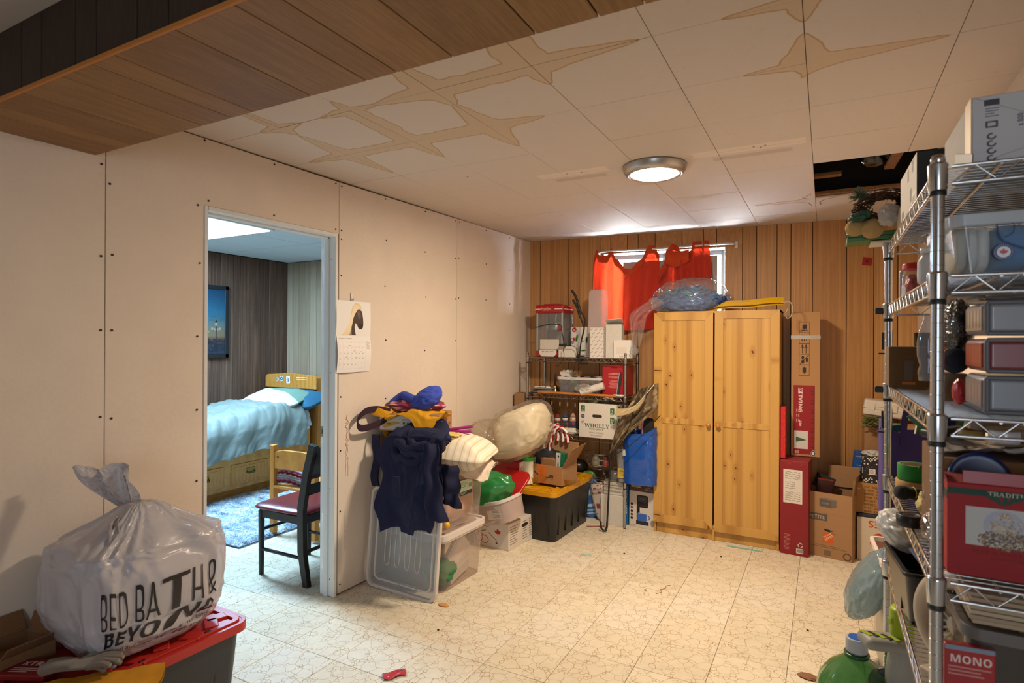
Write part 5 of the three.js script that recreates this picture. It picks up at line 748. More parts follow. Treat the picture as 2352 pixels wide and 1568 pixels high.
const arrowMat = printMat(128, 256, (g, w, h) => { fillBg(g, w, h, '#d8cfc6'); g.strokeStyle = '#5a6070'; g.lineWidth = 3; for (let r = 0; r < 8; r++) for (let c = 0; c < 3; c++) { const x = 14 + c * 44 + (r % 2) * 20, y = 16 + r * 32; g.beginPath(); g.moveTo(x - 10, y + 8); g.lineTo(x + 4, y - 2); g.lineTo(x + 14, y - 8); g.moveTo(x + 4, y - 2); g.lineTo(x + 10, y + 2); g.stroke(); } });
carton('white_box', 'tall white box with a repeated grey print, in front of the white board', 'box', [0.115, 0.245, 0.1], [-1.625, 1.337, -4.5], 0.02, all(mWhiteCard, { 4: arrowMat, 0: arrowMat }));
{
  const t = carton('white_box', 'tall plain white box with its torn top flap open', 'box', [0.13, 0.27, 0.1], [-1.495, 1.337, -4.53], 0.08, mWhiteCard);
  part(t, 'flap', rbox(0.13, 0.004, 0.07, 0.001), mWhiteCard, [0.0, 0.295, 0.02], [-0.5, 0, 0.1]);
  part(t, 'opening', rbox(0.11, 0.003, 0.08, 0.001), mBlackMatte, [0, 0.2715, 0]);  // black plate stands in for the shade inside the open box
}
carton('white_box', 'short white box with faint print at the wardrobe end of the top shelf', 'box', [0.15, 0.145, 0.1], [-1.41, 1.337, -4.5], 0.12, all(mWhiteCard, { 0: printMat(128, 128, (g, w, h) => { fillBg(g, w, h, '#c9c2ba'); txt(g, 'theraLite', 64, 56, 22, '#8d8780'); lines(g, 40, 80, 40, 1, 6, 3, '#8d8780'); }), 4: printMat(128, 128, (g, w, h) => { fillBg(g, w, h, '#d8d0c6'); g.fillStyle = '#cfc6bc'; g.fillRect(20, 50, 70, 50); lines(g, 40, 116, 30, 1, 4, 3, '#7d7770'); }) }));
solo('white_board', 'thin white board with rounded corners standing upright in front of the red curtain', 'board', join([rrect(0.155, 0.56, 0.035)].map((s) => new THREE.ExtrudeGeometry(s, { depth: 0.012, bevelEnabled: true, bevelSize: 0.003, bevelThickness: 0.003, bevelSegments: 2 }))), M('#e8dedA', 0.5, { transmission: 0.7, thickness: 0 }), [-1.665, 1.62, -4.6], [-0.05, 0.25, 0.0]);
{
  const t = thing('gooseneck_lamp', 'black clip-on lamp with two flexible necks clamped to the front of the small rack', 'lamp', [-1.765, 1.32, -4.44]);
  part(t, 'clamp', join([rbox(0.05, 0.02, 0.05, 0.005).translate(0, -0.005, 0), rbox(0.05, 0.012, 0.06, 0.004).translate(0.01, 0.03, 0), rbox(0.02, 0.06, 0.02, 0.004).translate(-0.02, 0.015, -0.02), rbox(0.07, 0.01, 0.04, 0.003).translate(0.03, -0.03, 0)]), mBlack);
  for (const [dx, dy, l] of [[-0.045, 0.52, 0], [-0.035, 0.44, 1]]) { part(t, 'flexible_neck', tube([[0, 0.03, 0], [0.012, 0.14, 0], [0.035, 0.26, -0.01], [l ? 0.02 : 0.04, 0.33 - l * 0.03, -0.01], [0, 0.4 - l * 0.05, -0.01]], 0.0055, 60, 10), mBlackMatte); part(t, 'lamp_head', tube([[0.002, 0.395 - l * 0.05, -0.01], [dx, dy, -0.02], [dx - 0.03, dy + 0.045, -0.02]], 0.0105, 16, 12), mBlack); }
  part(t, 'cord', tube([[0.0, 0.02, 0.02], [-0.03, 0.1, 0.02], [-0.09, 0.115, 0.03], [-0.13, 0.09, 0.03], [-0.12, 0.03, 0.04], [-0.16, -0.04, 0.03], [-0.2, -0.06, 0.02]], 0.0025, 60, 6), mBlack);
  part(t, 'control_box', rbox(0.065, 0.022, 0.02, 0.005), mBlack, [-0.14, 0.12, 0.02], [0, 0.1, 0.05]);
  part(t, 'cord', tube([[-0.02, -0.01, 0.02], [-0.04, -0.08, 0.02], [-0.05, -0.12, 0.01], [-0.01, -0.1, 0.02], [0.03, -0.03, 0.02]], 0.0022, 40, 6), mBlack);
}
// ---- second shelf
{
  clearBin('clear bin of tangled ornaments on the second shelf of the small rack', [-1.79, 1.033, -4.6], 0.0, 0.40, 0.24, 0.14, M('#dcd8d4', 0.22, { transmission: 0.82, thickness: 0 }), false, { r: 0.03, name: 'ornament_bin' });
  const cols = ['#2c4a9c', '#2f6a3c', '#8c2430', '#b8902c', '#a8a8b4', '#3c2a22', '#31508c', '#3c7a4a', '#6a2a5c', '#c9b088', '#28323c', '#a8382c'];
  for (let k = 0; k < 12; k++) solo('ornament', ['blue tinsel ornament', 'green leafy ornament', 'red bauble ornament', 'gold foil ornament', 'silver tinsel ornament', 'dark brown ornament', 'small blue ribbon ornament', 'pale green tinsel ornament', 'purple ribbon ornament', 'beige paper ornament', 'slate coloured ornament', 'orange-red bead ornament'][k] + ' heaped in the clear ornament bin', 'ornament', softLump(rr(0.025, 0.045), rr(0.025, 0.04), rr(0.025, 0.045), 0.3, 3, k * 3.1, 24, 16), M(cols[k], 0.35, { metalness: k % 3 === 0 ? 0.5 : 0 }), [-1.93 + (k % 6) * 0.056, 1.075 + (k > 5 ? 0.06 : 0), -4.56 - (k % 3) * 0.04]);
  for (let k = 0; k < 3; k++) solo('paper_slip', ['pale paper slip', 'white folded paper', 'cream card'][k] + ' sticking out of the clear ornament bin at the brass bell end', 'paper', rbox(0.05, 0.11, 0.001, 0.0004), M(['#d9d2c6', '#e2dcd2', '#c9bfae'][k], 0.8), [-1.95 + k * 0.022, 1.17, -4.57 - k * 0.015], [0, 0.2 * k, 0.5 - 0.15 * k]);
  const t = thing('brass_bell', 'small brass hand bell with a dark carved handle beside the ornament bin', 'bell', [-2.045, 1.033, -4.58]);
  part(t, 'bell_cup', lathe([[0.034, 0], [0.036, 0.004], [0.027, 0.02], [0.022, 0.045], [0.018, 0.06], [0.006, 0.068], [0, 0.068]], 30), M('#a07a34', 0.3, { metalness: 0.9 }));
  part(t, 'bell_handle', lathe([[0, 0.066], [0.008, 0.068], [0.005, 0.085], [0.009, 0.1], [0.012, 0.12], [0.008, 0.135], [0.01, 0.15], [0, 0.158]], 20), M('#241a14', 0.5));
  solo('black_ornament', 'black tangled garland piled between the bell and the back wall', 'ornament', softLump(0.04, 0.06, 0.03, 0.35, 3, 71), mBlackMatte, [-2.0, 1.09, -4.68]);
}
{
  const t = thing('flat_tray', 'stack of thin grey trays with white chalks, wall end of the second shelf', 'tray', [-2.13, 1.033, -4.57]);
  for (const y of [0, 0.014, 0.028]) part(t, 'tray', rbox(0.2, 0.008, 0.2, 0.003), M('#7d7c7a', 0.4), [0, y + 0.006, 0]);
  for (let k = 0; k < 7; k++) part(t, 'chalk', cyl(0.005, 0.005, 0.035, 8).rotateZ(Math.PI / 2), M('#e0d4cc', 0.9), [rr(-0.08, 0.09), 0.044, rr(0, 0.09)], [0, rr(0, 3), 0]);
}
solo('wrapped_roll', 'white roll in clear wrap leaning across the front of the ornament bin', 'roll', (() => { const g = cyl(0.03, 0.03, 0.2, 28).rotateZ(Math.PI / 2 + 0.3), p = g.attributes.position; return g; })(), M('#d8d2ca', 0.25, { clearcoat: 0.8, bumpMap: crumpleTex, bumpScale: 0.003 }), [-1.66, 1.085, -4.455], [0, 0.15, 0]);
solo('plastic_wrap', 'crumpled clear plastic wrap around the white roll', 'wrap', softLump(0.07, 0.035, 0.035, 0.3, 2.5, 81), M('#e8e6e4', 0.15, { transmission: 0.8, thickness: 0, clearcoat: 0.5 }), [-1.73, 1.085, -4.45]);
carton('red_box', 'bright red box with small white print on the second shelf of the small rack', 'box', [0.20, 0.245, 0.21], [-1.49, 1.033, -4.6], 0.03, all(plastic('#a4141c', 0.45), { 4: printMat(192, 224, (g, w, h) => { fillBg(g, w, h, '#a4141c'); g.fillStyle = '#5c0a10'; g.fillRect(70, 12, 50, 8); for (const [y, n] of [[56, 2], [78, 3], [108, 2], [128, 3], [150, 3]]) for (let k = 0; k < n; k++) { const q = 60 + 40 * Math.abs(Math.sin(k * 5 + y)); g.fillStyle = '#d6968e'; g.fillRect(96 - q / 2, y + k * 7, q, 3); } txt(g, 'MADE IN', 96, 60, 10, '#e0a8a0'); }) }));
{
  const t = thing('tablet', 'slim dark tablet leaning on a white stand in front of the red box', 'tablet', [-1.435, 1.033, -4.465], -0.35); t.rotation.z = 0;
  part(t, 'tablet_body', rbox(0.03, 0.19, 0.006, 0.003), M('#2c3036', 0.25), [0, 0.1, 0], [0, 0, -0.16]);
  part(t, 'tablet_edge', rbox(0.008, 0.19, 0.0075, 0.003), M('#c9ccd0', 0.3, { metalness: 0.6 }), [-0.014, 0.098, 0], [0, 0, -0.16]);
  part(t, 'stand', rbox(0.09, 0.014, 0.05, 0.006), mWhite, [0, 0.009, 0.01]);
}
solo('wooden_stick', 'long thin pale wooden stick lying along the front edge of the second shelf', 'slat', rbox(0.68, 0.016, 0.022, 0.002), pine('#dcae7c', 0.3, 0.3, 2), [-1.79, 1.041, -4.435], [0, 0.03, -0.008]);
// ---- third shelf
{
  const side = printMat(128, 192, (g, w, h) => { fillBg(g, w, h, '#cfc6ba'); for (let k = 0; k < 5; k++) { g.fillStyle = '#3b5a34'; g.fillRect(12, 10 + k * 34, 22, 22); lines(g, 44, 14 + k * 34, 60, 2, 9, 3, '#4a463e'); } });
  const f = printMat(384, 336, (g, w, h) => {
    fillBg(g, w, h, '#d8d0c6'); for (const [x, y, s] of [[20, 24, '7'], [318, 38, '7'], [318, 126, '12']]) { g.fillStyle = '#3c6a34'; g.fillRect(x, y, 42, 60); txt(g, s, x + 21, y + 26, 26, '#dfe4d2', { b: true }); lines(g, x + 8, y + 44, 26, 2, 7, 3, '#dfe4d2'); lines(g, x + 2, y + 66, 40, 1, 6, 3, '#57504a'); }
    g.fillStyle = '#3c4078'; g.beginPath(); g.arc(40, 130, 19, 0, 7); g.fill(); g.fillStyle = '#d8d0c6'; g.fillRect(28, 126, 24, 8); lines(g, 26, 170, 28, 4, 12, 4, '#4a463e'); lines(g, 322, 200, 40, 4, 11, 4, '#4a463e');
    txt(g, 'WHOLLY', 184, 218, 54, '#2f5c30', { b: true, f: 'serif' }); txt(g, 'GUACAMOLE', 178, 252, 22, '#2f5c30', { f: 'serif', b: true }); txt(g, '100% | ORGANIC', 180, 286, 20, '#3a3630'); txt(g, 'BIOLOGIQUE', 180, 312, 20, '#3a3630');
    g.fillStyle = '#33281f'; g.beginPath(); g.roundRect(138, 108, 98, 30, 15); g.fill();
  });
  const t = thing('produce_box', 'white guacamole box with green print standing on the third shelf of the small rack', 'box', [-1.595, 0.698, -4.545], -0.02);
  part(t, 'box_body', join([rbox(0.006, 0.27, 0.26).translate(-0.157, 0.135, 0), rbox(0.31, 0.27, 0.006).translate(0, 0.135, -0.13), rbox(0.31, 0.006, 0.26).translate(0, 0.003, 0)]), mWhiteCard);
  part(t, 'printed_front', rbox(0.32, 0.275, 0.006, 0.001, 1), all(mWhiteCard, { 4: f }), [0, 0.1375, 0.13]);
  part(t, 'printed_side', rbox(0.006, 0.27, 0.254, 0.001, 1), all(mWhiteCard, { 0: side }), [0.157, 0.135, 0]);
  solo('paper_sheet', 'crumpled cream paper piled in the guacamole box', 'paper', sheet(24, 24, (u, v) => [-1.66 + 0.2 * u, 0.955 + 0.05 * Math.sin(u * 2.6) + 0.02 * ridge(u * 4, v * 4, 1), -4.62 + 0.17 * v], 0.002), M('#d9c9ac', 0.85));
  solo('paper_sheet', 'grey folded paper standing up in the guacamole box', 'paper', sheet(12, 12, (u, v) => [-1.64 + 0.13 * u, 0.93 + 0.11 * (1 - v) + 0.03 * u, -4.6 + 0.02 * Math.sin(u * 5)], 0.002), M('#a8a49c', 0.85));
  carton('green_folder_box', 'olive green card box standing in the guacamole box', 'box', [0.1, 0.22, 0.04], [-1.69, 0.78, -4.58], 0.1, all(M('#8a8a4a', 0.7)));
  carton('cardboard_box', 'flat brown cardboard piece standing in the guacamole box', 'box', [0.14, 0.24, 0.03], [-1.53, 0.78, -4.61], -0.05, mCard);
}
{ // snowman candle holder
  const t = thing('snowman_ornament', 'painted snowmen figurine with four spiral wire candle cups on the third shelf', 'figurine', [-1.955, 0.698, -4.53]);
  part(t, 'snow_base', softLump(0.17, 0.028, 0.06, 0.18, 3, 91, 48, 20), M('#cfd2c4', 0.9), [0, 0.018, 0]);
  [[-0.115, '#2a3a66', '#171a20', 0.02], [-0.04, '#31455c', '#7a2c34', -0.012], [0.03, '#6a3a34', '#2c4478', -0.005], [0.1, '#33405c', '#b08878', 0.004]].forEach(([x, c, hat, dy], k) => {
    part(t, 'snowman_body', softLump(0.037, 0.042, 0.034, 0.05, 2, k + 1), M(c, 0.6), [x, 0.07 + dy, 0]);
    part(t, 'snowman_foot', softLump(0.038, 0.022, 0.034, 0.05, 2, k + 9), M('#d6cfc0', 0.7), [x, 0.035, 0.006]);
    const h = part(t, 'snowman_head', new THREE.SphereGeometry(0.025, 20, 14), M('#ddd6c8', 0.6), [x, 0.125 + dy, 0.004]);
    part(h, 'scarf', new THREE.TorusGeometry(0.023, 0.007, 8, 24).rotateX(Math.PI / 2), M(hat, 0.8), [0, -0.02, 0]);
    part(h, 'hat', k === 0 ? lathe([[0, 0.042], [0.019, 0.042], [0.02, 0.016], [0.034, 0.014], [0.034, 0.01], [0, 0.012]], 24) : lathe([[0, 0.045], [0.01, 0.04], [0.022, 0.02], [0.025, 0.01], [0, 0.01]], 24), M(hat, 0.8));
    part(h, 'carrot_nose', new THREE.ConeGeometry(0.004, 0.018, 8).rotateX(Math.PI / 2), M('#c8702c', 0.6), [0, 0, 0.03]);
    part(t, 'scarf_dots', softLump(0.012, 0.016, 0.01, 0.2, 3, k), M(['#8c2c34', '#c9b070', '#2c4a3c', '#8c3a44'][k], 0.7), [x + 0.012, 0.08 + dy, 0.03]);
    const P = []; for (let i = 0; i <= 40; i++) { const a = i / 40 * Math.PI * 4.5, r = 0.004 + 0.018 * i / 40; P.push([x + 0.01 + r * Math.cos(a), 0.185 + r * Math.sin(a), -0.02]); }
    part(t, 'wire_spiral', tube(P, 0.0014, 90, 5), M('#6a4c28', 0.4, { metalness: 0.7 }));
    part(t, 'wire_stem', rod([x + 0.01, 0.06, -0.02], [x + 0.01, 0.225, -0.02], 0.0016, 6), M('#6a4c28', 0.4, { metalness: 0.7 }));
    part(t, 'candle', cyl(0.007, 0.007, 0.03, 12), M('#d6bd80', 0.6), [x + 0.01, 0.24, -0.02]);
  });
}
// ---- lower shelf and floor beneath the rack
{
  const t = thing('wire_basket', 'wire fruit basket holding glass jars on the lowest shelf of the small rack', 'basket', [-1.64, 0.363, -4.58]);
  const L = []; for (let k = 0; k < 14; k++) { const a = k / 14 * Math.PI * 2; L.push(tube([[0.06 * Math.cos(a), 0.06, 0.06 * Math.sin(a)], [0.1 * Math.cos(a), 0.1, 0.1 * Math.sin(a)], [0.115 * Math.cos(a), 0.19, 0.115 * Math.sin(a)]], 0.0018, 12, 5)); } for (const [r, y] of [[0.06, 0.06], [0.098, 0.098], [0.11, 0.145], [0.116, 0.19]]) L.push(new THREE.TorusGeometry(r, 0.0022, 6, 36).rotateX(Math.PI / 2).translate(0, y, 0)); for (let k = 0; k < 4; k++) { const a = k * Math.PI / 2 + 0.6; L.push(tube([[0.05 * Math.cos(a), 0.06, 0.05 * Math.sin(a)], [0.06 * Math.cos(a), 0.03, 0.06 * Math.sin(a)], [0.09 * Math.cos(a), 0.002, 0.09 * Math.sin(a)]], 0.0022, 12, 5)); }
  part(t, 'basket_lattice', join(L), mSteel);
  for (const [x, z, s, label] of [[-0.03, 0.0, 1, 0], [0.045, -0.03, 0.8, 1]]) { const j = solo('glass_jar', ['clear glass jar standing in the wire fruit basket', 'shorter glass jar with a red label in the wire fruit basket'][label], 'jar', lathe([[0, 0], [0.03, 0], [0.032, 0.01], [0.032, 0.07], [0.022, 0.09], [0.022, 0.11]], 28), label ? M('#a8503c', 0.3) : M('#d8ccb8', 0.1, { transmission: 0.7, thickness: 0 }), [-1.64 + x, 0.43, -4.58 + z]); j.scale.setScalar(s); }
  solo('kettle', 'dark round pot at the back of the lowest shelf of the small rack', 'pot', lathe([[0, 0], [0.07, 0], [0.085, 0.03], [0.08, 0.07], [0.05, 0.09], [0, 0.095]], 30), M('#33302e', 0.3, { metalness: 0.6 }), [-1.86, 0.363, -4.66]);
  const c = thing('glass_mug', 'thick glass mug lying on the lowest shelf next to the plastic tub', 'mug', [-1.475, 0.40, -4.5]);
  part(c, 'mug_body', lathe([[0, -0.04], [0.034, -0.04], [0.038, -0.03], [0.038, 0.04], [0.035, 0.04], [0.034, -0.03], [0, -0.032]], 30), mClear, null, [0, 0, Math.PI / 2]);
  part(c, 'mug_handle', new THREE.TorusGeometry(0.024, 0.005, 8, 24, Math.PI), mClear, [0, 0.036, 0]);
  const tub = thing('food_tub', 'clear plastic food container with a yellow label at the wardrobe end of the lowest shelf', 'container', [-1.395, 0.363, -4.5]);
  part(tub, 'tub_wall', shell(0.1, 0.1, 0.12, 0.12, 0.26, 0.025), mFrost);
  part(tub, 'tub_label', rbox(0.09, 0.075, 0.001, 0.0004), printMat(96, 80, (g, w, h) => { fillBg(g, w, h, '#cfae3a'); txt(g, 'Ziploc', 48, 22, 20, '#4a5a34', { b: true }); lines(g, 16, 44, 64, 3, 9, 3, '#7a6a2a'); }), [0, 0.07, 0.0565], [-0.04, 0, 0]);
  carton('white_box', 'taller plain white box on the floor under the small rack', 'box', [0.19, 0.24, 0.16], [-1.50, 0, -4.75 + 0.19], 0.03, mWhiteCard);
  carton('white_box', 'smaller plain white box stacked on the other one under the small rack', 'box', [0.165, 0.105, 0.14], [-1.49, 0.242, -4.56], 0.03, mWhiteCard);
  const pk = (n, l, p, r, s, draw) => solo(n, l, 'packet', softLump(s[0], s[1], s[2], 0.06, 1.5, p[0] * 9, 40, 28, 0.5), M('#ffffff', 0.4, { map: paint(128, 128, draw), clearcoat: 0.3 }), p, r);
  pk('toy_packet', 'blue and green printed packet with a yellow badge leaning under the small rack', [-1.72, 0.19, -4.6], [0, 0.3, 0.15], [0.07, 0.19, 0.03], (g, w, h) => { fillBg(g, w, h, '#2460a8'); g.fillStyle = '#5a9a44'; g.fillRect(0, 0, w, 40); g.fillStyle = '#d6cfc8'; g.fillRect(60, 20, 60, 34); g.fillStyle = '#e0b82a'; g.beginPath(); g.ellipse(80, 100, 20, 13, 0, 0, 7); g.fill(); lines(g, 10, 60, 50, 4, 9, 4, '#a8c4dc'); });
  pk('patterned_packet', 'cream bag with a small red repeated pattern beside the blue packet under the small rack', [-1.615, 0.16, -4.55], [0.05, -0.15, 0.25], [0.065, 0.15, 0.03], (g, w, h) => { fillBg(g, w, h, '#cfc2b4'); g.fillStyle = '#93404a'; for (let y = 0; y < 10; y++) for (let x = 0; x < 10; x++) g.fillRect(x * 13 + (y % 2) * 6, y * 13, 5, 4); });
}
// candy canes and dark bag beside the rack
{
  const stripe = M('#ffffff', 0.3, { map: rep(paint(64, 64, (g, w, h) => { fillBg(g, w, h, '#e4dcd8'); g.fillStyle = '#a8121c'; g.beginPath(); g.moveTo(0, 64); g.lineTo(0, 16); g.lineTo(64, -10); g.lineTo(64, 38); g.closePath(); g.fill(); }), 9, 1) });
  const names = ['red and white candy cane decoration leaning nearest the stuffing bag', 'red and white candy cane decoration leaning in the middle of its bundle', 'red and white candy cane decoration nearest the snowmen figurine'];
  for (let k = 0; k < 3; k++) solo('candy_cane', names[k], 'decoration', tube([[0, -0.3, 0], [0.01, 0, 0], [0.03, 0.14, 0], [0.085, 0.2, 0], [0.14, 0.16, 0.01], [0.155, 0.09, 0.02]], 0.0135, 80, 12), stripe, [-2.04 + 0.055 * k, 0.64 - 0.02 * k, -4.22 + 0.01 * k], [0.05, 0.2, -0.28 + 0.1 * k]);
  solo('cardboard_box', 'small brown cardboard box high up between the drywall and the small rack', 'box', rbox(0.14, 0.13, 0.12, 0.003), mCard, [-2.315, 0.955, -4.52], [0, 0.2, 0]);
  carton('toy_box', 'dark boxes with green and red print stacked behind the stuffing bag', 'box', [0.22, 0.35, 0.12], [-2.25, 0.535, -4.62], 0.15, all(mBlackMatte, { 4: printMat(96, 128, (g, w, h) => { fillBg(g, w, h, '#16181a'); g.fillStyle = '#1f7a5a'; g.fillRect(10, 6, 40, 30); g.fillStyle = '#c9c2ba'; g.fillRect(56, 20, 26, 60); g.fillStyle = '#8c2a30'; g.fillRect(64, 90, 18, 20); lines(g, 8, 48, 40, 5, 9, 3, '#8a8a88'); }) }));
  solo('dark_bag', 'dark bag lying behind the open shipping box under the small rack', 'bag', softLump(0.2, 0.11, 0.12, 0.2, 2, 95), M('#23242c', 0.5), [-1.95, 0.50, -4.25]);
}
// ---------------------------------------------------------------- black tote with a yellow lid, shipping box on it
tote('black storage tote with a bright yellow lid in front of the small rack', [-1.915, 0, -4.2], -0.03, 0.45, 0.73, 0.385, plastic('#c98f06', 0.4), plastic('#131314', 0.4), 7);
solo('tote_label', 'white and green printed label on the near end of the black tote', 'label', rbox(0.13, 0.26, 0.001, 0.0004), printMat(128, 256, (g, w, h) => { fillBg(g, w, h, '#c9c6c0'); g.fillStyle = '#2f6a3a'; g.fillRect(0, 0, w, 30); txt(g, 'GREENMADE', 64, 16, 17, '#cfd8cc', { b: true }); g.fillStyle = '#23242c'; g.fillRect(0, 34, w, 60); lines(g, 10, 104, 100, 5, 11, 4, '#77736c'); bars(g, 60, 168, 56, 40); g.fillStyle = '#3a3a38'; g.fillRect(8, 168, 40, 40); lines(g, 10, 222, 100, 3, 9, 3, '#77736c'); }), [-2.02, 0.185, -3.885], [-0.045, -0.03, 0]);
{
  const t = thing('shipping_box', 'open brown shipping box with orange tape and a curved arrow print on the yellow lid', 'box', [-1.86, 0.392, -4.11], -0.12);
  const W = 0.32, D = 0.22, Hh = 0.14, c = mCard;
  const front = printMat(320, 140, (g, w, h) => { fillBg(g, w, h, '#a8794c'); g.strokeStyle = '#26303a'; g.lineWidth = 9; g.lineCap = 'round'; g.beginPath(); g.moveTo(60, 50); g.quadraticCurveTo(150, 118, 232, 80); g.stroke(); g.lineWidth = 7; g.beginPath(); g.moveTo(208, 72); g.lineTo(240, 74); g.lineTo(232, 104); g.stroke(); g.fillStyle = '#cf6a1c'; g.fillRect(110, 0, 68, 140); g.fillStyle = 'rgba(120,60,20,.5)'; lines(g, 120, 20, 40, 6, 16, 4, '#a8521a'); });
  part(t, 'box_body', join([rbox(0.005, Hh, D).translate(-W / 2, Hh / 2, 0), rbox(0.005, Hh, D).translate(W / 2, Hh / 2, 0), rbox(W, Hh, 0.005).translate(0, Hh / 2, -D / 2), rbox(W, 0.005, D).translate(0, 0.003, 0)]), c);
  part(t, 'printed_front', rbox(W, Hh, 0.005, 0.001, 1), all(c, { 4: front }), [0, Hh / 2, D / 2]);
  part(t, 'flap', rbox(W * 0.98, 0.155, 0.004, 0.001), c, [0, Hh + 0.075, -D / 2 - 0.02], [-0.25, 0, 0]);
  part(t, 'flap', rbox(0.004, 0.19, D * 0.95, 0.001), c, [W / 2 + 0.045, Hh + 0.075, 0.02], [0.1, 0, -0.55]);
  part(t, 'flap', rbox(0.004, 0.1, D * 0.95, 0.001), c, [-W / 2 - 0.02, Hh + 0.04, 0], [0, 0, 0.45]);
  carton('cardboard_box', 'smaller plain brown box with a white sticker inside the open shipping box', 'box', [0.13, 0.13, 0.08], [-1.88, 0.43, -4.13], -0.12, all(mCard, { 4: printMat(96, 96, (g, w, h) => { fillBg(g, w, h, '#a8794c'); g.fillStyle = '#dcd8d0'; g.fillRect(34, 38, 40, 28); bars(g, 38, 46, 32, 12); }) }));
  carton('book_box', 'white and green boxed set standing in the open shipping box', 'box', [0.075, 0.19, 0.05], [-1.782, 0.425, -4.11], -0.1, all(M('#1f6a4c', 0.5), { 4: printMat(96, 192, (g, w, h) => { fillBg(g, w, h, '#d6d0c8'); g.fillStyle = '#1f6a4c'; g.fillRect(52, 0, 44, h); txt(g, 'HERBS', 28, 110, 24, '#3a3630', { r: -Math.PI / 2, b: true }); g.fillStyle = '#26303a'; g.beginPath(); g.arc(28, 26, 9, 0, 7); g.fill(); }) }), undefined, -0.04);
  solo('packing_tape', 'loose clear packing tape stuck round the foot of the open shipping box', 'tape', sheet(30, 6, (u, v) => [-2.03 + 0.44 * u, 0.394 + 0.05 * v + 0.006 * Math.sin(u * 22), -3.965 - 0.08 * u + 0.02 * Math.sin(u * 9) + 0.02 * v], 0), M('#c9a24a', 0.15, { transmission: 0.75, thickness: 0 }));
}
// ---------------------------------------------------------------- camouflage chair-tent and things beside the wardrobe
{
  const camo = M('#ffffff', 0.9, { map: paint(256, 256, (g, w, h) => { fillBg(g, w, h, '#6d5a44'); for (let k = 0; k < 110; k++) { g.fillStyle = ['#8a7658', '#4f4234', '#5f5540', '#a08c68'][k % 4]; g.beginPath(); const x = rr(0, w), y = rr(0, h); for (let i = 0; i < 9; i++) { const a = i / 9 * 6.28, r = rr(8, 26); i ? g.lineTo(x + r * Math.cos(a), y + r * 0.7 * Math.sin(a)) : g.moveTo(x + r, y); } g.fill(); } }) });
  const t = thing('camouflage_umbrella', 'brown camouflage umbrella half folded and hung upside down beside the wardrobe', 'umbrella');
  const pw = (a, y) => { for (let k = 0; k + 1 < a.length; k++) if (y <= a[k][0] && y >= a[k + 1][0]) return lerp(a[k][1], a[k + 1][1], (a[k][0] - y) / (a[k][0] - a[k + 1][0])); return a[a.length - 1][1]; };
  part(t, 'canopy', sheet(50, 50, (u, v) => { const y = lerp(1.13, 0.595, v), l = pw([[1.13, -1.24], [1.05, -1.29], [0.93, -1.36], [0.8, -1.42], [0.595, -1.475]], y), r = pw([[1.13, -1.115], [0.95, -1.115], [0.85, -1.22], [0.75, -1.33], [0.595, -1.455]], y); return [lerp(l, r, u), y + 0.05 * (u - 0.5) * (1 - v), -4.36 + 0.03 * Math.sin(u * 11 + v * 3) * (1 - v * 0.7) - 0.05 * u * (1 - v) + 0.02 * ridge(u * 3, v * 3, 4)]; }, 0.002), camo);
  part(t, 'canopy_edge', sheet(30, 8, (u, v) => { const a = u * 1.5; return [-1.415 + 0.245 * Math.sin(a) + 0.0 * v, 0.90 + 0.22 * (1 - Math.cos(a)) + 0.055 * v * (1 - u * 0.6), -4.30 - 0.02 * v]; }, 0.002), M('#b09a72', 0.9));
  part(t, 'rib', tube([[-1.27, 1.0, -4.33], [-1.30, 0.85, -4.31], [-1.36, 0.72, -4.3], [-1.44, 0.6, -4.3]], 0.003, 40, 6), mBlack);
  part(t, 'rib', tube([[-1.08, 0.92, -4.34], [-1.18, 0.8, -4.32], [-1.30, 0.68, -4.3], [-1.44, 0.59, -4.3]], 0.003, 40, 6), mBlack);
  part(t, 'rib', tube([[-1.13, 1.15, -4.36], [-1.18, 1.08, -4.33], [-1.28, 0.97, -4.31], [-1.40, 0.92, -4.31]], 0.003, 40, 6), M('#d9d0b8', 0.6));
  part(t, 'shaft', rod([-1.45, 0.6, -4.3], [-1.475, 0.07, -4.3], 0.007, 12), mBlack);
  part(t, 'handle', tube([[-1.475, 0.08, -4.3], [-1.478, 0.03, -4.295], [-1.49, 0.012, -4.285], [-1.515, 0.03, -4.28], [-1.52, 0.075, -4.28]], 0.008, 30, 10), mBlack);
}
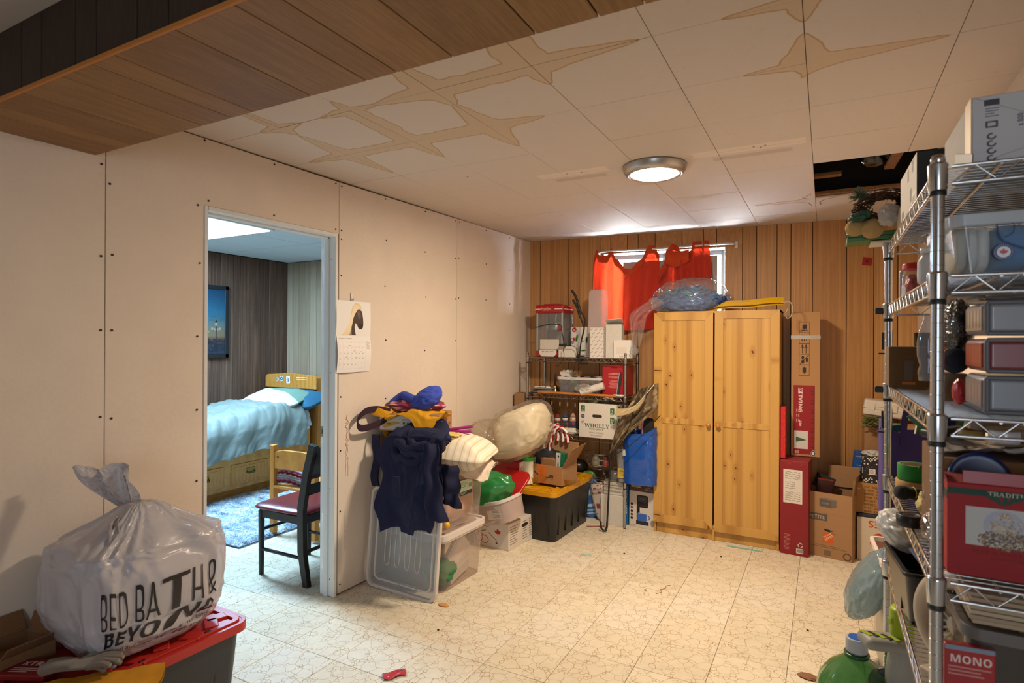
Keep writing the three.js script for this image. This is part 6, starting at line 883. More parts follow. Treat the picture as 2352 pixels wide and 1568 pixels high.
{
  const t = thing('shopping_bag', 'big royal blue woven plastic shopping bag standing beside the wardrobe', 'bag', [-1.265, 0.365, -4.5], 0.03);
  part(t, 'bag_body', sheet(60, 40, (u, v) => { const a = u * Math.PI * 2, e = (q) => Math.sign(q) * Math.abs(q) ** 0.55, k = 1 - 0.16 * (1 - v) * 0 + 0.07 * fbm(Math.cos(a) * 2, v * 3, Math.sin(a) * 2) + 0.05 * ridge(Math.cos(a) * 3, v * 4, Math.sin(a) * 3); const top = 0.42 + 0.03 * Math.sin(a * 2 + 1); return [e(Math.cos(a)) * 0.125 * k, top * (1 - v), e(Math.sin(a)) * 0.1 * k]; }, 0.002, true), M('#0f4da8', 0.28, { clearcoat: 0.5, bumpMap: rep(crumpleTex, 1, 1), bumpScale: 0.004 }));
  part(t, 'bag_base', plate(0.21, 0.17, 0.05, 0.004), M('#0f4da8', 0.3));
  part(t, 'bag_handle', tube([[-0.05, 0.4, 0.08], [-0.06, 0.47, 0.07], [0, 0.5, 0.04], [0.06, 0.47, 0.03], [0.07, 0.4, 0.03]], 0.009, 40, 8), mBlackMatte);
  part(t, 'bag_tag', rbox(0.03, 0.05, 0.002, 0.0008), mWhite, [-0.118, 0.24, 0.085], [0, -0.5, 0.1]);
  solo('patterned_pouch', 'black and pink patterned pouch sticking out of the royal blue bag', 'pouch', softLump(0.05, 0.12, 0.035, 0.1, 2, 97, 30, 24, 0.6), M('#ffffff', 0.9, { map: paint(64, 64, (g, w, h) => { fillBg(g, w, h, '#1c1a1c'); g.fillStyle = '#c98ab0'; g.fillRect(20, 14, 22, 50); for (let k = 0; k < 40; k++) { g.fillStyle = '#e0b8d0'; g.fillRect(20 + rr(0, 22), rr(14, 62), 2, 2); } }) }), [-1.205, 0.76, -4.47], [0, 0, 0.05]);
  carton('coffee_maker_box', 'coffee maker box picturing a black machine and blue mug, under the royal blue bag', 'box', [0.215, 0.362, 0.18], [-1.255, 0, -4.61], -0.12, all(M('#d4ccc4', 0.5, { map: cardTex }), { 4: printMat(256, 440, (g, w, h) => {
    fillBg(g, w, h, '#cfc6be'); const gr = g.createLinearGradient(0, 0, 0, 90); gr.addColorStop(0, '#2c1c18'); gr.addColorStop(1, '#5c4034'); g.fillStyle = gr; g.fillRect(0, 0, w, 92); txt(g, 'KEURIG', 66, 46, 26, '#e0cfc0', { b: true }); txt(g, 'K', 64, 44, 76, 'rgba(160,90,60,.4)', { b: true }); txt(g, 'K-Express', 196, 26, 17, '#d8c8ba'); lines(g, 160, 46, 76, 3, 12, 4, '#a89080');
    g.fillStyle = '#1b1a1c'; g.beginPath(); g.roundRect(78, 124, 110, 120, 18); g.fill(); g.fillStyle = '#3c3a3c'; g.fillRect(88, 138, 90, 50); g.fillStyle = '#0f0f10'; g.fillRect(76, 236, 30, 150); g.fillStyle = '#232224'; g.fillRect(70, 372, 124, 36); g.fillStyle = '#3462b4'; g.beginPath(); g.roundRect(84, 296, 90, 78, 14); g.fill(); g.strokeStyle = '#3462b4'; g.lineWidth = 9; g.beginPath(); g.arc(182, 332, 20, -1.5, 1.5); g.stroke(); g.fillStyle = '#8aa8d8'; g.fillRect(92, 296, 74, 8);
    for (let k = 0; k < 5; k++) { g.fillStyle = k % 2 ? '#7a3a2c' : '#2c2422'; g.beginPath(); g.arc(26, 220 + k * 34, 13, 0, 7); g.fill(); } txt(g, 'KEURIG', 132, 160, 13, '#a8a4a0'); lines(g, 14, 418, 60, 2, 8, 3, '#8c4a34'); g.fillStyle = '#8a8078'; g.beginPath(); g.ellipse(234, 380, 20, 34, 0, 0, 7); g.fill();
  }) }));
  carton('blue_box', 'thin tall bright blue box with white sideways lettering beside the coffee maker box', 'box', [0.05, 0.575, 0.14], [-1.40, 0, -4.62], -0.12, all(plastic('#0a66a8', 0.4), { 4: printMat(48, 512, (g, w, h) => { fillBg(g, w, h, '#0a66a8'); txt(g, 'Cleverlade', 24, 350, 34, '#d6e2ec', { r: -Math.PI / 2, b: true }); }) }));
  solo('dark_board', 'thin dark panel standing between the white boxes and the bright blue box', 'panel', rbox(0.012, 0.5, 0.14, 0.003), mBlack, [-1.436, 0.25, -4.62], [0, -0.12, 0]);
}
// ---------------------------------------------------------------- curtains, rod, cards in the window (placed along the back wall)
const onBack = (o) => { o.rotation.y = BR; o.position.set(-2.389, 0, -4.789); return o; };
{
  const r = onBack(thing('curtain_rod', 'white metal curtain rod across the top of the basement window', 'curtain rod'));
  part(r, 'rod', tube([[bl(-1.735), 2.225, 0.0], [bl(-1.735), 2.237, 0.05], [bl(-1.2), 2.242, 0.055], [bl(-0.65), 2.247, 0.05], [bl(-0.63), 2.245, 0.0]], 0.0075, 60, 10), M('#d8dcde', 0.35));
  part(r, 'rod_bracket', rbox(0.02, 0.05, 0.004, 0.002), M('#d8dcde', 0.35), [bl(-0.625), 2.245, 0.003]);
  part(r, 'rod_bracket', rbox(0.02, 0.05, 0.004, 0.002), M('#d8dcde', 0.35), [bl(-1.735), 2.225, 0.003]);
  const red = M('#cf3318', 0.92, { transmission: 0.2, thickness: 0, bumpMap: rep(weaveTex, 10, 10), bumpScale: 0.0006, side: THREE.DoubleSide });
  const hem = M('#c8431a', 0.92, { bumpMap: rep(weaveTex, 10, 10), bumpScale: 0.0006 });
  const poly = (a, x) => { for (let k = 0; k + 1 < a.length; k++) if (x <= a[k + 1][0]) { const t = cl((x - a[k][0]) / (a[k + 1][0] - a[k][0])); return lerp(a[k][1], a[k + 1][1], t * t * (3 - 2 * t)); } return a[a.length - 1][1]; };
  const T1 = [[0.0, 2.19], [0.045, 2.262], [0.09, 2.215], [0.2, 2.21], [0.27, 2.268], [0.36, 2.17], [0.50, 2.09], [0.58, 2.085], [0.72, 2.16], [0.86, 2.272], [0.92, 2.275], [1, 2.2]];
  const c1 = onBack(thing('curtain', 'long orange-red curtain sagging between its hooks over the lit half of the window', 'curtain', undefined, 0, 'orange-red curtains'));
  const F1 = (off) => (u, v) => { const x = lerp(0.615, 1.175, u) + 0.03 * (v - 0.2) * (0.5 - u) * -1, top = poly(T1, u), bt = 1.60 - 0.035 * Math.sin(u * 2.8), sag = Math.exp(-(((u - 0.56) / 0.22) ** 2)); const y = lerp(top, bt, v); return [x, y, 0.055 + 0.028 * Math.sin(u * 24 + v * 2.2) * (0.4 + v * 0.6) + 0.03 * sag * Math.sin(v * Math.PI) + 0.014 * Math.sin(u * 11 - v * 4) * v + off + 0.01 * fbm(u * 6, v * 5, 2)]; };
  part(c1, 'curtain_cloth', sheet(120, 70, F1(0), 0), red);
  part(c1, 'heading_tape', sheet(120, 6, (u, v) => { const p = F1(0.004)(u, v * 0.10); return p; }, 0.003), hem);
  const T2 = [[0, 2.03], [0.1, 2.1], [0.2, 2.235], [0.3, 2.275], [0.38, 2.262], [0.46, 2.21], [0.6, 2.2], [0.66, 2.21], [0.70, 2.28], [0.84, 2.285], [0.88, 2.24], [0.91, 2.285], [1, 2.285]];
  const c2 = onBack(thing('curtain', 'shorter orange-red curtain bunched up on the wardrobe side of the window', 'curtain', undefined, 0, 'orange-red curtains'));
  const F2 = (off) => (u, v) => { const top = poly(T2, u), x = lerp(lerp(1.165, 1.20, v), lerp(1.565, 1.60, v), u), y = lerp(top, 1.84, v); const roll = 0.04 * Math.exp(-(((v - 0.22) / 0.13) ** 2)) * (1 - sm(0.5, 0.7, u)); return [x + 0.015 * Math.sin(v * 9) * (1 - u), y, 0.06 + roll + 0.03 * Math.sin(u * 30 + v * 3 * (1 - u)) * (0.35 + 0.65 * v) + 0.02 * ridge(u * 4, v * 3, 6) * (1 - u) + off]; };
  part(c2, 'curtain_cloth', sheet(110, 60, F2(0), 0), red);
  part(c2, 'heading_tape', sheet(110, 6, (u, v) => F2(0.004)(u, v * 0.13), 0.003), hem);
  const c3 = part(c2, 'folded_flap', sheet(40, 24, (u, v) => [1.235 + 0.185 * u, 2.215 - 0.13 * v * (1 - 0.45 * Math.abs(u - 0.4)) - 0.012 * Math.sin(u * 3), 0.105 + 0.02 * Math.sin(v * Math.PI) + 0.01 * Math.sin(u * 8)], 0.004), hem);
  const cardM = printMat(256, 192, (g, w, h) => { fillBg(g, w, h, '#a9a39c'); g.fillStyle = '#7a2c36'; g.fillRect(150, 30, 40, 60); g.fillStyle = '#c9c3ba'; g.fillRect(20, 20, 60, 60); g.strokeStyle = '#55504b'; g.lineWidth = 2; g.strokeRect(30, 110, 60, 40); g.strokeRect(110, 110, 40, 50); bars(g, 216, 20, 14, 70); g.beginPath(); g.arc(222, 120, 8, 0, 7); g.stroke(); lines(g, 30, 90, 60, 2, 7, 3, '#6b655f'); });
  for (const [x0, x1, y1, l] of [[0.85, 1.27, 2.165, 'grey printed cardboard sheet blocking the middle of the window'], [1.275, 1.625, 2.185, 'grey printed cardboard sheet with a small barcode at the wardrobe side of the window']]) solo('cardboard_sheet', l, 'cardboard', rbox(x1 - x0, y1 - WY0 - 0.02, 0.005, 0.001), all(M('#a9a39c', 0.85), { 4: cardM }), [-2.389 + 0.9971 * (x0 + x1) / 2 - 0.0754 * 0.03, (y1 + WY0) / 2, -4.789 - 0.0754 * (x0 + x1) / 2 - 0.03 * 0.9971], [0.0, BR, 0]);
}
// ---------------------------------------------------------------- wardrobe
const knotTex = (seedK) => paint(512, 1024, (g, w, h) => {
  fillBg(g, w, h, '#d0a860');
  for (let x = 0; x < w; x += 1.5) { const t = 1.3 * fbm(x / 60 + seedK, 0.3, 0.7, 3) + 0.12 * nz(x / 9, seedK); g.strokeStyle = t > 0 ? `rgba(232,186,116,${cl(t * 1.1, 0, 0.6)})` : `rgba(158,106,48,${cl(-t * 0.95, 0, 0.55)})`; g.lineWidth = 2; g.beginPath(); for (let y = 0; y <= h; y += 32) { const xx = x + 5 * nz(y / 240, x / 60, seedK); y ? g.lineTo(xx, y) : g.moveTo(xx, y); } g.stroke(); }
  for (let k = 0; k < 14; k++) { const x = rr(40, w - 40), y = rr(40, h - 40), r = rr(8, 15); for (let q = 5; q > 0; q--) { g.strokeStyle = `rgba(140,88,36,${0.12 * (6 - q) * 0.6})`; g.lineWidth = 3; g.beginPath(); g.ellipse(x, y, r + q * 3, r * 0.6 + q * 4.5, 0, 0, 7); g.stroke(); } g.fillStyle = '#8a5420'; g.beginPath(); g.ellipse(x, y, r * 0.8, r * 0.5, 0.3, 0, 7); g.fill(); g.fillStyle = '#5d3210'; g.beginPath(); g.ellipse(x + 1, y, r * 0.4, r * 0.25, 0.3, 0, 7); g.fill(); }
});
const kt = knotTex(3);
const wardM = [0, 1, 2, 3, 4].map((k) => M('#eee2c8', 0.42, { map: rep(kt, [1, 1, 0.16, 0.16, 1][k], [0.9, 0.9, 0.9, 0.8, 0.07][k], k * 0.23, k * 0.19) }));
{
  const W = 0.885, D = 0.36, HH = 1.70, t = thing('wardrobe', 'tall honey pine wardrobe with two panelled doors and round wooden knobs', 'wardrobe', [-0.722, 0, -4.675], 0.0);
  part(t, 'carcass', join([rbox(0.018, HH, D, 0.002).translate(-W / 2 + 0.009, HH / 2, 0), rbox(0.018, HH, D, 0.002).translate(W / 2 - 0.009, HH / 2, 0), rbox(W, 0.018, D, 0.002).translate(0, HH - 0.009, 0), rbox(W, 0.018, D, 0.002).translate(0, 0.10, 0), rbox(W, HH - 0.02, 0.006, 0.001).translate(0, HH / 2, -D / 2 + 0.004)]), wardM[1]);
  part(t, 'plinth', rbox(W - 0.04, 0.088, 0.016, 0.002), wardM[4], [0, 0.045, D / 2 - 0.02]);
  part(t, 'plinth_leg', rbox(0.018, 0.09, 0.02, 0.002), wardM[3], [0.0, 0.045, D / 2 - 0.004]);
  const door = (s, ry) => {
    const g = new THREE.Group(); g.name = 'door'; g.position.set(s * (W / 2 - 0.002), 0, D / 2 + 0.003); g.rotation.y = ry; t.add(g);
    const w = 0.434, y0 = s < 0 ? 0.085 : 0.075, y1 = s < 0 ? 1.69 : 1.698, c = -s * w / 2, m = (y0 + y1) / 2 - 0.02;
    part(g, 'panel', rbox(w - 0.05, y1 - y0 - 0.05, 0.009, 0.001), wardM[s < 0 ? 0 : 1], [c, (y0 + y1) / 2, 0.006]);
    const st = (x0, x1, ya, yb, k) => slab([[x0, ya], [x1, ya], [x1, yb], [x0, yb]], 0.016, 0.002);
    const fw = 0.058;
    part(g, 'stile', slab([[c - w / 2, y0], [c - w / 2 + fw, y0 + fw], [c - w / 2 + fw, y1 - fw], [c - w / 2, y1]], 0.015, 0.0012), wardM[2]);
    part(g, 'stile', slab([[c + w / 2, y0], [c + w / 2, y1], [c + w / 2 - fw, y1 - fw], [c + w / 2 - fw, y0 + fw]], 0.015, 0.0012), wardM[3]);
    part(g, 'rail', slab([[c - w / 2 + 0.001, y1], [c - w / 2 + fw, y1 - fw], [c + w / 2 - fw, y1 - fw], [c + w / 2 - 0.001, y1]], 0.015, 0.0012), wardM[4]);
    part(g, 'rail', slab([[c - w / 2 + 0.001, y0], [c + w / 2 - 0.001, y0], [c + w / 2 - fw, y0 + fw], [c - w / 2 + fw, y0 + fw]], 0.015, 0.0012), wardM[4]);
    part(g, 'rail', rbox(w - 2 * fw + 0.004, 0.045, 0.013, 0.002), wardM[4], [c, m, 0.009]);
    part(g, 'knob', lathe([[0, 0.034], [0.012, 0.032], [0.017, 0.024], [0.015, 0.016], [0.008, 0.008], [0.009, 0], [0, 0]], 30).rotateX(Math.PI / 2), M('#b97a34', 0.35), [-s * (w - 0.028), m - 0.012, 0.018]);
  };
  door(-1, 0.006); door(1, -0.004);
}
{ // clear bag of blue tinsel on the wardrobe
  const t = thing('plastic_bag', 'clear plastic bag full of blue tinsel and ribbon spilling over the wardrobe top', 'bag', [-0.93, 1.705, -4.66]);
  const film = M('#f4f6f8', 0.12, { transmission: 0.88, thickness: 0, ior: 1.38, clearcoat: 0.6, clearcoatRoughness: 0.1, bumpMap: rep(crumpleTex, 2, 2), bumpScale: 0.008 });
  part(t, 'bag_film', lump(96, 56, (x, y, z) => { const k = 1 + 0.12 * fbm(x * 2 + 8, y * 2, z * 2) + 0.1 * ridge(x * 2.2, y * 2.2, z * 2.2 + 3); return [x * 0.285 * k - 0.01, Math.max(0.002, 0.095 + y * 0.16 * k + 0.015 * x), z * 0.135 * k]; }), film);
  part(t, 'bag_tail', sheet(40, 50, (u, v) => { const w = lerp(0.22, 0.07, v); return [-0.20 - 0.13 * sm(0, 0.5, v) - 0.015 * v + (u - 0.5) * w * 0.9 - 0.02 * v, 0.07 - 0.36 * v ** 1.25 + 0.02 * Math.sin(u * 7 + v * 3) + 0.03 * (1 - v) * Math.sin(u * 3), 0.13 + 0.10 * sm(0, 0.35, v) + 0.025 * ridge(u * 3, v * 5, 2) + 0.02 * Math.sin(u * 13 + v * 6)]; }, 0), film);
  part(t, 'bag_tail_end', softLump(0.03, 0.035, 0.025, 0.3, 3, 3), film, [-0.375, -0.305, 0.24]);
  const cols = ['#1c3f8f', '#1f6fae', '#2f8fc0', '#2b3f86', '#3aa0b8', '#4a78c0'].map((c) => M(c, 0.35, { metalness: 0.2 }));
  for (let k = 0; k < 64; k++) {
    const x = rr(-0.22, 0.25), z = rr(-0.08, 0.08), y = 0.03 + rr(0, 0.165) * (1 - (x / 0.3) ** 2), P = [];
    for (let i = 0; i < 9; i++) { const a = i / 9 * 6.28; P.push([x + rr(0.02, 0.055) * Math.cos(a), y + rr(0.015, 0.03) * Math.sin(a * 2 + k), z + rr(0.02, 0.045) * Math.sin(a)]); }
    part(t, 'ribbon_loop', tube(P, 0.0045, 30, 5, true), cols[k % 6]);
  }
  part(t, 'tinsel_heap', lump(60, 36, (x, y, z) => { const k = 1 + 0.55 * fbm(x * 8, y * 8, z * 8); return [x * 0.23 * k, 0.085 + y * 0.095 * k, z * 0.09 * k]; }), M('#2a5f9e', 0.5, { metalness: 0.2 }));
  const spikes = []; for (let k = 0; k < 260; k++) { const a = rr(0, 6.28), b = rr(0.2, 1.4), L = rr(0.03, 0.07), o = [0.2 + rr(-0.08, 0.04), 0.08 + rr(-0.04, 0.03), rr(-0.05, 0.06)]; spikes.push(rod(o, [o[0] + L * Math.cos(a) * Math.cos(b) + 0.02, o[1] + L * Math.sin(b) * 0.7, o[2] + L * Math.sin(a) * Math.cos(b)], 0.0009, 4)); }
  part(t, 'tinsel_strands', join(spikes), M('#2f86b8', 0.35, { metalness: 0.4 }));
}
{
  const t = thing('yellow_envelope', 'bright yellow padded paper envelope lying across the wardrobe top, its cord hanging down', 'envelope', [-0.51, 1.705, -4.52], 0.03);
  part(t, 'envelope_body', sheet(50, 16, (u, v) => { const taper2 = sm(0, 0.28, u); return [-0.25 + 0.50 * u, 0.012 + 0.016 * Math.sin(Math.min(1, u * 1.6) * 1.5) + 0.045 * taper2 * (1 - v) + 0.012 * u + 0.005 * Math.sin(u * 9), -0.08 + 0.16 * (v - 0.5) * 0.9 * (0.25 + 0.75 * taper2) * 0.6 + 0.06]; }, 0.02), M('#e6b40c', 0.55));
  part(t, 'crease', rbox(0.2, 0.002, 0.004, 0.001), M('#b88a06', 0.6), [-0.06, 0.049, 0.07], [0, 0.1, 0.06]);
  part(t, 'cord', tube([[0.24, 0.04, 0.05], [0.29, 0.045, 0.05], [0.31, 0.0, 0.06], [0.295, -0.06, 0.065], [0.275, -0.07, 0.065], [0.268, -0.03, 0.06], [0.28, 0.0, 0.055]], 0.0035, 60, 7), M('#b3a284', 0.9));
}
// ---------------------------------------------------------------- boxes right of the wardrobe
const treeBox = printMat(256, 1024, (g, w, h) => {
  fillBg(g, w, h, '#ab7d4c'); g.fillStyle = '#8f1019'; g.fillRect(22, 520, 190, 490);
  g.strokeStyle = '#2a2018'; g.lineWidth = 3; for (let k = 0; k < 5; k++) g.strokeRect(72, 70 + k * 76, 90, 76); g.fillStyle = '#2a2018';
  g.fillRect(100, 88, 40, 30); g.fillRect(90, 126, 56, 5); g.fillRect(116, 110, 6, 20); for (const x of [92, 112, 132]) { g.fillRect(x, 160, 9, 46); } g.fillRect(84, 250, 66, 5); for (const x of [100, 132]) { g.fillRect(x - 3, 232, 6, 60); g.beginPath(); g.moveTo(x - 12, 246); g.lineTo(x, 226); g.lineTo(x + 12, 246); g.fill(); } g.lineWidth = 5; g.beginPath(); g.moveTo(80, 370); g.lineTo(156, 304); g.stroke(); g.beginPath(); g.arc(104, 322, 12, 0, 7); g.arc(104, 352, 14, 0, 7); g.fill(); g.fillRect(130, 324, 20, 30); g.fillRect(102, 394, 32, 34); g.fillRect(114, 384, 6, 54);
  g.fillStyle = '#6c0810'; for (let k = 0; k < 22; k++) { const y = 530 + k * 22, L = 20 + 30 * Math.abs(Math.sin(k * 2.1)); g.beginPath(); g.moveTo(212, y); g.lineTo(212 - L, y + 10); g.lineTo(212, y + 22); g.fill(); }
  txt(g, 'LIVING', 84, 640, 44, '#e3d0c8', { r: Math.PI / 2, b: true }); g.strokeStyle = '#e3d0c8'; g.lineWidth = 4; g.strokeRect(66, 540, 36, 36); g.strokeRect(76, 550, 16, 16); txt(g, 'for', 100, 590, 18, '#e3d0c8', { r: Math.PI / 2 });
  txt(g, '250', 84, 790, 26, '#e3d0c8', { r: Math.PI / 2, b: true }); for (const x of [48, 66]) for (const y of [690, 724, 760]) { g.fillStyle = '#d9a8a0'; g.fillRect(x, y, 9, 22); }
  g.fillStyle = '#c9c6c0'; g.fillRect(28, 844, 124, 128); g.fillStyle = '#2c4a2a'; g.beginPath(); g.moveTo(46, 888); g.lineTo(46, 924); g.lineTo(140, 908); g.closePath(); g.fill(); g.fillStyle = '#3d5c34'; g.fillRect(56, 896, 40, 18);
  g.fillStyle = '#d8c4bc'; bars(g, 34, 984, 34, 22, '#e0ccc4'); g.fillStyle = '#15120f'; g.beginPath(); g.arc(200, 1000, 24, 0, 7); g.fill(); g.strokeStyle = '#ddd6cc'; g.lineWidth = 3; g.beginPath(); g.arc(200, 1000, 20, 0, 7); g.stroke(); g.fillStyle = '#ddd6cc'; g.fillRect(190, 990, 20, 20);
});
{ const t = carton('tree_box', 'tall brown cardboard box with a red christmas tree panel, standing on the red carton', 'box', [0.185, 1.03, 0.2], [-0.128, 0.655, -4.75], 0.05, all(mCard, { 4: treeBox }));
  part(t, 'packing_tape', rbox(0.19, 0.028, 0.001, 0.0004), M('#c9b48c', 0.2, { transmission: 0.4, thickness: 0 }), [0, 0.85, 0.1008]); }
carton('red_box', 'narrow bright red gift box wedged upright between the wardrobe and the tree box', 'box', [0.032, 0.36, 0.14], [-0.258, 0.655, -4.56], 0.0, all(printMat(64, 256, (g, w, h) => { fillBg(g, w, h, '#c01a1a'); for (let k = 0; k < 40; k++) { g.fillStyle = 'rgba(226,120,90,.55)'; g.fillRect(rr(6, 58), rr(6, 250), 4, 7); } }), {}));
carton('red_box', 'tall dark red carton with a white printed letter, on the floor beside the wardrobe', 'box', [0.178, 0.65, 0.21], [-0.176, 0, -4.565], -0.09, all(M('#8c1a22', 0.6, { map: cardTex }), { 4: printMat(192, 700, (g, w, h) => {
  fillBg(g, w, h, '#83141c'); g.fillStyle = 'rgba(190,120,110,.25)'; for (let k = 0; k < 40; k++) g.fillRect(rr(0, w), rr(0, 30), rr(4, 20), 3); g.fillStyle = '#d6cdc2'; g.fillRect(22, 66, 130, 250);
  for (let k = 0; k < 15; k++) { g.strokeStyle = '#5a4a46'; g.lineWidth = 2; g.beginPath(); const y = 86 + k * 15; if (k === 4 || k === 9) continue; for (let x = 34; x < 34 + (k > 4 && k < 9 ? 70 : 106); x += 4) { const yy = y + 3 * Math.sin(x * 1.7 + k) + 2 * Math.sin(x * 0.6); x === 34 ? g.moveTo(x, yy) : g.lineTo(x, yy); } g.stroke(); }
  lines(g, 26, 550, 46, 12, 10, 3, '#b87a74'); g.fillStyle = '#7a2026'; g.fillRect(110, 590, 60, 92); g.strokeStyle = '#d9c4bc'; g.lineWidth = 6; for (let k = 0; k < 3; k++) { g.beginPath(); g.arc(140, 620, 15, k * 2.1, k * 2.1 + 1.5); g.stroke(); } g.fillStyle = '#d9cfc8'; g.fillRect(112, 646, 48, 36); bars(g, 116, 650, 40, 26);
}), 2: M('#8a2a2c', 0.6) }));
{ // small moving box
  const t = thing('moving_box', 'open brown moving box with an orange square logo and the word PETITE', 'box', [0.055, 0, -4.665], -0.2);
  const f = printMat(320, 480, (g, w, h) => {
    fillBg(g, w, h, '#a27a54'); g.strokeStyle = '#8a6642'; g.lineWidth = 2; g.beginPath(); g.moveTo(0, 142); g.lineTo(w, 160); g.stroke();
    g.fillStyle = '#5e544c'; g.beginPath(); g.moveTo(96, 44); g.lineTo(180, 52); g.lineTo(180, 110); g.lineTo(96, 104); g.fill(); g.fillStyle = '#6a6058'; g.beginPath(); g.moveTo(180, 52); g.lineTo(214, 42); g.lineTo(214, 98); g.lineTo(180, 110); g.fill(); g.fillStyle = '#7a7068'; g.beginPath(); g.moveTo(96, 44); g.lineTo(136, 34); g.lineTo(214, 42); g.lineTo(180, 52); g.fill(); txt(g, 'PETITE', 138, 78, 14, '#a89a8c', { b: true });
    g.fillStyle = '#57504a'; g.fillRect(2, 158, 150, 52); txt(g, 'PETITE', 78, 186, 36, '#b49c80', { b: true });
    g.fillStyle = '#cf5a1c'; g.fillRect(120, 292, 74, 76); g.save(); g.translate(157, 322); g.rotate(-0.6); txt(g, 'THE HOME', 0, -10, 13, '#e8c8a8', { b: true }); txt(g, 'DEPOT', 0, 10, 22, '#e8c8a8', { b: true }); g.restore(); g.fillStyle = 'rgba(207,90,28,.4)'; g.fillRect(120, 370, 74, 14);
    lines(g, 68, 390, 180, 1, 8, 4, '#6a543c'); lines(g, 24, 402, 270, 1, 8, 4, '#6a543c'); g.fillStyle = '#77604a'; g.fillRect(130, 424, 46, 40); g.strokeStyle = '#5c4a38'; g.lineWidth = 10; g.beginPath(); g.arc(288, 446, 24, 0, 7); g.stroke();
  });
  const W = 0.282, D = 0.3, h = 0.44, c = mCard;
  part(t, 'box_body', join([rbox(0.005, h, D).translate(-W / 2, h / 2, 0), rbox(0.005, h, D).translate(W / 2, h / 2, 0), rbox(W, h, 0.005).translate(0, h / 2, -D / 2), rbox(W, 0.005, D).translate(0, 0.003, 0)]), c);
  part(t, 'printed_front', rbox(W, h, 0.005, 0.001, 1), all(c, { 4: f }), [0, h / 2, D / 2]);
  part(t, 'hand_hole', softLump(0.03, 0.009, 0.003, 0.02), mBlack, [0.0, 0.185, D / 2 + 0.0015], [0, 0, -0.15]);
  part(t, 'hand_hole_rim', softLump(0.022, 0.006, 0.003, 0.02), M('#8a7866', 0.7), [0.025, 0.177, D / 2 + 0.002], [0, 0, -0.25]);
  part(t, 'flap', rbox(0.2, 0.15, 0.004, 0.001), c, [0.04, h + 0.07, -D / 2 + 0.01], [-0.1, 0, 0.03]);
  part(t, 'flap', rbox(0.004, 0.13, 0.26, 0.001), mCardDark, [W / 2 + 0.01, h + 0.06, 0], [0, 0, -0.1]);
  part(t, 'flap', rbox(0.13, 0.1, 0.004, 0.001), mBlackMatte, [-0.07, h + 0.03, -0.05], [-0.3, 0, -0.3]);
  solo('red_packet', 'dark packet with a red printed edge poking out of the small moving box', 'packet', rbox(0.1, 0.11, 0.03, 0.004), all(mBlackMatte, { 2: plastic('#8a2018', 0.4), 4: M('#3a1a14', 0.5) }), [0.0, 0.46, -4.62], [0.1, 0.1, -0.12]);
}
const appleMat = printMat(384, 320, (g, w, h) => { fillBg(g, w, h, '#cbbda8'); txt(g, 'APPLES', 190, 40, 70, '#b8431f', { r: Math.PI, b: true }); g.fillStyle = '#b93a16'; g.beginPath(); g.arc(150, 170, 70, 0, 7); g.fill(); g.fillStyle = '#cbbda8'; g.beginPath(); g.ellipse(205, 226, 52, 36, -0.5, 0, 7); g.fill(); g.fillStyle = '#4a6a34'; g.beginPath(); g.ellipse(192, 176, 30, 9, 0.5, 0, 7); g.ellipse(216, 196, 22, 8, 1.0, 0, 7); g.fill(); });
carton('fruit_box', 'upside-down pale fruit box printed APPLES with a big red apple, on the floor', 'box', [0.36, 0.292, 0.32], [0.385, 0, -4.72], -0.08, all(M('#cbbda8', 0.8), { 4: appleMat }));
carton('blue_folder', 'thin dark blue folder lying on the fruit box', 'folder', [0.34, 0.022, 0.3], [0.385, 0.293, -4.72], -0.09, all(M('#1c2c4a', 0.5)));
carton('cardboard_box', 'brown box with black printed address lines, stacked on the pale fruit box', 'box', [0.36, 0.205, 0.3], [0.365, 0.316, -4.735], -0.12, all(mCard, { 4: printMat(384, 220, (g, w, h) => { fillBg(g, w, h, '#a2743e'); ['FSC-332021', 'FIBER OPTIC 7IN A TREE', 'ARBRE A DECORER FIBRE OPT', 'AVON CANADA INC.', 'POINTE CLAIRE', 'QUEBEC, CANADA', 'PCSF 001453', 'MADE IN CHINA/FAIT EN CHINE'].forEach((s, k) => txt(g, s, 72, 28 + k * 25, 20, '#3a2612', { a: 'left', f: 'monospace', b: true })); g.fillStyle = '#bfa47a'; g.fillRect(12, 40, 36, 10); }) }));
carton('blue_box', 'narrow bright blue printed box leaning on the wood wall behind the moving box', 'box', [0.075, 0.29, 0.1], [0.198, 0.40, -4.86], 0.05, all(plastic('#1450a0', 0.45), { 4: printMat(64, 256, (g, w, h) => { fillBg(g, w, h, '#14529e'); txt(g, 'EVERYDAY', 34, 26, 11, '#d8a08a', { b: true }); lines(g, 12, 80, 36, 3, 14, 3, '#a8c4e0'); lines(g, 16, 150, 30, 5, 12, 2, '#7ca4d0'); }) }), undefined, -0.1);
carton('cardboard_box', 'plain brown box standing on end on top of the address-printed box', 'box', [0.22, 0.355, 0.12], [0.352, 0.522, -4.82], 0.03, mCard);
carton('checkered_box', 'small black and white checkered box with a barcode, on the address-printed box', 'box', [0.085, 0.18, 0.09], [0.27, 0.522, -4.645], 0.12, all(printMat(96, 192, (g, w, h) => { fillBg(g, w, h, '#191a20'); g.fillStyle = '#d9d4cc'; for (let y = 0; y < 19; y++) for (let x = 0; x < 10; x++) if ((x + y) % 2 && (y < 6 || y > 14) && rnd() < 0.7) g.fillRect(x * 10, y * 10, 10, 10); g.fillStyle = '#c97a5c'; for (let k = 0; k < 16; k++) g.fillRect(rr(0, 90), rr(50, 140), 5, 4); g.fillStyle = '#dcd8d0'; g.fillRect(34, 92, 44, 40); lines(g, 38, 98, 36, 5, 6, 2, '#333'); })));
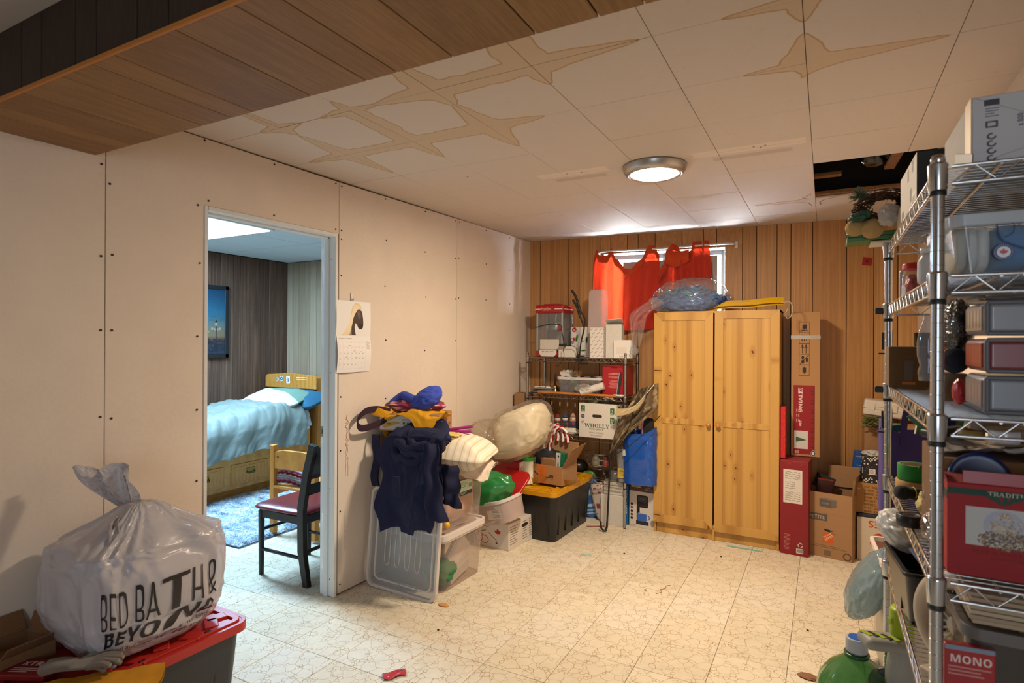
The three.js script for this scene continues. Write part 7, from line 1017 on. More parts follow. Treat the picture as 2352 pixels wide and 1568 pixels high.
solo('crumpled_paper', 'crumpled white and grey paper on top of the checkered box', 'paper', softLump(0.05, 0.02, 0.04, 0.4, 3, 111), M('#b4b0a8', 0.8), [0.285, 0.715, -4.65]);
{
  const t = thing('artificial_greenery', 'bundle of artificial green leaves lying on the plain brown box', 'greenery', [0.30, 0.905, -4.72]);
  const L = []; for (let k = 0; k < 70; k++) L.push(moved(new THREE.SphereGeometry(1, 6, 4).scale(0.032, 0.004, 0.007), rr(-0.06, 0.09), rr(-0.02, 0.055), rr(-0.06, 0.06), rr(0, 6), rr(0, 6), rr(-0.4, 0.4)));
  part(t, 'leaves', join(L), M('#5c6234', 0.7)); part(t, 'stems', join([0, 1, 2, 3].map((k) => rod([-0.07, 0.01 + k * 0.012, -0.03 + k * 0.02], [0.1, 0.0 + k * 0.01, 0.02], 0.003, 6))), M('#8a7a4a', 0.8));
}
{
  const t = thing('tool_case', 'long white plastic case lying tilted on the pile by the wood wall', 'case', [0.42, 1.005, -4.8], -0.05); t.rotation.z = -0.09;
  const m = M('#cfc6ba', 0.4);
  part(t, 'case_body', join([rbox(0.36, 0.11, 0.16, 0.018, 3), rbox(0.365, 0.008, 0.165, 0.003)]), m);
  for (const x of [-0.13, 0.0, 0.13]) part(t, 'latch', rbox(0.035, 0.05, 0.008, 0.003), m, [x, 0.01, 0.083]);
  part(t, 'moulded_panel', rbox(0.1, 0.035, 0.004, 0.002), m, [-0.1, 0.03, 0.082]); part(t, 'moulded_panel', rbox(0.1, 0.03, 0.004, 0.002), m, [-0.12, -0.03, 0.082]);
}
carton('cardboard_box', 'brown box hidden behind the rack that carries the white plastic case', 'box', [0.22, 0.40, 0.14], [0.475, 0.522, -4.66], 0, mCard);
onBack(solo('wall_sticker', 'small red square sticker with a dark mark stuck to the wood wall', 'sticker', rbox(0.062, 0.06, 0.001, 0.0004).rotateZ(-0.15).translate(bl(0.27), 2.065, 0.001), printMat(64, 64, (g, w, h) => { fillBg(g, w, h, '#9c1712'); txt(g, 'K', 32, 32, 34, '#2c0a08', { b: true, r: -0.4 }); })));
// ---------------------------------------------------------------- bits on the floor
solo('red_card', 'crumpled red card scrap lying on the floor tiles in the bluish light', 'card', sheet(12, 8, (u, v) => [-0.05 + 0.1 * u, 0.004 + 0.006 * Math.abs(Math.sin(u * 4 + v * 2)), -0.025 + 0.05 * v + 0.01 * Math.sin(u * 6)], 0.001), printMat(96, 48, (g, w, h) => { fillBg(g, w, h, '#b0121a'); g.fillStyle = '#4a0a20'; g.beginPath(); g.ellipse(72, 14, 12, 7, 0, 0, 7); g.fill(); g.fillStyle = '#d8b0b0'; g.fillRect(20, 30, 6, 4); g.fillRect(60, 34, 10, 3); }), [-1.655, 0.0, -2.0], [0, 0.75, 0]);
solo('paint_brush', 'thin paint brush with a reddish handle on the floor by the black tote', 'brush', join([rod([-0.06, 0.005, 0], [0.03, 0.005, -0.02], 0.0035, 8), rod([0.03, 0.005, -0.02], [0.075, 0.006, -0.032], 0.0048, 8)]), M('#8c3a2c', 0.5), [-1.60, 0.0, -4.36], [0, 0.3, 0]);
solo('teal_strip', 'pale teal paper strip sticking out from under the wardrobe', 'strip', rbox(0.24, 0.002, 0.022, 0.0008), M('#7fb8a4', 0.7), [-0.50, 0.0025, -4.425], [0, -0.02, 0]);
solo('brown_string', 'short wavy brown string on the floor tiles in front of the wardrobe', 'string', tube([[0, 0.0016, 0.1], [0.02, 0.0016, 0.06], [0.005, 0.0016, 0.03], [0.03, 0.0016, 0.0], [0.025, 0.0016, -0.04], [0.045, 0.0016, -0.06]], 0.0014, 40, 5), M('#8a4f22', 0.8), [-0.86, 0, -3.48]);
solo('orange_peel', 'small dried orange peel scrap by the leaning bin lid', 'peel', softLump(0.03, 0.004, 0.016, 0.3, 3, 121, 20, 12), M('#c98a4a', 0.8), [-1.855, 0.004, -2.66]);
[[-0.93, -3.40, 'beside the wavy brown string'], [-0.073, -3.323, 'on the bare tiles in front of the moving box'], [-1.72, -2.42, 'on the tiles in front of the leaning bin cover'], [-1.5, -1.98, 'on the tiles near the red card scrap'], [-0.62, -4.18, 'on the tiles in front of the wardrobe plinth'], [-1.22, -3.92, 'near the dried teal paint spot']].forEach(([x, z, l], k) => solo('crumb', 'tiny dark crumb ' + l, 'crumb', softLump(0.006, 0.003, 0.005, 0.3, 2, k, 10, 8), M('#3a2a22', 0.9), [x, 0.0028, z]));
solo('paint_spot', 'dried teal paint spot on the floor tiles in front of the black tote', 'paint spot', softLump(0.035, 0.0012, 0.018, 0.4, 3, 133, 24, 10), M('#a3c6b4', 0.6), [-1.44, 0.0015, -3.77]);
solo('paper_scrap', 'torn brown paper scrap on the floor tiles near the green jug', 'paper', softLump(0.035, 0.004, 0.025, 0.4, 3.5, 181, 24, 12), M('#8a5f42', 0.9), [-0.06, 0.004, -2.86]);
// ---------------------------------------------------------------- big chrome rack along the right wall
const RX = 0.353, RZ = -1.72, S1 = 1.776, S2 = 1.584, S3 = 1.333, S4 = 1.045, S5 = 0.775;
rack('tall chrome wire shelving rack crammed with boxes along the side wall near the viewer', [RX, 0, RZ], 0, 0.356, 0.91, [S1, S2, S3, S4, S5], 1.792, 0.0105);
const grp = (n, l, c, p, r) => { const t = thing(n, l, c, p); if (r) t.rotation.set(...r); return t; };
// ---- top shelf
{
  const f = printMat(320, 160, (g, w, h) => { fillBg(g, w, h, '#b9b7b8'); g.strokeStyle = '#97959a'; g.lineWidth = 2; g.beginPath(); g.moveTo(0, 0); g.lineTo(110, 70); g.lineTo(110, 120); g.lineTo(0, 160); g.moveTo(110, 70); g.lineTo(220, 0); g.moveTo(110, 120); g.lineTo(200, 160); g.stroke(); g.fillStyle = '#3a3a40'; g.fillRect(18, 10, 24, 14); lines(g, 20, 30, 22, 4, 6, 2, '#55555c'); g.strokeStyle = '#33333a'; g.lineWidth = 3; for (let k = 0; k < 4; k++) { g.beginPath(); g.arc(30, 96 + k * 17, 6, 0, 5); g.stroke(); } g.strokeRect(22, 62, 16, 12); txt(g, 'x 800', 74, 66, 12, '#44444a', { r: -Math.PI / 2, b: true }); g.fillStyle = '#a09ea2'; g.fillRect(140, 60, 54, 40); bars(g, 150, 66, 36, 28, '#55555c'); lines(g, 170, 20, 30, 4, 7, 2, '#8a888c'); });
  const t = carton('parcel_box', 'big white parcel with shipping symbols and black tape on the top rack shelf', 'box', [0.29, 0.122, 0.27], [0.374, S1 + 0.002, -1.435], 0, all(M('#c9c6c4', 0.7, { map: cardTex }), { 4: f }));
  part(t, 'packing_tape', rbox(0.001, 0.125, 0.05, 0.0004), M('#cda25c', 0.35), [-0.1456, 0.061, 0.108]);
  part(t, 'black_tape', rbox(0.0015, 0.02, 0.16, 0.0005), mBlack, [-0.146, 0.03, 0.07], [0.28, 0, 0]);
}
carton('black_box', 'black box with a white letter C and a pale side, top rack shelf', 'box', [0.26, 0.148, 0.28], [0.32, S1 + 0.002, -1.84], 0.02, all(M('#1d231f', 0.5), { 1: printMat(192, 128, (g, w, h) => { fillBg(g, w, h, '#bdb4ac'); g.fillStyle = '#3a3532'; g.fillRect(20, 88, 26, 30); g.fillRect(90, 10, 20, 26); g.fillRect(140, 4, 22, 26); g.fillRect(120, 60, 22, 30); g.fillStyle = '#dcd6ce'; g.fillRect(140, 76, 40, 44); bars(g, 146, 84, 28, 20); }), 4: printMat(128, 96, (g, w, h) => { fillBg(g, w, h, '#1a201c'); g.strokeStyle = '#b8b4ac'; g.lineWidth = 7; g.beginPath(); g.arc(58, 50, 22, 0.7, 5.6); g.stroke(); }) }));
{
  const t = grp('twig_wreath', 'twig wreath with artificial pine and a stuffed figure on the top rack shelf', 'wreath', [0.155, 1.885, -2.12], [0.2, -0.4, 0.2]);
  const L = []; for (let k = 0; k < 130; k++) { const P = [], r = rr(0.04, 0.088), o = rr(0, 6); for (let i = 0; i <= 8; i++) { const a = o + i * 0.22; P.push([r * Math.cos(a) + rr(-0.006, 0.006), r * Math.sin(a) * 0.55 + rr(-0.006, 0.006), rr(-0.03, 0.03)]); } L.push(tube(P, 0.0016, 12, 4)); }
  part(t, 'twigs', join(L), M('#5a3a22', 0.85));
  const N = []; for (let k = 0; k < 160; k++) { const a = rr(0, 6.28), b = rr(-0.4, 1.5), l = rr(0.02, 0.036); N.push(rod([-0.05, 0.045, 0.02], [-0.05 + l * Math.cos(a) * Math.cos(b), 0.045 + l * Math.sin(b), 0.02 + l * Math.sin(a) * Math.cos(b)], 0.0007, 3)); }
  part(t, 'pine_sprig', join(N), M('#4d5c40', 0.8));
  part(t, 'stuffed_figure', join([softLump(0.03, 0.026, 0.026, 0.06, 2, 1).translate(-0.075, -0.045, 0.03), softLump(0.032, 0.03, 0.028, 0.06, 2, 3).translate(-0.03, -0.06, 0.03)]), cloth('#c8a468'));
  part(t, 'green_bow', softLump(0.03, 0.014, 0.02, 0.3, 3, 5), M('#244a34', 0.6), [-0.05, -0.015, 0.045]);
  part(t, 'white_cloth', softLump(0.03, 0.03, 0.02, 0.2, 2, 8), M('#b3ada6', 0.9), [0.03, -0.035, 0.05]);
}
{
  const t = grp('green_tray', 'green plastic toy ramp jutting out past the far corner of the top rack shelf', 'toy', [0.155, S1 + 0.012, -2.2], [0, 0.0, 0.02]);
  const m = plastic('#2f6a2c', 0.4);
  part(t, 'ramp', join([rbox(0.19, 0.014, 0.12, 0.004).translate(0, 0.006, 0), rbox(0.19, 0.012, 0.008, 0.003).translate(0, 0.018, 0.06), rbox(0.02, 0.02, 0.11, 0.004).translate(-0.035, 0.02, 0), rbox(0.1, 0.01, 0.1, 0.003).translate(0.03, 0.022, 0)]), m);
  part(t, 'hook', tube([[-0.09, 0.015, 0.05], [-0.092, 0.028, 0.05], [-0.086, 0.034, 0.05]], 0.003, 12, 6), mSteel);
  part(t, 'base_plate', rbox(0.12, 0.006, 0.11, 0.002), M('#c9c2b4', 0.6), [0.03, -0.006, 0]);
}
solo('cream_cushion', 'small cream cushion squeezed beside the pale label box on the top rack shelf', 'cushion', softLump(0.035, 0.05, 0.05, 0.06, 1.5, 141, 32, 24, 0.7), M('#c9bda8', 0.9), [0.222, S1 + 0.05, -2.06]);
// ---- second shelf
{
  const t = clearBin('clear bin of towels with a round blue emblem, on the second rack shelf', [0.362, S2 + 0.003, -1.42], 0, 0.335, 0.26, 0.105, M('#e6ebee', 0.1, { transmission: 0.92, thickness: 0, ior: 1.35 }), false, { r: 0.02, name: 'towel_bin', rim: M('#dfe4e8', 0.25, { transmission: 0.6, thickness: 0 }) });
  const em = paint(128, 128, (g, w, h) => { g.clearRect(0, 0, w, h); g.fillStyle = '#23285e'; g.beginPath(); g.arc(64, 64, 60, 0, 7); g.fill(); g.fillStyle = '#d6d8dc'; g.beginPath(); g.arc(64, 64, 40, 0, 7); g.fill(); leaf(g, 64, 64, 26, '#b5323a'); for (let k = 0; k < 26; k++) { g.save(); g.translate(64, 64); g.rotate(k * 0.242); g.fillStyle = '#b8bcd0'; g.fillRect(-1.5, -55, 3, 8); g.restore(); } });
  const z = 0.129;
  part(t, 'emblem', new THREE.CircleGeometry(0.0155, 40), M('#ffffff', 0.4, { map: em, transparent: true }), [-0.09, 0.034, z]);
  part(t, 'printed_swoosh', tube([[-0.1, 0.085, z], [-0.094, 0.058, z], [-0.07, 0.042, z], [-0.03, 0.028, z], [0.02, 0.005, z]], 0.0012, 40, 5), M('#34386c', 0.4));
  part(t, 'printed_swoosh', tube([[-0.1, 0.085, z], [-0.088, 0.09, z], [-0.076, 0.08, z], [-0.078, 0.066, z], [-0.088, 0.06, z]], 0.0006, 40, 5), M('#34386c', 0.4));
  [['#c9c2b6', -0.145, 0.012, 'cream'], ['#cfc8be', -0.128, 0.01, 'white ribbed'], ['#d8d2c8', -0.113, 0.012, 'ivory'], ['#2f7cb4', -0.07, 0.032, 'sky blue'], ['#aeb4ba', 0.0, 0.04, 'pale grey'], ['#c2c4c4', 0.09, 0.05, 'silver grey']].forEach(([c, x, w, n], k) => solo('folded_towel', n + ' folded towel standing in the clear towel bin', 'towel', softLump(w, 0.042, 0.11, 0.06, 1.4, k * 2.3, 32, 24, 0.5), cloth(c), [0.362 + x, S2 + 0.05, -1.42]));
}
{
  const t = grp('pill_bottle', 'white plastic bottle on the second rack shelf just past the near post', 'bottle', [0.19, S2 + 0.002, -1.47]);
  part(t, 'bottle_body', lathe([[0, 0], [0.019, 0], [0.021, 0.004], [0.021, 0.045], [0.015, 0.056], [0.014, 0.062], [0, 0.062]], 32), M('#c9c8c6', 0.35));
  part(t, 'cap', lathe([[0, 0.062], [0.0165, 0.062], [0.0165, 0.072], [0.0155, 0.074], [0, 0.074]], 32), M('#d2d1cf', 0.4));
}
{
  const t = grp('grey_vent', 'grey plastic louvred vent piece standing behind the white bottle', 'vent', [0.215, S2 + 0.002, -1.56], [0, 0.3, 0]);
  part(t, 'vent_body', slab([[-0.02, 0], [0.03, 0], [0.03, 0.1], [0.0, 0.1], [-0.02, 0.075]], 0.02, 0.002), M('#8c8c90', 0.5));
  for (let k = 0; k < 4; k++) part(t, 'louvre', rbox(0.004, 0.03, 0.024, 0.001), M('#77777c', 0.5), [-0.022 + k * 0.008, 0.1 + k * 0.003, 0.01], [0, 0, 0.6]);
}
{
  const t = grp('jar', 'clear jar with a bright red screw lid on the second rack shelf', 'jar', [0.205, S2 + 0.002, -1.80]);
  part(t, 'jar_glass', lathe([[0, 0], [0.027, 0], [0.03, 0.004], [0.03, 0.05], [0.026, 0.058], [0.026, 0.064]], 36), mClear);
  part(t, 'lid', lathe([[0, 0.064], [0.029, 0.064], [0.03, 0.067], [0.03, 0.078], [0.028, 0.081], [0, 0.081]], 36), plastic('#c41a12', 0.3));
  part(t, 'jar_contents', softLump(0.018, 0.02, 0.018, 0.2, 2, 9), plastic('#b81a14', 0.5), [-0.004, 0.026, 0]);
}
carton('blue_box', 'small royal blue box on the second rack shelf beside the red-lidded jar', 'box', [0.05, 0.072, 0.05], [0.255, S2 + 0.002, -1.73], 0.3, all(M('#123f8c', 0.4)));
carton('grey_box', 'little pale grey box at the edge of the second rack shelf', 'box', [0.035, 0.034, 0.05], [0.203, S2 + 0.002, -1.885], 0.1, all(M('#a5a3a6', 0.6)));
solo('white_tube', 'thin white glossy tube standing by the far post of the second rack shelf', 'tube', lathe([[0, 0], [0.006, 0], [0.006, 0.085], [0.003, 0.092], [0, 0.093]], 20), M('#d8d6e0', 0.25), [0.198, S2 + 0.002, -2.06]);
carton('red_packet', 'slim red packet behind the white tube on the second rack shelf', 'packet', [0.02, 0.08, 0.04], [0.225, S2 + 0.002, -2.08], 0, all(plastic('#8c1c28', 0.4)));
// ---- third shelf: zip cases
{
  const mk = (label, y, h, c, side, ro) => {
    const t = grp('storage_case', label, 'case', [0.402, y, -1.375], ro);
    part(t, 'case_body', rbox(0.31, h, 0.17, 0.012, 3), M(c, 0.35, { clearcoat: 0.3 }));
    const pm = M('#57585c', 0.45), q = h / 2, e = (x, z) => tube([[x, -q + 0.006, z], [x, q - 0.006, z]], 0.0042, 8, 8);
    part(t, 'piping', join([e(-0.152, 0.083), e(0.152, 0.083), tube([[-0.15, q - 0.003, 0.083], [0, q - 0.002, 0.084], [0.15, q - 0.003, 0.083]], 0.0042, 20, 8), tube([[-0.15, -q + 0.003, 0.083], [0, -q + 0.003, 0.084], [0.15, -q + 0.003, 0.083]], 0.0042, 20, 8)]), pm);
    part(t, 'side_window', rbox(0.003, h * 0.72, 0.13, 0.001), all(printMat(128, 32, (g, w, hh) => { fillBg(g, w, hh, side[0]); for (let k = 0; k < 9; k++) { g.fillStyle = side[1 + k % 2]; g.fillRect(8 + k * 13, 4, 6, 24); } }, 0.3)), [-0.1555, 0, 0]);
    return t;
  };
  mk('grey fabric storage case with dark piping, topmost of three on the third rack shelf', 1.507, 0.06, '#77767a', ['#a89a84', '#4a4038', '#c9b896']);
  mk('dark red storage case, in the middle of three on the third rack shelf', 1.441, 0.06, '#6e0c12', ['#8c2a24', '#c05a34', '#a8403a']);
  mk('grey fabric storage case, lowest of three on the third rack shelf', 1.372, 0.066, '#6c6d74', ['#77777c', '#8a8a90', '#66666c']);
  solo('clear_film', 'crumpled clear plastic film lying on the topmost storage case', 'film', softLump(0.12, 0.014, 0.06, 0.35, 3, 151), M('#c9c6c4', 0.15, { transmission: 0.75, thickness: 0, clearcoat: 0.6 }), [0.36, 1.553, -1.36]);
}
solo('black_bag', 'shiny black plastic bag stuffed between the near post and the storage cases', 'bag', lump(56, 40, (x, y, z) => { const k = 1 + 0.1 * fbm(x * 3, y * 3, z * 3) + 0.08 * ridge(x * 3, y * 3, z * 3); return [x * 0.03 * k, y * 0.062 * k, z * 0.07 * k]; }), M('#0e0e11', 0.25, { clearcoat: 0.7, bumpMap: rep(crumpleTex, 2, 2), bumpScale: 0.01 }), [0.256, 1.497, -1.60]);
solo('navy_ball', 'dark navy cloth ball under the shiny black bag', 'ball', softLump(0.026, 0.026, 0.026, 0.05, 2, 5), cloth('#1c2233'), [0.243, 1.425, -1.54]);
carton('tan_box', 'small tan box with a pale side, beneath the navy ball on the rack', 'box', [0.045, 0.062, 0.1], [0.248, S3 + 0.002, -1.62], 0.05, all(M('#7d6a50', 0.6), { 1: M('#b3a892', 0.5) }));
solo('red_pouch', 'bright red pouch corner peeping out beside the lowest storage case', 'pouch', softLump(0.012, 0.026, 0.02, 0.1, 2, 7), plastic('#b01420', 0.35), [0.243, S3 + 0.03, -1.49]);
{
  const t = carton('cardboard_box', 'small brown box with orange and brown tape at the far edge of the third shelf', 'box', [0.095, 0.118, 0.13], [0.212, S3 + 0.002, -2.06], -0.03, all(M('#6f5334', 0.9, { map: cardTex })));
  part(t, 'orange_tape', rbox(0.032, 0.008, 0.001, 0.0003), M('#b8691c', 0.6), [0.0, 0.014, 0.0655]); part(t, 'brown_tape', rbox(0.022, 0.06, 0.001, 0.0003), M('#57401f', 0.4), [0.0, 0.05, 0.0653], [0, 0, -0.05]);
}
carton('olive_card', 'small olive green card box standing behind the brown cardboard box on the third rack shelf', 'card box', [0.05, 0.16, 0.03], [0.262, S3 + 0.002, -2.12], 0, all(M('#4d4a26', 0.7)));
solo('clear_bottle', 'crinkled clear plastic bottle standing beyond the near post on the third rack shelf', 'bottle', lathe([[0, 0], [0.02, 0], [0.022, 0.02], [0.018, 0.035], [0.023, 0.055], [0.024, 0.085], [0.02, 0.11], [0.012, 0.135], [0.01, 0.15]], 28), M('#dfe3ea', 0.08, { transmission: 0.9, thickness: 0 }), [0.207, S3 + 0.045, -1.60]);
{
  const clip = (label, y) => { const t = grp('black_clip', label, 'clip', [0.165, y, -2.185]); part(t, 'clip_arm', join([rbox(0.034, 0.02, 0.018, 0.003).translate(-0.008, 0, 0), tube([[0, -0.005, 0], [0.008, -0.03, 0], [0.015, -0.06, 0], [0.015, -0.13, 0]], 0.0075, 30, 10)]), mBlack); part(t, 'clip_jaw', join([rbox(0.006, 0.055, 0.014, 0.002).translate(-0.004, -0.095, 0), rbox(0.036, 0.005, 0.014, 0.002).translate(0.002, -0.135, 0)]), mBlack); };
  clip('black plastic clip hooked under the second rack shelf at the far post', 1.565); clip('black plastic clip hooked under the third rack shelf at the far post', 1.316);
}
// ---- fourth shelf
{
  const f = printMat(512, 256, (g, w, h) => {
    fillBg(g, w, h, '#8c0a10'); g.fillStyle = '#12352a'; g.fillRect(0, 14, w, 17); txt(g, 'TRADITIONS', 88, 23, 17, '#b3ac98', { f: 'serif', b: true, a: 'left' }); g.fillStyle = '#12402e'; for (const [x, y, a] of [[96, 34, 0.5], [110, 40, 1.1], [124, 41, 1.7], [138, 38, 2.2], [152, 33, 2.7]]) { g.save(); g.translate(x, y); g.rotate(a); g.beginPath(); g.ellipse(0, 0, 13, 5, 0, 0, 7); g.fill(); g.restore(); }
    g.fillStyle = '#b4b2ae'; g.fillRect(40, 62, 330, 106); g.fillStyle = '#9fa2b2'; g.beginPath(); g.arc(122, 110, 44, 0, 7); g.fill();
    for (let k = 0; k < 420; k++) { const a = rr(0, 6.28), q = Math.sqrt(rnd()), x = 122 + 58 * q * Math.cos(a), y = 146 + 26 * q * Math.sin(a); g.fillStyle = ['#6d5a48', '#8a7456', '#5a4a44', '#a08a68', '#4c4a40', '#7a5a4a'][k % 6]; g.fillRect(x, y, rr(2, 6), rr(2, 5)); } for (let k = 0; k < 190; k++) { const y = rr(72, 128), hw = 8 + 26 * sm(70, 100, y); g.fillStyle = ['#a8977a', '#c0b498', '#8c7a62', '#b8a890'][k % 4]; g.fillRect(122 + rr(-hw, hw), y, rr(2, 6), rr(2, 5)); }
    txt(g, 'MUSICAL WATER GLOBE', 130, 184, 12, '#5c070c', { f: 'serif', b: true }); txt(g, 'SNOW SCENE', 130, 200, 10, '#5c070c', { f: 'serif', b: true });
  }, 0.7);
  const t = carton('red_box', 'red snow globe box with a green ribbon band and torn lid, on the rack', 'box', [0.335, 0.165, 0.1], [0.362, S4 + 0.004, -1.345], 0, all(M('#8c0a10', 0.7), { 4: f, 1: printMat(64, 128, (g, w, h) => { fillBg(g, w, h, '#a81c10'); g.fillStyle = '#c8501c'; g.fillRect(20, 0, 24, 90); g.fillStyle = '#cdb07a'; g.fillRect(26, 40, 16, 60); g.fillStyle = '#152a20'; g.fillRect(0, 12, 64, 12); }) }));
  part(t, 'flap', rbox(0.17, 0.022, 0.002, 0.0008), plastic('#8c0a10', 0.4), [-0.06, 0.176, 0.048], [-0.1, 0, 0]);
  part(t, 'flap', rbox(0.003, 0.03, 0.09, 0.0008), plastic('#8c0a10', 0.4), [-0.172, 0.178, 0], [0, 0, 0.35]);
}
carton('cardboard_box', 'open brown carton right behind the red snow globe box', 'box', [0.33, 0.19, 0.24], [0.365, S4 + 0.002, -1.53], 0, all(mCardDark));
solo('plastic_cover', 'round dark blue plastic lid leaning behind the red snow globe box', 'lid', lathe([[0, 0], [0.048, 0], [0.05, 0.006], [0.042, 0.01], [0.036, 0.006], [0, 0.006]], 48).rotateX(Math.PI / 2), plastic('#10265c', 0.3), [0.26, S4 + 0.158, -1.405], [-0.15, 0, 0]);
solo('white_bag', 'white plastic bag with red lettering flattened over the open brown carton', 'bag', sheet(40, 30, (u, v) => [0.2 + 0.32 * u, S4 + 0.20 + 0.012 * ridge(u * 4, v * 4, 2) + 0.008 * Math.sin(u * 8 + v * 5) - 0.02 * (1 - v) ** 4 * 0, -1.44 - 0.19 * (1 - v)], 0.002), M('#ffffff', 0.35, { clearcoat: 0.3, map: paint(256, 128, (g, w, h) => { fillBg(g, w, h, '#b8b2ae'); g.strokeStyle = '#8c2030'; g.lineWidth = 5; for (let k = 0; k < 4; k++) { g.beginPath(); g.ellipse(60 + k * 14, 70, 12, 18, 0.6, 0, 7); g.stroke(); } }) }));
{
  const t = grp('ribbon_spool', 'spool of shiny white ribbon on the white plastic bag', 'spool', [0.318, S4 + 0.214, -1.50]);
  part(t, 'ribbon', lathe([[0.008, 0.003], [0.024, 0.003], [0.026, 0.01], [0.025, 0.024], [0.024, 0.03], [0.008, 0.03]], 40), M('#cfc4c4', 0.25, { sheen: 1, sheenColor: new THREE.Color('#ffffff'), clearcoat: 0.4 }));
  part(t, 'spool_flange', join([lathe([[0.004, 0], [0.03, 0], [0.03, 0.003], [0.004, 0.003]], 40), lathe([[0.004, 0.03], [0.03, 0.03], [0.03, 0.033], [0.004, 0.033]], 40)]), M('#a08a66', 0.7));
  solo('wooden_block', 'pale wooden offcut lying aslant on the white plastic bag behind the ribbon spool', 'block', rbox(0.14, 0.03, 0.04, 0.003), M('#8c765c', 0.7), [0.34, S4 + 0.235, -1.585], [0, 0.15, -0.2]);
  solo('tape_roll', 'small yellow-brown tape roll under the wooden offcut', 'tape', lathe([[0.014, 0], [0.024, 0], [0.024, 0.018], [0.014, 0.018], [0.014, 0]], 32), M('#8a702c', 0.5), [0.275, S4 + 0.214, -1.56]);
  solo('black_tool', 'flat black tool handle lying at the far edge of the white plastic bag', 'tool', rbox(0.09, 0.018, 0.03, 0.006), mBlack, [0.232, S4 + 0.222, -1.585], [0, 0.5, 0.1]);
}
{
  const t = grp('spray_bottle', 'white spray bottle with a dark green collar at the back of the fourth rack shelf', 'bottle', [0.335, S4 + 0.002, -1.93]);
  part(t, 'bottle_body', lathe([[0, 0], [0.035, 0], [0.036, 0.01], [0.034, 0.13], [0.015, 0.165], [0, 0.166]], 32), M('#a89c92', 0.35, { transmission: 0.3, thickness: 0 }));
  part(t, 'collar', lathe([[0, 0.165], [0.019, 0.165], [0.019, 0.185], [0, 0.185]], 24), M('#1c3a28', 0.5));
  part(t, 'spray_head', join([rbox(0.06, 0.028, 0.022, 0.008, 3).translate(-0.008, 0.205, 0), rbox(0.02, 0.03, 0.018, 0.005).translate(0.004, 0.19, 0), tube([[-0.02, 0.195, 0], [-0.03, 0.175, 0], [-0.028, 0.16, 0]], 0.004, 12, 8)]), M('#7d746a', 0.5));
}
{
  const t = grp('pink_jug', 'big translucent pink jug with a moulded handle at the back of the fourth rack shelf', 'jug', [0.445, S4 + 0.002, -1.93]);
  part(t, 'jug_body', lathe([[0, 0], [0.066, 0], [0.068, 0.01], [0.068, 0.12], [0.055, 0.16], [0.026, 0.215], [0.022, 0.235], [0, 0.235]], 40), M('#8a4a48', 0.3, { transmission: 0.3, thickness: 0 }));
  part(t, 'handle', tube([[-0.03, 0.205, 0.03], [-0.06, 0.17, 0.045], [-0.064, 0.12, 0.06], [-0.05, 0.08, 0.066]], 0.007, 30, 10), M('#9a5a56', 0.3));
  part(t, 'cap', lathe([[0, 0.235], [0.024, 0.235], [0.024, 0.25], [0, 0.25]], 24), M('#6e3a36', 0.5));
}
{
  const t = grp('toy_shovel', 'teal and blue plastic beach shovels bunched beyond the near post of the fourth rack shelf', 'toy', [0.265, S4 + 0.11, -1.88], [0, 0.2, 0]);
  const bl2 = (c, p, r) => part(t, 'shovel_blade', sheet(12, 12, (u, v) => [(u - 0.5) * 0.07 * (1 - 0.3 * v), 0.09 * (0.5 - v), 0.012 * Math.cos((u - 0.5) * 3)], 0.003), plastic(c, 0.3), p, r);
  bl2('#2f7a66', [-0.02, 0.10, 0], [0.1, 0, 0.7]); bl2('#123a8c', [0.01, 0.085, -0.02], [0, 0.2, -0.3]); bl2('#1f6a58', [0.0, 0.0, 0.02], [0.2, 0, 1.3]);
  part(t, 'shovel_handle', rod([0.02, 0.06, 0.02], [0.06, 0.11, 0.0], 0.007, 10), plastic('#14703a', 0.3)); part(t, 'shovel_handle', rod([-0.03, -0.09, 0], [0.04, 0.05, 0.01], 0.007, 10), plastic('#18483c', 0.3));
  part(t, 'black_cable', tube([[-0.05, -0.09, 0.06], [0.0, -0.06, 0.05], [0.05, -0.03, 0.03]], 0.004, 20, 6), mBlack);
}
{
  const roll = (r0, r1, h) => lathe([[r0, 0], [r1, 0], [r1, h], [r0, h], [r0, 0]], 48);
  const t = grp('tape_roll', 'wide bright green masking tape roll stacked on a tan one on the fourth rack shelf', 'tape', [0.222, S4 + 0.038, -1.96]);
  part(t, 'tape', roll(0.031, 0.042, 0.042), M('#1f8a34', 0.6)); part(t, 'cardboard_core', roll(0.029, 0.031, 0.042), M('#b9a68c', 0.8));
  const b = grp('tape_roll', 'tan masking tape roll lying under the bright green one', 'tape', [0.226, S4 + 0.002, -1.96]);
  part(b, 'tape', roll(0.031, 0.05, 0.035), M('#b98f54', 0.6)); part(b, 'cardboard_core', roll(0.029, 0.031, 0.035), M('#b9a68c', 0.8));
  const k = grp('tape_roll', 'black electrical tape roll hanging over the edge of the fourth rack shelf', 'tape', [0.172, S4 + 0.002, -1.60]);
  part(k, 'tape', roll(0.014, 0.027, 0.024), M('#121214', 0.4)); part(k, 'cardboard_core', roll(0.0125, 0.014, 0.024), M('#8a7a66', 0.8));
}
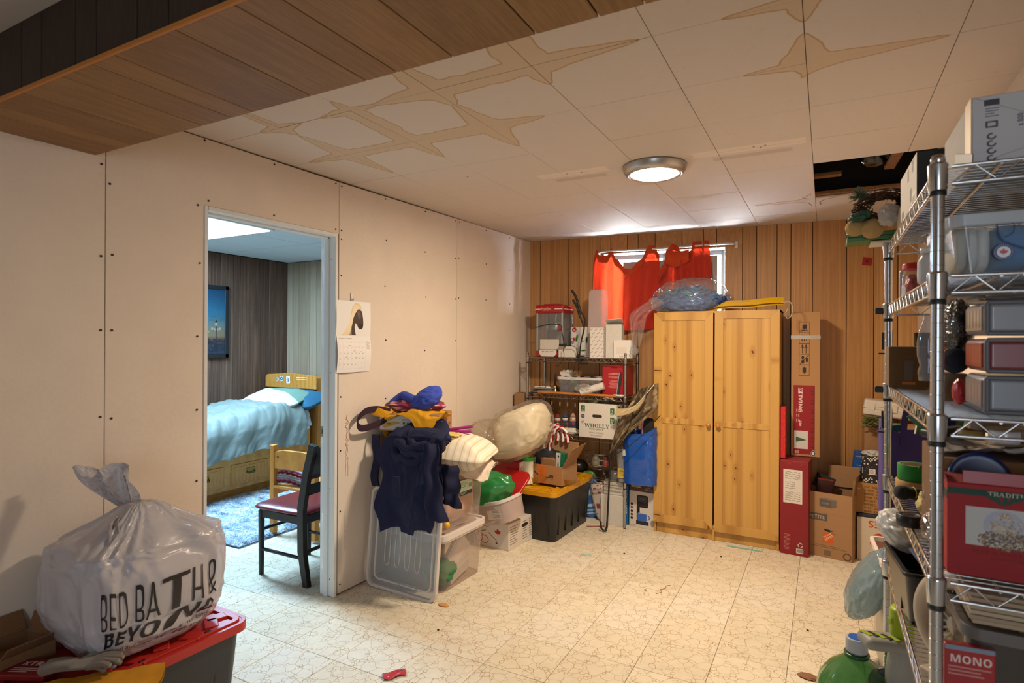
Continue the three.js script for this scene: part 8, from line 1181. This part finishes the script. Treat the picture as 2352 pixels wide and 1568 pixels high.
{
  const t = grp('screwdriver', 'chunky black and yellow screwdriver handle lying on the fourth rack shelf', 'screwdriver', [0.212, S4 + 0.022, -1.845], [0, 0.35, -0.1]);
  part(t, 'handle', moved(lathe([[0, 0], [0.012, 0], [0.017, 0.006], [0.019, 0.02], [0.014, 0.032], [0.016, 0.05], [0.018, 0.07], [0.013, 0.085], [0, 0.086]], 28), -0.05, 0, 0, 0, 0, -Math.PI / 2), mBlackMatte);
  part(t, 'grip_stripe', join([0, 1, 2].map((k) => new THREE.TorusGeometry(0.0165, 0.0016, 6, 24, 3.6).rotateY(Math.PI / 2).translate(-0.036 + k * 0.028, 0, 0))), M('#b89a12', 0.5));
  part(t, 'shank', rod([0.035, 0, 0], [0.09, 0.002, 0], 0.0035, 10), mChrome);
}
solo('yellow_tissue', 'crumpled pale yellow tissue beside the screwdriver', 'tissue', softLump(0.022, 0.03, 0.04, 0.35, 2.6, 161), M('#c4b070', 0.8), [0.222, S4 + 0.03, -1.70]);
solo('clear_wrap', 'small clear wrapped packet against the near post by the green tape', 'packet', softLump(0.016, 0.035, 0.03, 0.25, 2.5, 163), M('#c9b8a4', 0.2, { transmission: 0.5, thickness: 0, clearcoat: 0.5 }), [0.215, S4 + 0.075, -1.62]);
solo('foil_packet', 'silver foil packet crumpled against the near post on the fourth rack shelf', 'packet', lump(40, 28, (x, y, z) => { const k = 1 + 0.2 * ridge(x * 3 + 2, y * 3, z * 3); return [x * 0.026 * k, y * 0.032 * k, z * 0.05 * k]; }), M('#8e8a8c', 0.22, { metalness: 0.9, bumpMap: rep(crumpleTex, 1, 1), bumpScale: 0.008 }), [0.205, S4 + 0.036, -1.47]);
// ---- fifth shelf
{
  const t = grp('black_tub', 'black plastic food tray with raised sides at the edge of the fifth rack shelf', 'tub', [0.215, S5 + 0.003, -1.80], [0, 0.1, 0]);
  part(t, 'tub_wall', join([shell(0.08, 0.2, 0.11, 0.25, 0.13, 0.02), ring(0.118, 0.258, 0.022, 0.009, 0.006).translate(0, 0.128, 0)]), plastic('#121113', 0.3));
  part(t, 'divider', rbox(0.09, 0.1, 0.004, 0.001), plastic('#121113', 0.3), [0, 0.06, 0.02]);
  part(t, 'tub_floor', rbox(0.08, 0.004, 0.2, 0.001), plastic('#121113', 0.3), [0, 0.006, 0]);
}
solo('white_bag', 'thin white grocery bag draped over the black tray', 'bag', lump(72, 44, (x, y, z) => { const k = 1 + 0.16 * fbm(x * 2.5, y * 2.5, z * 2.5) + 0.14 * ridge(x * 2.6 + 1, y * 2.6, z * 2.6); return [x * 0.058 * k - 0.02 * y, y * 0.05 * k + 0.012, z * 0.08 * k]; }), M('#d9d8d4', 0.4, { transmission: 0.4, thickness: 0, clearcoat: 0.2 }), [0.192, S5 + 0.165, -1.90]);
solo('blue_strap', 'blue strap with a red buckle on the fifth rack shelf near the post', 'strap', join([rbox(0.04, 0.006, 0.09, 0.002)]), M('#1c2c6a', 0.6), [0.205, S5 + 0.20, -1.60], [0.3, 0.3, 0.2]);
solo('red_buckle', 'small red plastic buckle on the blue strap', 'buckle', new THREE.TorusGeometry(0.013, 0.004, 8, 24), plastic('#b0202a', 0.3), [0.208, S5 + 0.215, -1.585], [0.9, 0, 0]);
{
  const t = grp('desk_fan', 'beige plastic fan housing standing behind the near post on the fifth rack shelf', 'fan', [0.245, S5 + 0.003, -1.45], [0, -0.85, 0]);
  const m = M('#bfa98c', 0.5);
  part(t, 'fan_ring', new THREE.TorusGeometry(0.085, 0.02, 16, 48), m, [0, 0.12, 0]);
  part(t, 'grille', join([...Array.from({ length: 14 }, (_, k) => { const a = k / 14 * Math.PI * 2; return rod([0.02 * Math.cos(a), 0.12 + 0.02 * Math.sin(a), 0.012], [0.08 * Math.cos(a), 0.12 + 0.08 * Math.sin(a), 0.008], 0.0022, 5); }), lathe([[0, 0], [0.022, 0], [0.02, 0.012], [0, 0.014]], 24).rotateX(Math.PI / 2).translate(0, 0.12, 0.006)]), m);
  part(t, 'foot', rbox(0.12, 0.016, 0.09, 0.006), m, [0, 0.01, 0]);
}
{
  const t = grp('paper_stack', 'stack of old papers with ragged tan edges lying on the smoky bin', 'paper', [0.38, S5 + 0.195, -1.42]);
  for (let k = 0; k < 7; k++) part(t, 'paper_bundle', rbox(0.30 + rr(-0.006, 0.006), 0.0072, 0.24, 0.001), M(['#a8937a', '#9c8870', '#b09c82'][k % 3], 0.85), [rr(-0.003, 0.003), k * 0.0076, rr(-0.003, 0.003)]);
}
{
  const t = clearBin('smoky clear bin of odds and ends with a blue base, on the rack', [0.378, S5 + 0.014, -1.43], 0, 0.32, 0.28, 0.172, M('#6a625c', 0.2, { transmission: 0.68, thickness: 0 }), false, { r: 0.025, name: 'smoky_bin', rim: M('#5c5550', 0.4) });
  part(t, 'bin_base', rbox(0.29, 0.03, 0.25, 0.01), plastic('#123a66', 0.4), [0, 0.004, 0]);
  ['tan lump of craft foam', 'grey tool handle', 'white cloth ball', 'dark wooden block', 'brown cork piece'].forEach((n, k) => solo('craft_piece', n + ' inside the smoky bin', 'craft piece', softLump(0.035, 0.03, 0.04, 0.2, 2.4, k * 4.1, 24, 18), M(['#8a7a62', '#5c5a5c', '#a8a29a', '#3a2a20', '#7a5634'][k], 0.7), [0.28 + k * 0.048, S5 + 0.07 + 0.03 * (k % 2), -1.38 - 0.03 * (k % 3)]));
}
carton('game_box', 'red board game box with large white letters leaning at the near rack post', 'box', [0.075, 0.15, 0.02], [0.225, S5 + 0.004, -1.292], 0.12, all(plastic('#8c1a1c', 0.4), { 4: printMat(128, 256, (g, w, h) => { fillBg(g, w, h, '#9a2020'); g.fillStyle = '#7a8694'; g.fillRect(0, 0, w, 14); txt(g, 'MONO', 66, 40, 34, '#d0c0b8', { b: true }); lines(g, 8, 62, 110, 3, 11, 5, '#b07a74'); for (let k = 0; k < 9; k++) { g.fillStyle = '#8f8a8c'; g.beginPath(); g.ellipse(24 + (k % 3) * 40, 130 + Math.floor(k / 3) * 44, 13, 10, 0, 0, 7); g.fill(); } }) }));
// ---- hung on and standing under the rack
{
  const t = grp('shopping_bag', 'purple reusable shopping bag stuffed full and hung at the far end of the rack', 'bag', [0.232, 0.9, -2.242], [0, 0.12, 0]);
  const m = M('#4a3c86', 0.75, { bumpMap: rep(weaveTex, 8, 8), bumpScale: 0.0005 });
  part(t, 'bag_body', sheet(60, 40, (u, v) => { const a = u * Math.PI * 2, e = (q) => Math.sign(q) * Math.abs(q) ** 0.5, h = 0.30 * (1 - v), k = 1 + 0.06 * fbm(Math.cos(a) * 2, v * 3, Math.sin(a) * 2); return [e(Math.cos(a)) * 0.072 * k * (0.85 + 0.15 * (1 - v)) - 0.012 * v, h + 0.02 * Math.cos(a * 2) * (1 - v), e(Math.sin(a)) * 0.045 * k]; }, 0.0015, true), m);
  part(t, 'bag_floor', plate(0.13, 0.085, 0.02, 0.003), m);
  part(t, 'bag_handle', sheet(4, 40, (u, v) => { const a = v * Math.PI; return [-0.02 + 0.05 * (1 - Math.cos(a)) / 1 * 0.9 + (u - 0.5) * 0.018, 0.24 + 0.155 * Math.sin(a) ** 0.8, 0.048 - 0.02 * Math.sin(a)]; }, 0.0015), m);
  carton('snack_packet', 'white and green snack packet standing in the purple shopping bag', 'packet', [0.045, 0.11, 0.02], [0.262, 1.11, -2.22], 0.1, all(M('#c9c6bc', 0.4), { 4: printMat(64, 128, (g, w, h) => { fillBg(g, w, h, '#cfcdc2'); g.fillStyle = '#5c8c3a'; g.fillRect(0, 14, w, 36); g.fillStyle = '#1f4a50'; g.fillRect(0, 0, w, 14); g.fillStyle = '#d8c46a'; g.fillRect(0, 84, 30, 44); txt(g, '24', 40, 74, 18, '#4a4a8c', { b: true }); txt(g, 'H', 44, 100, 22, '#2c4a8c', { b: true }); }) }), undefined, -0.15);
  carton('snack_packet', 'teal packet with red stripes standing in the purple shopping bag', 'packet', [0.06, 0.1, 0.02], [0.205, 1.10, -2.235], 0.1, all(M('#1f5a5c', 0.4), { 4: printMat(64, 64, (g, w, h) => { fillBg(g, w, h, '#1f5a5c'); g.fillStyle = '#d8d0c8'; g.fillRect(0, 14, w, 40); g.fillStyle = '#b8382c'; for (let k = 0; k < 6; k++) g.fillRect(k * 11, 14, 6, 40); }) }), undefined, 0.2);
}
{ // green jug with a blue cap
  const t = grp('water_jug', 'big translucent green water jug with a blue-topped cap standing on the floor by the rack', 'jug', [0.088, 0.0, -2.06]);
  const P = [[0, 0], [0.1, 0], [0.114, 0.012], [0.114, 0.33], [0.112, 0.385], [0.1, 0.437], [0.072, 0.478], [0.034, 0.507], [0.026, 0.515], [0.026, 0.53]];
  const n = 24, g = lathe(P, 96), p = g.attributes.position; for (let k = 0; k < p.count; k++) { const y = p.getY(k), a = Math.atan2(p.getZ(k), p.getX(k)), f = 1 - 0.022 * Math.cos(a * 12) * sm(0.3, 0.36, y) * sm(0.5, 0.44, y); p.setX(k, p.getX(k) * f); p.setZ(k, p.getZ(k) * f); } g.computeVertexNormals();
  part(t, 'jug_body', g, M('#7fb27c', 0.1, { transmission: 0.78, thickness: 0, ior: 1.45, clearcoat: 0.4 }));
  part(t, 'neck_ring', lathe([[0.026, 0.512], [0.034, 0.512], [0.035, 0.518], [0.034, 0.522], [0.026, 0.522]], 40), M('#1c4a2c', 0.25));
  part(t, 'cap', lathe([[0, 0.524], [0.029, 0.524], [0.03, 0.53], [0.03, 0.562], [0.028, 0.567], [0.023, 0.567], [0.022, 0.565], [0, 0.565]], 40), M('#a7abae', 0.4));
  part(t, 'cap_top', cyl(0.0225, 0.0225, 0.003, 36), plastic('#1058b8', 0.35), [0, 0.5665, 0]);
}
{ // grey and lime upright cleaner
  const t = grp('upright_cleaner', 'grey upright cordless cleaner with lime green trim under the rack', 'cleaner', [0.2, 0, -2.03], [0, 0.15, 0]);
  const gr = M('#8f8d84', 0.5), lime = plastic('#93a80e', 0.45);
  part(t, 'column', lathe([[0, 0.1], [0.04, 0.1], [0.044, 0.2], [0.042, 0.5], [0.035, 0.56], [0.03, 0.62], [0, 0.62]], 32), gr);
  part(t, 'motor_cap', lathe([[0.029, 0.60], [0.032, 0.62], [0.032, 0.685], [0.026, 0.695], [0, 0.695]], 32), lime);
  part(t, 'handle_disc', moved(rbox(0.12, 0.035, 0.075, 0.017, 4), -0.055, 0.60, 0.03, 0, 0.3, -0.08), gr);
  for (let k = 0; k < 5; k++) part(t, 'chevron', rbox(0.016, 0.0025, 0.034, 0.001), k % 2 ? mBlack : lime, [-0.098 + k * 0.017, 0.6205 - k * 0.0012, 0.035], [0, 0.7, -0.08]);
  part(t, 'dust_cup', lathe([[0, 0.24], [0.05, 0.24], [0.052, 0.26], [0.05, 0.47], [0, 0.48]], 32), M('#3a3836', 0.3), [0.01, 0, 0.03]);
  part(t, 'logo', rbox(0.012, 0.018, 0.002, 0.0008), lime, [-0.034, 0.655, 0.012], [0, -1.2, 0]);
  part(t, 'wheel', lathe([[0.01, -0.012], [0.045, -0.012], [0.05, 0], [0.045, 0.012], [0.01, 0.012]], 36).rotateX(Math.PI / 2), mBlack, [-0.03, 0.45, -0.03]);
  part(t, 'base', rbox(0.2, 0.08, 0.1, 0.02, 3), gr, [0, 0.06, 0]);
}
{ // tall translucent bin with blue film near the apple box
  const t = clearBin('tall open translucent bin on the floor with blue film hanging over its rim', [0.385, 0.002, -3.15], 0.05, 0.36, 0.42, 0.52, M('#d0c6bc', 0.4, { transmission: 0.5, thickness: 0 }), false, { r: 0.03, name: 'tall_bin' });
  solo('blue_film_bag', 'pale blue translucent plastic bag slumped over the side of the tall bin', 'bag', lump(80, 56, (x, y, z) => { const k = 1 + 0.13 * fbm(x * 2, y * 2, z * 2 + 2) + 0.1 * ridge(x * 2.4, y * 2.4 + 4, z * 2.4); return [x * 0.075 * k + 0.03 * y, y * 0.17 * k, z * 0.13 * k]; }), M('#a4bcc8', 0.14, { transmission: 0.68, thickness: 0, ior: 1.4, clearcoat: 0.5, bumpMap: rep(crumpleTex, 1, 1), bumpScale: 0.004 }), [0.185, 0.38, -3.08], [0, 0, -0.25]);
  solo('newspaper', 'folded printed paper with red marks inside the tall translucent bin', 'paper', softLump(0.09, 0.06, 0.1, 0.25, 2.4, 171), M('#ffffff', 0.8, { map: paint(64, 64, (g, w, h) => { fillBg(g, w, h, '#b4a494'); g.fillStyle = '#a8302c'; for (let k = 0; k < 14; k++) g.fillRect(rr(0, 60), rr(0, 60), 9, 4); g.fillStyle = '#4a5a6a'; for (let k = 0; k < 10; k++) g.fillRect(rr(0, 60), rr(0, 60), 12, 3); }) }), [0.36, 0.46, -3.12]);
  solo('blue_cloth', 'slate blue cloth stuffed in the tall translucent bin', 'cloth', softLump(0.13, 0.2, 0.15, 0.12, 2, 173, 36, 28, 0.6), cloth('#3f5468'), [0.385, 0.22, -3.15]);
}
{ // things in the open ceiling
  const t = grp('black_pipe', 'black drain pipe elbow and stubs inside the open ceiling', 'pipe', [0.24, H + 0.14, -3.86]);
  part(t, 'pipe_bend', softLump(0.075, 0.065, 0.07, 0.01), M('#0c0c0e', 0.2, { clearcoat: 0.5 }));
  part(t, 'pipe', rod([-0.3, 0.12, 0.1], [0.3, 0.14, 0.05], 0.03, 20), mBlack);
  for (const [x, z] of [[-0.03, 0.3], [-0.14, 0.32]]) solo('copper_stub', ['copper pipe stub hanging in the open ceiling nearest the drain bend', 'copper pipe stub hanging in the middle of the open ceiling'][x < -0.1 ? 1 : 0], 'pipe', rod([0.24 + x, H + 0.07, -3.86 + z], [0.24 + x, H + 0.24, -3.86 + z - 0.02], 0.009, 12), M('#7a5636', 0.45, { metalness: 0.6 }));
  solo('cable', 'thin loose cable sagging inside the open ceiling', 'cable', tube([[-0.05, H + 0.2, -3.6], [0.06, H + 0.12, -3.7], [0.2, H + 0.16, -3.62], [0.4, H + 0.2, -3.6]], 0.003, 40, 6), M('#8a8680', 0.6));
}
scene.traverse((o) => { if (o.isMesh) o.castShadow = o.receiveShadow = true; if (o.isLight) o.castShadow = true; });
renderer.render(scene, camera);
